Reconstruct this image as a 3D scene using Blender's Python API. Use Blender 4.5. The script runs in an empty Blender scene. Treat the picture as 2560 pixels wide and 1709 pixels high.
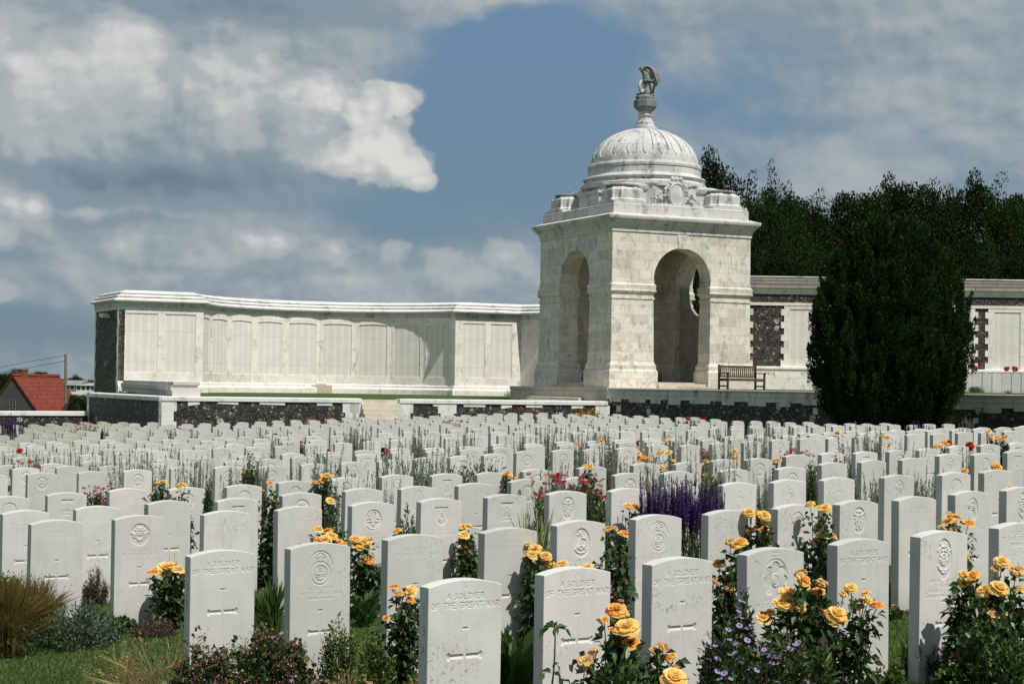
# Military cemetery with white headstones, roses, a domed stone pavilion and curved memorial walls.
import bpy, bmesh, math, random
import numpy as np
from mathutils import Matrix, Vector
R = math.radians
rng = np.random.default_rng(11)
random.seed(11)
scene = bpy.context.scene
col = scene.collection
EYE = 1.625

# ------------------------------------------------------------------ camera
cam_d = bpy.data.cameras.new('camera'); cam = bpy.data.objects.new('camera', cam_d); col.objects.link(cam)
cam_d.sensor_width = 36.0; cam_d.lens = 4350 / 2560 * 36.0
cam_d.clip_start = 0.1; cam_d.clip_end = 9000
cam.matrix_world = Matrix.Translation((0, 0, EYE)) @ Matrix.Rotation(R(90) + 0.02368, 4, 'X') @ Matrix.Rotation(0.015, 4, 'Z')
scene.camera = cam

# ------------------------------------------------------------------ exposure and sun
scene.view_settings.view_transform = 'Standard'
scene.view_settings.look = 'None'
scene.view_settings.exposure = 0.0
scene.view_settings.gamma = 1.0
SUN_AZ, SUN_EL = R(42), R(57)          # azimuth from straight behind the camera towards the right
sdir = Vector((math.sin(SUN_AZ) * math.cos(SUN_EL), -math.cos(SUN_AZ) * math.cos(SUN_EL), math.sin(SUN_EL)))
sun_d = bpy.data.lights.new('sun', 'SUN'); sun_d.energy = 4.6; sun_d.angle = R(0.55); sun_d.color = (1.0, 0.955, 0.89)
sun = bpy.data.objects.new('sun', sun_d); col.objects.link(sun)
sun.rotation_euler = sdir.to_track_quat('Z', 'Y').to_euler(); sun.location = (20, -20, 40)

# ------------------------------------------------------------------ node helper
class NT:
    def __init__(s, tree):
        s.t = tree; s.t.nodes.clear()
    def n(s, typ, ins=None, **kw):
        nd = s.t.nodes.new(typ)
        for k, v in kw.items(): setattr(nd, k, v)
        for k, v in (ins or {}).items():
            if isinstance(v, bpy.types.NodeSocket): s.t.links.new(v, nd.inputs[k])
            elif v is not None: nd.inputs[k].default_value = v
        return nd
    def m(s, op, a, b=None, c=None, clamp=False):
        d = {0: a}
        if b is not None: d[1] = b
        if c is not None: d[2] = c
        return s.n('ShaderNodeMath', d, operation=op, use_clamp=clamp).outputs[0]
    def mix(s, f, a, b, mode='MIX'):
        nd = s.n('ShaderNodeMix', None, data_type='RGBA', blend_type=mode)
        for i, v in ((0, f), (6, a), (7, b)):
            if isinstance(v, bpy.types.NodeSocket): s.t.links.new(v, nd.inputs[i])
            elif i == 0: nd.inputs[0].default_value = v
            else: nd.inputs[i].default_value = (*v, 1) if len(v) == 3 else v
        return nd.outputs[2]
    def noise(s, vec, scale, detail=4, rough=.55, dist=0.0):
        return s.n('ShaderNodeTexNoise', {'Vector': vec, 'Scale': scale, 'Detail': detail, 'Roughness': rough, 'Distortion': dist}).outputs['Fac']
    def mr(s, v, a, b, c=0.0, d=1.0, smooth=False):
        return s.n('ShaderNodeMapRange', {'Value': v, 'From Min': a, 'From Max': b, 'To Min': c, 'To Max': d},
                   interpolation_type='SMOOTHSTEP' if smooth else 'LINEAR').outputs[0]
    def scale(s, v, xyz):
        return s.n('ShaderNodeVectorMath', {0: v, 1: xyz}, operation='MULTIPLY').outputs[0]

MATS = {}
def material(name, fn, rough=0.8, spec=0.25):
    if name in MATS: return MATS[name]
    m = bpy.data.materials.new(name); m.use_nodes = True
    t = NT(m.node_tree)
    b = t.n('ShaderNodeBsdfPrincipled'); b.inputs['Roughness'].default_value = rough
    b.inputs['Specular IOR Level'].default_value = spec
    o = t.n('ShaderNodeOutputMaterial'); t.t.links.new(b.outputs[0], o.inputs[0])
    r = fn(t, b)
    if r is not None:
        if isinstance(r, tuple) and not isinstance(r, bpy.types.NodeSocket): b.inputs['Base Color'].default_value = (*r, 1)
        else: t.t.links.new(r, b.inputs['Base Color'])
    MATS[name] = m
    return m
def bump(t, b, h, strength=.3, dist=.01):
    bp = t.n('ShaderNodeBump', {'Height': h, 'Strength': strength, 'Distance': dist})
    t.t.links.new(bp.outputs[0], b.inputs['Normal'])

# ------------------------------------------------------------------ sky (world): physical sky plus layered clouds
world = bpy.data.worlds.new('World'); scene.world = world; world.use_nodes = True
def build_world():
    t = NT(world.node_tree)
    tc = t.n('ShaderNodeTexCoord').outputs['Generated']
    sep = t.n('ShaderNodeSeparateXYZ', {0: tc})
    x, y, z = sep.outputs
    az = t.m('ARCTAN2', x, y); el = t.m('ARCSINE', z)
    P0 = t.n('ShaderNodeCombineXYZ', {0: az, 1: el, 2: 0.0}).outputs[0]
    # billowing edges: warp the sky coordinates with noise
    Ps = t.scale(P0, (1, 1.5, 1))
    w1 = t.n('ShaderNodeTexNoise', {'Vector': Ps, 'Scale': 13.0, 'Detail': 5.0, 'Roughness': .58})
    wv = t.n('ShaderNodeVectorMath', {0: w1.outputs['Color'], 1: (.5, .5, .5)}, operation='SUBTRACT').outputs[0]
    P = t.n('ShaderNodeVectorMath', {0: t.scale(wv, (.055, .036, 0)), 1: P0}, operation='ADD').outputs[0]
    def conv(px, py): return ((px - 1280) / 4350, (957 - py + .015 * (px - 1280)) / 4350)
    def blobs(lst, base, edge=0.0):
        acc = base
        for (px, py, rx, ry, wgt) in lst:
            a, e = conv(px, py)
            d = t.n('ShaderNodeVectorMath', {0: P, 1: (a, e, 0)}, operation='SUBTRACT').outputs[0]
            d = t.scale(d, (4350 / rx, 4350 / ry, 0))
            L = t.n('ShaderNodeVectorMath', {0: d}, operation='LENGTH').outputs['Value']
            v = t.mr(L, 1.0, edge, 0.0, wgt, True)
            acc = t.m('ADD', acc, v)
        return acc
    fine = t.noise(t.scale(P0, (1, 1.7, 1)), 26, 6, .6, .3)
    soft = t.noise(t.scale(P0, (1, 2.8, 1)), 7, 4, .5, .2)
    billow = t.noise(t.scale(P0, (1, 1.3, 1)), 15, 5, .55, .4)
    streak = t.noise(t.scale(P0, (1, 4.5, 1)), 11, 4, .55, .2)
    Pv = t.n('ShaderNodeVectorMath', {0: t.scale(t.n('ShaderNodeTexNoise', {'Vector': P0, 'Scale': 60.0, 'Detail': 4.0}).outputs['Color'], (.012, .012, 0)), 1: P0}, operation='ADD').outputs[0]
    def lumps(sc, off):
        pp = t.n('ShaderNodeVectorMath', {0: Pv, 1: off}, operation='ADD').outputs[0]
        return t.m('SUBTRACT', .42, t.n('ShaderNodeTexVoronoi', {'Vector': t.scale(pp, (1, 1.15, 1)), 'Scale': sc, 'Smoothness': .35}, feature='SMOOTH_F1', voronoi_dimensions='2D').outputs['Distance'])
    def cauli(off=(0, 0, 0)):
        a = t.m('ADD', t.m('MULTIPLY', lumps(30, off), .50), t.m('MULTIPLY', lumps(75, off), .30))
        return t.m('ADD', a, t.m('MULTIPLY', lumps(170, off), .14))
    ca = cauli(); lit = t.m('SUBTRACT', ca, cauli((.004, .005, 0)))        # lumps catch the light from the upper right
    fb = t.m('SUBTRACT', t.noise(t.scale(P0, (1, 1.15, 1)), 18, 7, .54, .15), .5)
    fb2 = t.m('SUBTRACT', t.noise(t.scale(t.n('ShaderNodeVectorMath', {0: P0, 1: (.004, .005, 0)}, operation='ADD').outputs[0], (1, 1.15, 1)), 18, 7, .54, .15), .5)
    flit = t.m('SUBTRACT', fb2, fb)
    def lobes(lst, amp, famp=.9):
        """heaped cloud: crisp at the top, fading downwards; returns 0..1"""
        acc = None
        for (px, py, rx, up, dn, wgt) in lst:
            a, e = conv(px, py)
            d = t.n('ShaderNodeVectorMath', {0: P0, 1: (a, e, 0)}, operation='SUBTRACT').outputs[0]
            q = t.n('ShaderNodeSeparateXYZ', {0: d})
            yy = t.m('ADD', t.m('MULTIPLY', t.m('MAXIMUM', q.outputs[1], 0.0), 4350 / up), t.m('MULTIPLY', t.m('MINIMUM', q.outputs[1], 0.0), 4350 / dn))
            xx = t.m('MULTIPLY', q.outputs[0], 4350 / rx)
            L = t.m('SQRT', t.m('ADD', t.m('MULTIPLY', xx, xx), t.m('MULTIPLY', yy, yy)))
            v = t.m('MULTIPLY', t.m('SUBTRACT', 1.0, L), wgt)
            acc = v if acc is None else t.n('ShaderNodeMath', {0: acc, 1: v, 2: .12}, operation='SMOOTH_MAX').outputs[0]
        return t.m('ADD', t.m('ADD', acc, t.m('MULTIPLY', ca, amp)), t.m('MULTIPLY', fb, famp))
    cover = blobs([(1170, 340, 470, 420, -1.15), (960, 550, 420, 110, -.55), (1300, 110, 420, 200, -.45), (1520, 280, 560, 380, -.30), (700, 520, 420, 60, -.2), (1430, 480, 260, 360, -.60), (1350, 150, 360, 170, -.65),
                   (1700, 240, 260, 110, -.35), (1900, 330, 250, 60, -.25), (60, 830, 360, 150, -.85), (560, 800, 620, 90, -.5), (2250, 400, 300, 50, -.15), (60, 640, 200, 60, -.3), (2150, 420, 900, 620, -.26), (1800, 260, 220, 70, -.25), (2050, 330, 260, 40, -.2),
                   (1310, 265, 110, 90, .40), (1385, 190, 70, 50, .25), (1290, 470, 160, 50, .30), (1150, 20, 260, 80, .75)], .93)
    cover = t.m('ADD', cover, t.m('MULTIPLY', t.m('SUBTRACT', soft, .5), .75))
    cover = t.m('ADD', cover, t.m('MULTIPLY', t.m('SUBTRACT', billow, .5), .55))
    cover = t.m('ADD', cover, t.m('MULTIPLY', fb, .55))
    cov = t.mr(cover, .06, .98, 0, 1, True)
    tower = lobes([(925, 262, 85, 66, 130, 1.0), (985, 250, 60, 48, 80, .9), (925, 375, 110, 65, 110, 1.0), (1005, 420, 80, 60, 55, 1.0), (865, 400, 120, 80, 70, .8), (1045, 455, 60, 34, 28, .9), (800, 235, 80, 60, 70, .6)], .80, 1.1)
    tower = t.m('ADD', tower, t.m('MULTIPLY', t.m('SUBTRACT', t.noise(t.scale(P0, (1, 1.1, 1)), 55, 7, .62, .3), .5), .55))
    tf = t.mr(tower, -.06, .26, 0, 1, True)
    mass = lobes([(330, 130, 170, 110, 330, .85), (110, 210, 190, 130, 330, .75), (560, 190, 190, 90, 260, .75), (760, 240, 125, 70, 260, .85), (650, 160, 110, 60, 240, .6), (0, 100, 160, 80, 300, .5)], .12, 1.5)
    mf = t.mr(mass, .0, .22, 0, 1, True); mb = t.mr(mass, .0, .62, 0, 1, True)
    low = lobes([(320, 620, 75, 45, 60, .7), (645, 600, 85, 28, 60, .65), (690, 610, 45, 32, 50, .7), (835, 625, 50, 32, 50, .55), (990, 625, 60, 38, 60, .8), (1100, 645, 120, 52, 90, .6), (1180, 690, 120, 50, 70, .5), (20, 600, 70, 38, 60, .7),
                 (110, 525, 60, 40, 50, .7), (220, 545, 130, 22, 40, .5), (60, 520, 110, 60, 40, .5), (880, 700, 110, 25, 40, .55), (560, 660, 150, 30, 60, .35), (1250, 640, 90, 50, 60, .55), (20, 730, 70, 30, 40, .5), (420, 700, 160, 25, 50, .35)], .25, 1.3)
    lf = t.mr(low, .0, .22, 0, 1, True); lb = t.mr(low, .0, .75, 0, 1, True)
    bright = blobs([(430, 450, 560, 110, -.30), (640, 30, 460, 75, -.26), (250, 440, 300, 50, -.12), (760, 460, 260, 60, -.10), (300, 560, 300, 24, -.10), (1230, 10, 240, 50, .22),
                    (2150, 420, 460, 170, .12), (1700, 60, 400, 70, -.06), (2350, 230, 420, 120, .06), (300, 790, 520, 60, -.15), (900, 500, 170, 26, -.12), (300, 300, 460, 90, -.06), (1650, 430, 200, 120, .06)], .50)
    bright = t.m('ADD', bright, t.m('MULTIPLY', t.m('SUBTRACT', streak, .5), .22))
    bright = t.m('ADD', bright, t.m('MULTIPLY', flit, -.75))
    bright = t.m('ADD', bright, t.m('MULTIPLY', t.m('SUBTRACT', billow, .5), .22))
    bright = t.m('ADD', bright, t.m('MULTIPLY', mb, t.m('SUBTRACT', .33, t.m('MULTIPLY', tf, .28))))
    bright = t.m('ADD', bright, t.m('MULTIPLY', lb, .30))
    bright = t.m('ADD', bright, t.m('MULTIPLY', tf, t.mr(tower, .0, .9, .20, .46)))
    shade = t.m('MULTIPLY', tf, .38)
    bright = t.m('ADD', bright, t.m('MULTIPLY', t.m('MULTIPLY', lit, -1.0), shade))
    pf = t.m('MAXIMUM', tf, t.m('MULTIPLY', t.m('MAXIMUM', mf, lf), .9))
    ramp = t.n('ShaderNodeValToRGB', {0: bright})
    cr = ramp.color_ramp; cr.interpolation = 'EASE'
    cr.elements[0].position = .08; cr.elements[0].color = (.15, .215, .27, 1)
    cr.elements[1].position = 1.0; cr.elements[1].color = (.70, .695, .67, 1)
    e = cr.elements.new(.38); e.color = (.235, .305, .36, 1)
    e = cr.elements.new(.66); e.color = (.405, .445, .465, 1)
    sky = t.n('ShaderNodeTexSky', sky_type='NISHITA')
    sky.sun_disc = False; sky.sun_elevation = SUN_EL; sky.sun_rotation = math.pi - SUN_AZ
    sky.air_density = 1.0; sky.dust_density = 1.2; sky.ozone_density = 1.5
    base = t.mix(1.0, sky.outputs[0], (SKYK, SKYK * .98, SKYK * 1.0), 'MULTIPLY')
    base = t.mix(.85, base, t.mix(t.mr(el, 0.0, .22), (.165, .25, .315), (.145, .265, .405)))
    total = t.m('MAXIMUM', cov, pf)
    total = t.m('MULTIPLY', total, t.mr(z, -.03, .01))
    c = t.mix(total, base, ramp.outputs[0])
    c = t.mix(1.0, c, t.mix(t.mr(z, .25, .85, 0, 1, True), (1, 1, 1), (.85, .88, .95)), 'MULTIPLY')      # the sky deepens towards the zenith
    bg = t.n('ShaderNodeBackground', {'Color': c, 'Strength': 1.0})
    o = t.n('ShaderNodeOutputWorld'); t.t.links.new(bg.outputs[0], o.inputs[0])
SKYK = 0.06
build_world()
world.cycles.sampling_method = 'MANUAL'; world.cycles.sample_map_resolution = 512

# ------------------------------------------------------------------ mesh helpers
def tag(o, label=None, cat=None, group=None, kind=None):
    if label: o['label'] = label
    if cat: o['category'] = cat
    if group: o['group'] = group
    if kind: o['kind'] = kind
    return o
def empty(name, loc=(0, 0, 0), rz=0.0):
    o = bpy.data.objects.new(name, None); col.objects.link(o); o.location = loc; o.rotation_euler = (0, 0, rz)
    o.empty_display_size = .2
    return o
def np_mesh(name, V, F, mats=(), midx=None, smooth=False, uv=False):
    """V (n,3); F list of (m,k) index arrays with one k each."""
    me = bpy.data.meshes.new(name)
    V = np.asarray(V, dtype=np.float32)
    me.vertices.add(len(V)); me.vertices.foreach_set('co', V.ravel())
    F = [np.asarray(f, dtype=np.int32) for f in F if len(f)]
    tot = np.concatenate([np.full(len(f), f.shape[1], dtype=np.int32) for f in F])
    loops = np.concatenate([f.ravel() for f in F])
    me.loops.add(len(loops)); me.loops.foreach_set('vertex_index', loops)
    me.polygons.add(len(tot))
    start = np.concatenate([[0], np.cumsum(tot)[:-1]]).astype(np.int32)
    me.polygons.foreach_set('loop_start', start)
    try: me.polygons.foreach_set('loop_total', tot)
    except Exception: pass
    for m in mats: me.materials.append(m)
    if midx is not None: me.polygons.foreach_set('material_index', np.asarray(midx, dtype=np.int32))
    me.update(calc_edges=True)
    me.polygons.foreach_set('use_smooth', np.full(len(tot), smooth, dtype=bool))
    return me
def link_mesh(name, me, parent=None, loc=(0, 0, 0), rz=0.0):
    o = bpy.data.objects.new(name, me); col.objects.link(o)
    o.location = loc; o.rotation_euler = (0, 0, rz)
    if parent is not None: o.parent = parent
    return o
class MB:
    def __init__(s): s.v = []; s.f = []; s.mi = []
    def add(s, vs, fs, m=0):
        b = len(s.v); s.v += [tuple(v) for v in vs]
        for f in fs: s.f.append([i + b for i in f]); s.mi.append(m)
    def box(s, x0, x1, y0, y1, z0, z1, m=0, fn=None):
        vs = [(x, y, z) for z in (z0, z1) for y in (y0, y1) for x in (x0, x1)]
        if fn: vs = [fn(*v) for v in vs]
        s.add(vs, [(0, 2, 3, 1), (4, 5, 7, 6), (0, 1, 5, 4), (2, 6, 7, 3), (0, 4, 6, 2), (1, 3, 7, 5)], m)
    def prism(s, pts, off, m=0):
        n = len(pts); off = Vector(off)
        vs = [Vector(p) for p in pts] + [Vector(p) + off for p in pts]
        fs = [tuple(range(n)), tuple(range(2 * n - 1, n - 1, -1))] + [(i, i + n, (i + 1) % n + n, (i + 1) % n) for i in range(n)]
        s.add(vs, fs, m)
    def stack(s, poly, prof, m=0, top=True, bottom=False):
        n = len(poly); rings = []
        for o, z in prof: rings.append([(p[0], p[1], z) for p in offset_poly(poly, o)])
        vs = [v for r in rings for v in r]; fs = []
        for k in range(len(rings) - 1):
            for i in range(n):
                j = (i + 1) % n
                fs.append((k * n + i, k * n + j, (k + 1) * n + j, (k + 1) * n + i))
        if top: fs.append(tuple((len(rings) - 1) * n + i for i in range(n)))
        if bottom: fs.append(tuple(reversed(range(n))))
        s.add(vs, fs, m)
    def sweep(s, path, prof, m=0, caps=True, z1=None):
        """open path; profile (o,z): o along the right-hand normal."""
        nrm = path_normals(path); k = len(prof); vs = []
        for (p, nn) in zip(path, nrm):
            for (o, z) in prof: vs.append((p[0] + nn[0] * o, p[1] + nn[1] * o, z + (p[2] if len(p) > 2 else 0)))
        fs = []
        for i in range(len(path) - 1):
            for j in range(k - 1):
                a = i * k + j; fs.append((a, a + k, a + k + 1, a + 1))
        if caps:
            fs.append(tuple(range(k))); fs.append(tuple((len(path) - 1) * k + j for j in reversed(range(k))))
        s.add(vs, fs, m)
    def lathe(s, prof, n=32, cx=0, cy=0, m=0, ph=0.0, cap=True):
        vs = []
        for (r, z) in prof:
            for i in range(n):
                a = 2 * math.pi * i / n + ph
                vs.append((cx + r * math.cos(a), cy + r * math.sin(a), z))
        fs = []
        for k in range(len(prof) - 1):
            for i in range(n):
                j = (i + 1) % n; fs.append((k * n + i, k * n + j, (k + 1) * n + j, (k + 1) * n + i))
        if cap: fs.append(tuple((len(prof) - 1) * n + i for i in range(n)))
        s.add(vs, fs, m)
    def tube(s, pts, rad, n=8, m=0, squash=None):
        pts = [Vector(p) for p in pts]; vs = []
        if not isinstance(rad, (list, tuple)): rad = [rad] * len(pts)
        up = Vector((0, 0, 1)); last = None
        for i, p in enumerate(pts):
            d = (pts[min(i + 1, len(pts) - 1)] - pts[max(i - 1, 0)]).normalized()
            if last is None:
                a = d.orthogonal().normalized()
            else:
                a = (last - d * last.dot(d));
                a = a.normalized() if a.length > 1e-6 else d.orthogonal().normalized()
            last = a; b = d.cross(a)
            for j in range(n):
                t = 2 * math.pi * j / n
                q = (a * math.cos(t) + b * math.sin(t)) * rad[i]
                if squash: q = Vector((q.x * squash[0], q.y * squash[1], q.z * squash[2]))
                vs.append(p + q)
        fs = [tuple(reversed(range(n))), tuple((len(pts) - 1) * n + j for j in range(n))]
        for i in range(len(pts) - 1):
            for j in range(n):
                k = (j + 1) % n; fs.append((i * n + j, i * n + k, (i + 1) * n + k, (i + 1) * n + j))
        s.add(vs, fs, m)
    def torus(s, c, R_, r, nu=28, nv=8, rot=None, bumpy=0.0, m=0, sz=1.0):
        vs = []
        for i in range(nu):
            for j in range(nv):
                a = 2 * math.pi * i / nu; b = 2 * math.pi * j / nv
                rr = r * (1 + bumpy * math.sin(i * 2.4 + j * 1.9) )
                v = Vector(((R_ + rr * math.cos(b)) * math.cos(a), (R_ + rr * math.cos(b)) * math.sin(a), rr * math.sin(b) * sz))
                if rot: v = rot @ v
                vs.append(v + Vector(c))
        fs = [(i * nv + j, ((i + 1) % nu) * nv + j, ((i + 1) % nu) * nv + (j + 1) % nv, i * nv + (j + 1) % nv) for i in range(nu) for j in range(nv)]
        s.add(vs, fs, m)
    def blob(s, c, r, m=0, n=10, seed=0, rough=.12):
        rr = random.Random(seed); vs = []; k = n // 2 + 1
        for i in range(k):
            th = math.pi * i / (k - 1)
            for j in range(n):
                ph = 2 * math.pi * j / n; q = 1 + rr.uniform(-rough, rough)
                vs.append((c[0] + r[0] * q * math.sin(th) * math.cos(ph), c[1] + r[1] * q * math.sin(th) * math.sin(ph), c[2] - r[2] * math.cos(th) * (q if 0 < i < k - 1 else 1)))
        fs = [(i * n + j, i * n + (j + 1) % n, (i + 1) * n + (j + 1) % n, (i + 1) * n + j) for i in range(k - 1) for j in range(n)]
        s.add(vs, fs, m)
    def mesh(s, name, mats, smooth=False, uv=True, recalc=True, bevel=0):
        me = bpy.data.meshes.new(name)
        me.from_pydata([tuple(v) for v in s.v], [], s.f)
        if not isinstance(mats, (list, tuple)): mats = [mats]
        for m in mats: me.materials.append(m)
        me.polygons.foreach_set('material_index', s.mi)
        if recalc:
            bm = bmesh.new(); bm.from_mesh(me)
            bmesh.ops.recalc_face_normals(bm, faces=bm.faces)
            if bevel:
                es = [e for e in bm.edges if len(e.link_faces) == 2 and e.calc_face_angle(0) > .6]
                bmesh.ops.bevel(bm, geom=es, offset=bevel, segments=1, affect='EDGES')
            bm.to_mesh(me); bm.free()
        if uv:
            ul = me.uv_layers.new(name='uv'); lu = ul.data
            for p in me.polygons:
                n = p.normal
                if abs(n.z) > .75: tx, ty = Vector((1, 0, 0)), Vector((0, 1, 0))
                else:
                    tx = Vector((-n.y, n.x, 0)).normalized(); ty = Vector((0, 0, 1))
                for li in p.loop_indices:
                    c = me.vertices[me.loops[li].vertex_index].co
                    lu[li].uv = (c.dot(tx), c.dot(ty))
        if smooth: me.polygons.foreach_set('use_smooth', [True] * len(me.polygons))
        return me
    def build(s, name, mats, parent=None, loc=(0, 0, 0), rz=0.0, **kw):
        return link_mesh(name, s.mesh(name, mats, **kw), parent, loc, rz)
def offset_poly(poly, o):
    """counter-clockwise polygon, offset outward by o"""
    n = len(poly); out = []
    for i in range(n):
        a = Vector(poly[i - 1]); b = Vector(poly[i]); c = Vector(poly[(i + 1) % n])
        d1 = (b - a).normalized(); d2 = (c - b).normalized()
        n1 = Vector((d1.y, -d1.x)); n2 = Vector((d2.y, -d2.x))
        mm = n1 + n2; L = mm.length
        if L < 1e-6: out.append((b.x + n1.x * o, b.y + n1.y * o)); continue
        mm /= L; k = o / max(.2, mm.dot(n1))
        out.append((b.x + mm.x * k, b.y + mm.y * k))
    return out
def path_normals(path):
    out = []; n = len(path)
    for i in range(n):
        p = Vector(path[i][:2]); ds = []
        if i > 0: ds.append((p - Vector(path[i - 1][:2])).normalized())
        if i < n - 1: ds.append((Vector(path[i + 1][:2]) - p).normalized())
        ns = [Vector((d.y, -d.x)) for d in ds]
        mm = sum(ns, Vector((0, 0))); mm.normalize()
        out.append(mm / max(.25, mm.dot(ns[0])))
    return out
def interp(x, xs, ys):
    if x <= xs[0]: return ys[0]
    for i in range(1, len(xs)):
        if x <= xs[i]:
            k = (x - xs[i - 1]) / (xs[i] - xs[i - 1]); return ys[i - 1] + (ys[i] - ys[i - 1]) * k
    return ys[-1]
def G(X, Y):
    """height of the ground: lawn rising gently to the right, land dropping away beyond the walls"""
    q = interp(Y, [-10, 0, 8, 15, 22, 30, 40, 51, 70], [0.0, 0.0, -.048, -.101, -.163, -.225, -.235, -.19, -.15])
    sx = .0417 if X < 0 else interp(Y, [0, 28, 50, 70], [.0417, .0417, .008, .004])
    z = q + sx * max(-26, min(30, X))
    far = 0.0
    if Y > 66: far = (Y - 66) / 80.0
    if X < -24: far = max(far, (-X - 24) / 60.0)
    far = min(1, far); s = far * far * (3 - 2 * far)
    z -= s * 5.5
    z -= 8 * min(1, max(0, (math.hypot(X, Y) - 200) / 500))
    return z
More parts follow.
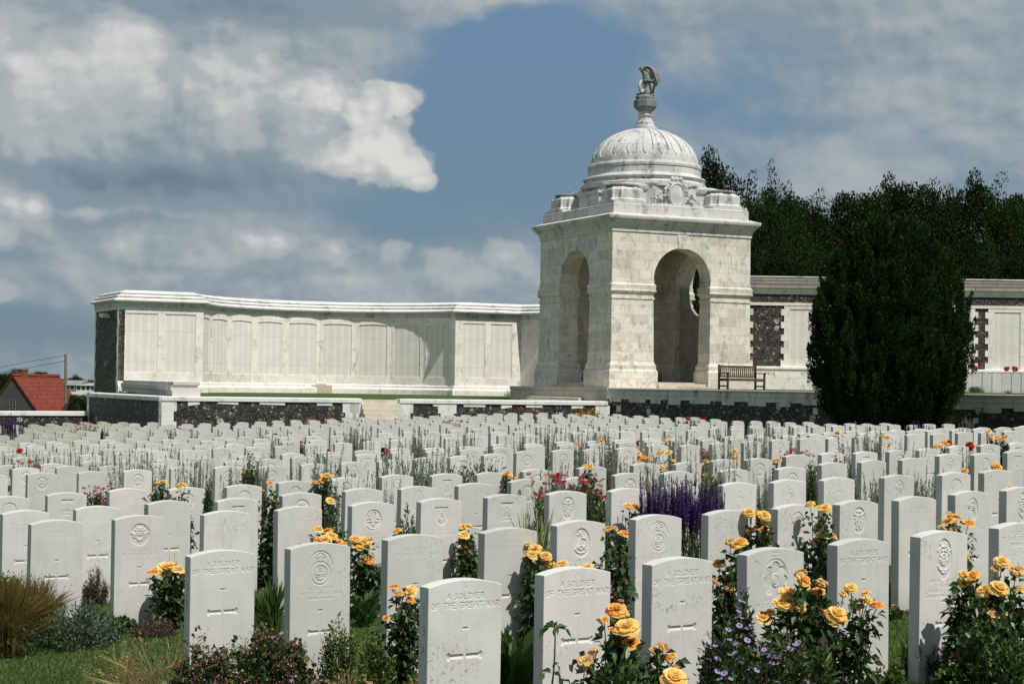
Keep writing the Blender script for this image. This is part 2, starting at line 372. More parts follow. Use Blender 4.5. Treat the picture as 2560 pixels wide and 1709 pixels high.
STONES=[[(-0.21,7.73,'S'),(0.3,8.1,'S'),(0.82,8.46,'S'),(1.33,8.82,'star'),(1.85,9.22,'S'),(2.36,9.59,'flame'),(2.91,10.0,'S3')],[(-1.58,9.59,'S'),(-1.08,9.9,'crown'),(-0.57,10.32,'P'),(-0.01,10.66,'P'),(0.44,11.11,'horse'),(0.96,11.44,'crown'),(1.46,11.71,'P'),(1.97,12.09,'bomb'),(2.45,12.36,'knot'),(2.93,12.62,'P'),(3.45,13.1,'bomb'),(3.92,13.42,'flame'),(4.43,13.78,0)],[(-3.78,12.23,0),(-3.27,12.57,'P'),(-2.73,12.84,'round'),(-2.13,13.09,'P'),(-1.62,13.41,'P'),(-1.09,13.75,'stag'),(-0.57,14.0,'shield'),(-0.04,14.31,'arms'),(0.47,14.57,'knot'),(0.99,14.75,'P'),(1.47,14.97,'P'),(1.98,15.19,'ring'),(2.46,15.44,'ring'),(2.93,15.61,'ring'),(3.5,15.79,0),(4.06,15.97,0),(4.53,16.24,0),(5.05,16.58,0),(5.55,16.93,0)],[(-4.43,13.77,0),(-3.91,14.08,'P'),(-3.41,14.41,'P'),(-2.89,14.77,'P'),(-2.34,14.95,'shield'),(-1.85,15.41,'maple'),(-1.34,15.76,'P'),(-0.86,16.16,'drop'),(-0.34,16.44,0),(0.15,16.78,0),(0.67,17.11,0),(1.18,17.45,0),(1.69,17.75,0),(2.31,17.99,0),(2.93,18.23,0),(3.46,18.71,0),(3.98,19.21,0),(4.55,19.75,0),(5.1,20.3,0),(5.59,20.6,0),(6.08,20.97,0),(6.6,21.31,0),(7.09,21.67,0)],[(-5.19,15.92,0),(-4.68,16.27,'sun'),(-4.23,16.63,'arms'),(-3.73,17.0,'P'),(-3.21,17.27,'sun'),(-2.68,17.48,'sun'),(-2.22,17.89,'sun'),(-1.72,18.19,0),(-1.21,18.46,0),(-0.69,18.7,0),(-0.21,18.97,0),(0.28,19.32,0),(0.91,19.64,0),(1.54,19.96,0),(2.04,20.13,0),(2.52,20.58,0),(2.96,20.83,0),(3.48,21.23,0),(4.0,21.76,0),(4.48,22.03,0),(4.98,22.41,0),(5.44,22.71,0),(5.91,23.02,0),(6.43,23.42,0),(6.9,23.79,0),(7.41,24.13,0),(7.92,24.48,0)],[(-7.02,21.64,0),(-6.53,21.98,0),(-6.01,22.34,'round'),(-5.4,22.52,'P'),(-4.84,22.61,'maple'),(-4.25,22.69,'maple'),(-3.7,22.83,'maple'),(-3.12,22.74,'maple'),(-2.61,23.14,'round'),(-2.09,23.16,'knot'),(-1.63,23.6,0),(-1.17,24.04,0),(-0.7,24.48,0),(-0.24,24.92,0),(0.22,25.36,0),(0.76,25.66,0),(1.24,26.16,0),(1.75,26.43,0),(2.26,26.84,0),(2.78,27.08,0),(3.29,27.41,0),(3.85,27.84,0),(4.34,28.16,0),(4.84,28.43,0),(5.36,28.76,0),(5.86,29.1,0),(6.38,29.44,0),(6.9,29.82,0),(7.42,30.15,0),(7.94,30.51,0),(8.43,30.86,0),(8.95,31.19,0),(9.48,31.54,0),(9.98,31.88,0),(10.5,32.22,0)],[(-7.7,23.34,0),(-7.21,23.7,0),(-6.68,24.03,0),(-6.13,24.24,0),(-5.56,24.32,0),(-5.02,24.63,0),(-4.47,24.79,0),(-3.95,25.14,0),(-3.5,25.38,0),(-3.07,25.81,0),(-2.63,26.24,0),(-2.2,26.67,0),(-1.68,26.98,0),(-1.16,27.29,0),(-0.65,27.6,0),(-0.13,27.92,0),(0.39,28.23,0),(0.94,28.47,0),(1.44,28.76,0),(1.93,29.05,0),(2.42,29.34,0),(2.92,29.62,0),(3.42,29.92,0),(3.95,30.25,0),(4.45,30.62,0),(4.96,30.98,0),(5.49,31.32,0),(6.03,31.65,0),(6.53,31.97,0),(7.03,32.35,0),(7.56,32.7,0),(8.02,33.04,0),(8.56,33.36,0),(9.07,33.74,0),(9.59,34.08,0),(10.07,34.44,0),(10.62,34.77,0),(11.14,35.13,0),(11.66,35.46,0)],[(-7.84,25.26,0),(-7.34,25.6,0),(-6.79,25.86,0),(-6.27,26.15,0),(-5.82,26.49,0),(-5.26,26.74,0),(-4.71,26.86,0),(-4.09,27.26,0),(-3.47,27.67,0),(-2.92,28.0,0),(-2.37,28.33,0),(-1.82,28.66,0),(-1.27,29.0,0),(-0.71,29.33,0),(-0.16,29.66,0),(0.39,29.99,0),(0.94,30.33,0),(1.49,30.66,0),(1.96,30.59,0),(2.48,30.76,0),(2.99,31.11,0),(3.51,31.44,0),(4.03,31.81,0),(4.5,32.19,0),(5.05,32.51,0),(5.57,32.82,0),(6.09,33.19,0),(6.58,33.54,0),(7.11,33.89,0),(7.6,34.25,0),(8.14,34.56,0),(8.65,34.92,0),(9.15,35.27,0),(9.66,35.64,0),(10.19,35.96,0),(10.72,36.3,0),(11.23,36.66,0),(11.75,36.99,0),(12.26,37.33,0)],[(-9.38,29.13,0),(-8.82,29.47,0),(-8.35,29.85,0),(-7.82,30.16,0),(-7.32,30.38,0),(-6.79,30.72,0),(-6.29,31.06,0),(-5.8,31.45,0),(-5.26,31.77,0),(-4.72,32.13,0),(-4.23,32.46,0),(-3.71,32.81,0),(-3.19,33.16,0),(-2.69,33.51,0),(-2.18,33.83,0),(-1.64,34.17,0),(-1.15,34.55,0),(-0.63,34.89,0),(-0.11,35.24,0),(0.41,35.57,0),(0.92,35.93,0),(1.43,36.28,0),(1.94,36.61,0),(2.47,36.97,0),(2.95,37.31,0),(3.48,37.67,0),(3.99,38.0,0),(4.52,38.35,0),(5.02,38.72,0),(5.54,39.04,0),(6.07,39.41,0),(6.57,39.74,0),(7.07,40.08,0),(7.6,40.43,0),(8.09,40.8,0),(8.62,41.13,0),(9.13,41.5,0),(9.66,41.82,0),(10.13,42.17,0),(10.68,42.51,0)],[(-10.13,31.32,0),(-9.61,31.64,0),(-9.09,31.99,0),(-8.51,32.01,0),(-7.98,32.37,0),(-7.48,32.69,0),(-6.99,33.07,0),(-6.48,33.39,0),(-5.96,33.77,0),(-5.41,34.08,0),(-4.92,34.44,0),(-4.39,34.78,0),(-3.88,35.13,0),(-3.37,35.49,0),(-2.85,35.82,0),(-2.33,36.17,0),(-1.83,36.51,0),(-1.32,36.86,0),(-0.83,37.22,0),(-0.29,37.58,0),(0.22,37.91,0),(0.74,38.26,0),(1.28,38.61,0),(1.79,38.93,0),(2.29,39.3,0),(2.79,39.63,0),(3.3,39.96,0),(3.85,40.3,0),(4.34,40.7,0),(4.86,41.0,0),(5.36,41.35,0),(5.86,41.74,0),(6.38,42.07,0),(6.93,42.41,0),(7.41,42.77,0),(7.92,43.12,0),(8.47,43.47,0),(8.95,43.8,0),(9.49,44.14,0)],[(-11.04,33.88,0),(-10.53,34.21,0),(-10.02,34.57,0),(-9.5,34.92,0),(-9.0,35.27,0),(-8.46,35.65,0),(-7.99,35.98,0),(-7.44,36.29,0),(-6.93,36.62,0),(-6.4,37.0,0),(-5.92,37.33,0),(-5.39,37.68,0),(-4.89,38.04,0),(-4.35,38.38,0),(-3.85,38.74,0),(-3.33,39.08,0),(-2.84,39.43,0),(-2.3,39.77,0),(-1.81,40.12,0),(-1.26,40.49,0),(-0.74,40.84,0),(-0.25,41.17,0),(0.28,41.5,0),(0.77,41.87,0),(1.27,42.19,0),(1.8,42.57,0),(2.33,42.91,0),(2.86,43.24,0),(3.32,43.6,0),(3.87,43.93,0),(4.38,44.3,0),(4.9,44.63,0),(5.4,44.95,0),(5.91,45.32,0),(6.43,45.66,0),(6.96,46.01,0),(7.43,46.38,0),(7.97,46.7,0)],[(-11.65,36.06,0),(-11.19,36.43,0),(-10.64,36.77,0),(-10.12,37.12,0),(-9.64,37.41,0),(-9.11,37.74,0),(-8.62,38.11,0),(-8.08,38.47,0),(-7.58,38.8,0),(-7.06,39.13,0),(-6.56,39.47,0),(-6.06,39.85,0),(-5.54,40.2,0),(-5.01,40.54,0),(-4.53,40.9,0),(-3.99,41.25,0),(-3.46,41.61,0),(-2.96,41.93,0),(-2.46,42.3,0),(-1.93,42.58,0),(-1.42,42.96,0),(-0.92,43.31,0),(-0.38,43.66,0),(0.11,44.03,0),(0.64,44.38,0),(1.14,44.71,0),(1.67,45.01,0),(2.19,45.41,0),(2.69,45.76,0),(3.22,46.1,0),(3.72,46.44,0),(4.24,46.78,0),(4.72,47.14,0),(5.26,47.46,0),(5.78,47.82,0),(6.28,48.2,0),(6.82,48.51,0),(7.32,48.86,0)],[(-12.46,38.5,0),(-11.97,38.82,0),(-11.47,39.2,0),(-10.97,39.55,0),(-10.45,39.89,0),(-9.92,40.24,0),(-9.4,40.57,0),(-8.88,40.93,0),(-8.39,41.25,0),(-7.87,41.6,0),(-7.36,41.96,0),(-6.87,42.3,0),(-6.34,42.63,0),(-5.81,43.01,0),(-5.29,43.34,0),(-4.78,43.7,0),(-4.28,44.03,0),(-3.78,44.4,0),(-3.25,44.75,0),(-2.72,45.11,0),(-2.22,45.39,0),(-1.7,45.8,0),(-1.19,46.12,0),(-0.65,46.45,0),(-0.14,46.85,0),(0.37,47.15,0),(0.87,47.5,0),(1.39,47.87,0),(1.91,48.2,0),(2.4,48.55,0),(2.94,48.86,0),(3.45,49.24,0),(3.96,49.59,0),(4.45,49.92,0),(4.99,50.28,0),(5.49,50.63,0),(5.98,50.98,0)],[(-13.39,40.43,0),(-12.88,40.81,0),(-12.35,41.12,0),(-11.82,41.48,0),(-11.3,41.83,0),(-10.8,42.17,0),(-10.29,42.52,0),(-9.8,42.87,0),(-9.24,43.2,0),(-8.75,43.54,0),(-8.25,43.91,0),(-7.73,44.26,0),(-7.22,44.6,0),(-6.7,44.95,0),(-6.18,45.29,0),(-5.67,45.64,0),(-5.15,45.97,0),(-4.64,46.33,0),(-4.11,46.68,0),(-3.6,47.0,0),(-3.09,47.37,0),(-2.6,47.72,0),(-2.06,48.07,0),(-1.54,48.39,0),(-1.07,48.74,0),(-0.55,49.1,0),(-0.02,49.45,0),(0.49,49.8,0),(1.02,50.15,0),(1.53,50.5,0),(2.06,50.81,0),(2.57,51.18,0),(3.08,51.5,0),(3.56,51.88,0),(4.11,52.25,0),(4.65,52.56,0),(5.15,52.9,0),(5.62,53.26,0)],[(-13.94,43.2,0),(-13.44,43.55,0),(-12.9,43.85,0),(-12.4,44.21,0),(-11.89,44.57,0),(-11.37,44.92,0),(-10.86,45.29,0),(-10.34,45.62,0),(-9.82,45.98,0),(-9.33,46.33,0),(-8.79,46.64,0),(-8.28,47.01,0),(-7.77,47.35,0),(-7.28,47.71,0),(-6.73,48.04,0),(-6.23,48.4,0),(-5.73,48.73,0),(-5.19,49.1,0),(-4.69,49.4,0),(-4.15,49.77,0),(-3.64,50.11,0),(-3.17,50.47,0),(-2.63,50.82,0),(-2.12,51.17,0),(-1.63,51.5,0),(-1.11,51.84,0),(-0.59,52.21,0),(-0.07,52.57,0),(0.45,52.9,0),(0.95,53.25,0),(1.49,53.59,0),(2.02,53.94,0),(2.51,54.31,0),(3.05,54.63,0),(3.54,54.96,0),(4.04,55.31,0),(4.56,55.66,0)],[(-15.0,45.01,0),(-14.5,45.36,0),(-13.98,45.71,0),(-13.44,46.04,0),(-12.94,46.4,0),(-12.41,46.73,0),(-11.92,47.09,0),(-11.39,47.44,0),(-10.87,47.78,0),(-10.37,48.13,0),(-9.85,48.47,0),(-9.35,48.84,0),(-8.82,49.17,0),(-8.3,49.5,0),(-7.78,49.87,0),(-7.31,50.22,0),(-6.76,50.58,0),(-6.26,50.92,0),(-5.76,51.24,0),(-5.22,51.62,0),(-4.71,51.94,0),(-4.2,52.28,0),(-3.66,52.6,0),(-3.16,52.99,0),(-2.68,53.31,0),(-2.14,53.68,0),(-1.63,54.04,0),(-1.09,54.36,0),(-0.62,54.7,0),(-0.06,55.05,0),(0.43,55.4,0),(0.95,55.74,0),(1.46,56.11,0),(1.98,56.46,0),(2.47,56.81,0),(3.01,57.16,0),(3.5,57.49,0)],[(-15.87,47.52,0),(-15.36,47.89,0),(-14.86,48.24,0),(-14.33,48.6,0),(-13.82,48.93,0),(-13.3,49.29,0),(-12.79,49.63,0),(-12.28,49.96,0),(-11.77,50.3,0),(-11.26,50.66,0),(-10.73,51.01,0),(-10.22,51.36,0),(-9.69,51.69,0),(-9.19,52.07,0),(-8.69,52.41,0),(-8.16,52.73,0),(-7.66,53.11,0),(-7.13,53.46,0),(-6.62,53.79,0),(-6.11,54.14,0),(-5.59,54.49,0),(-5.1,54.81,0),(-4.57,55.2,0),(-4.07,55.53,0),(-3.55,55.87,0),(-3.01,56.21,0),(-2.5,56.57,0),(-1.98,56.92,0),(-1.49,57.26,0),(-0.96,57.61,0),(-0.44,57.93,0),(0.04,58.31,0),(0.57,58.64,0),(1.07,58.97,0),(1.59,59.32,0)],[(-16.17,49.85,0),(-15.67,50.21,0),(-15.17,50.55,0),(-14.66,50.93,0),(-14.12,51.26,0),(-13.61,51.58,0),(-13.11,51.94,0),(-12.6,52.31,0),(-12.09,52.64,0),(-11.57,52.99,0),(-11.05,53.33,0),(-10.54,53.71,0),(-10.04,54.04,0),(-9.54,54.38,0),(-9.01,54.73,0),(-8.48,55.08,0),(-7.96,55.4,0),(-7.47,55.73,0),(-6.94,56.12,0),(-6.43,56.44,0),(-5.91,56.81,0),(-5.38,57.15,0),(-4.88,57.46,0)],[(-17.18,52.31,0),(-16.69,52.63,0),(-16.16,53.03,0),(-15.65,53.34,0),(-15.14,53.71,0),(-14.64,54.07,0),(-14.13,54.39,0),(-13.62,54.74,0),(-13.08,55.09,0),(-12.57,55.45,0),(-12.06,55.79,0)],[(-17.68,54.54,0),(-17.17,54.91,0),(-16.65,55.24,0),(-16.12,55.6,0),(-15.61,55.92,0),(-15.09,56.29,0),(-14.6,56.61,0),(-14.07,56.97,0),(-13.56,57.3,0),(-13.05,57.69,0),(-12.54,58.0,0),(-12.0,58.36,0)],[(-18.56,56.92,0),(-18.06,57.3,0),(-17.54,57.62,0),(-17.06,57.99,0),(-16.52,58.33,0),(-16.0,58.68,0),(-15.5,59.02,0),(-14.96,59.37,0),(-14.47,59.71,0),(-13.97,60.06,0),(-13.45,60.4,0)],[(-19.24,59.13,0),(-18.75,59.51,0),(-18.22,59.83,0),(-17.71,60.18,0),(-17.18,60.52,0),(-16.68,60.88,0),(-16.17,61.22,0),(-15.67,61.58,0),(-15.14,61.93,0),(-14.62,62.27,0)]]
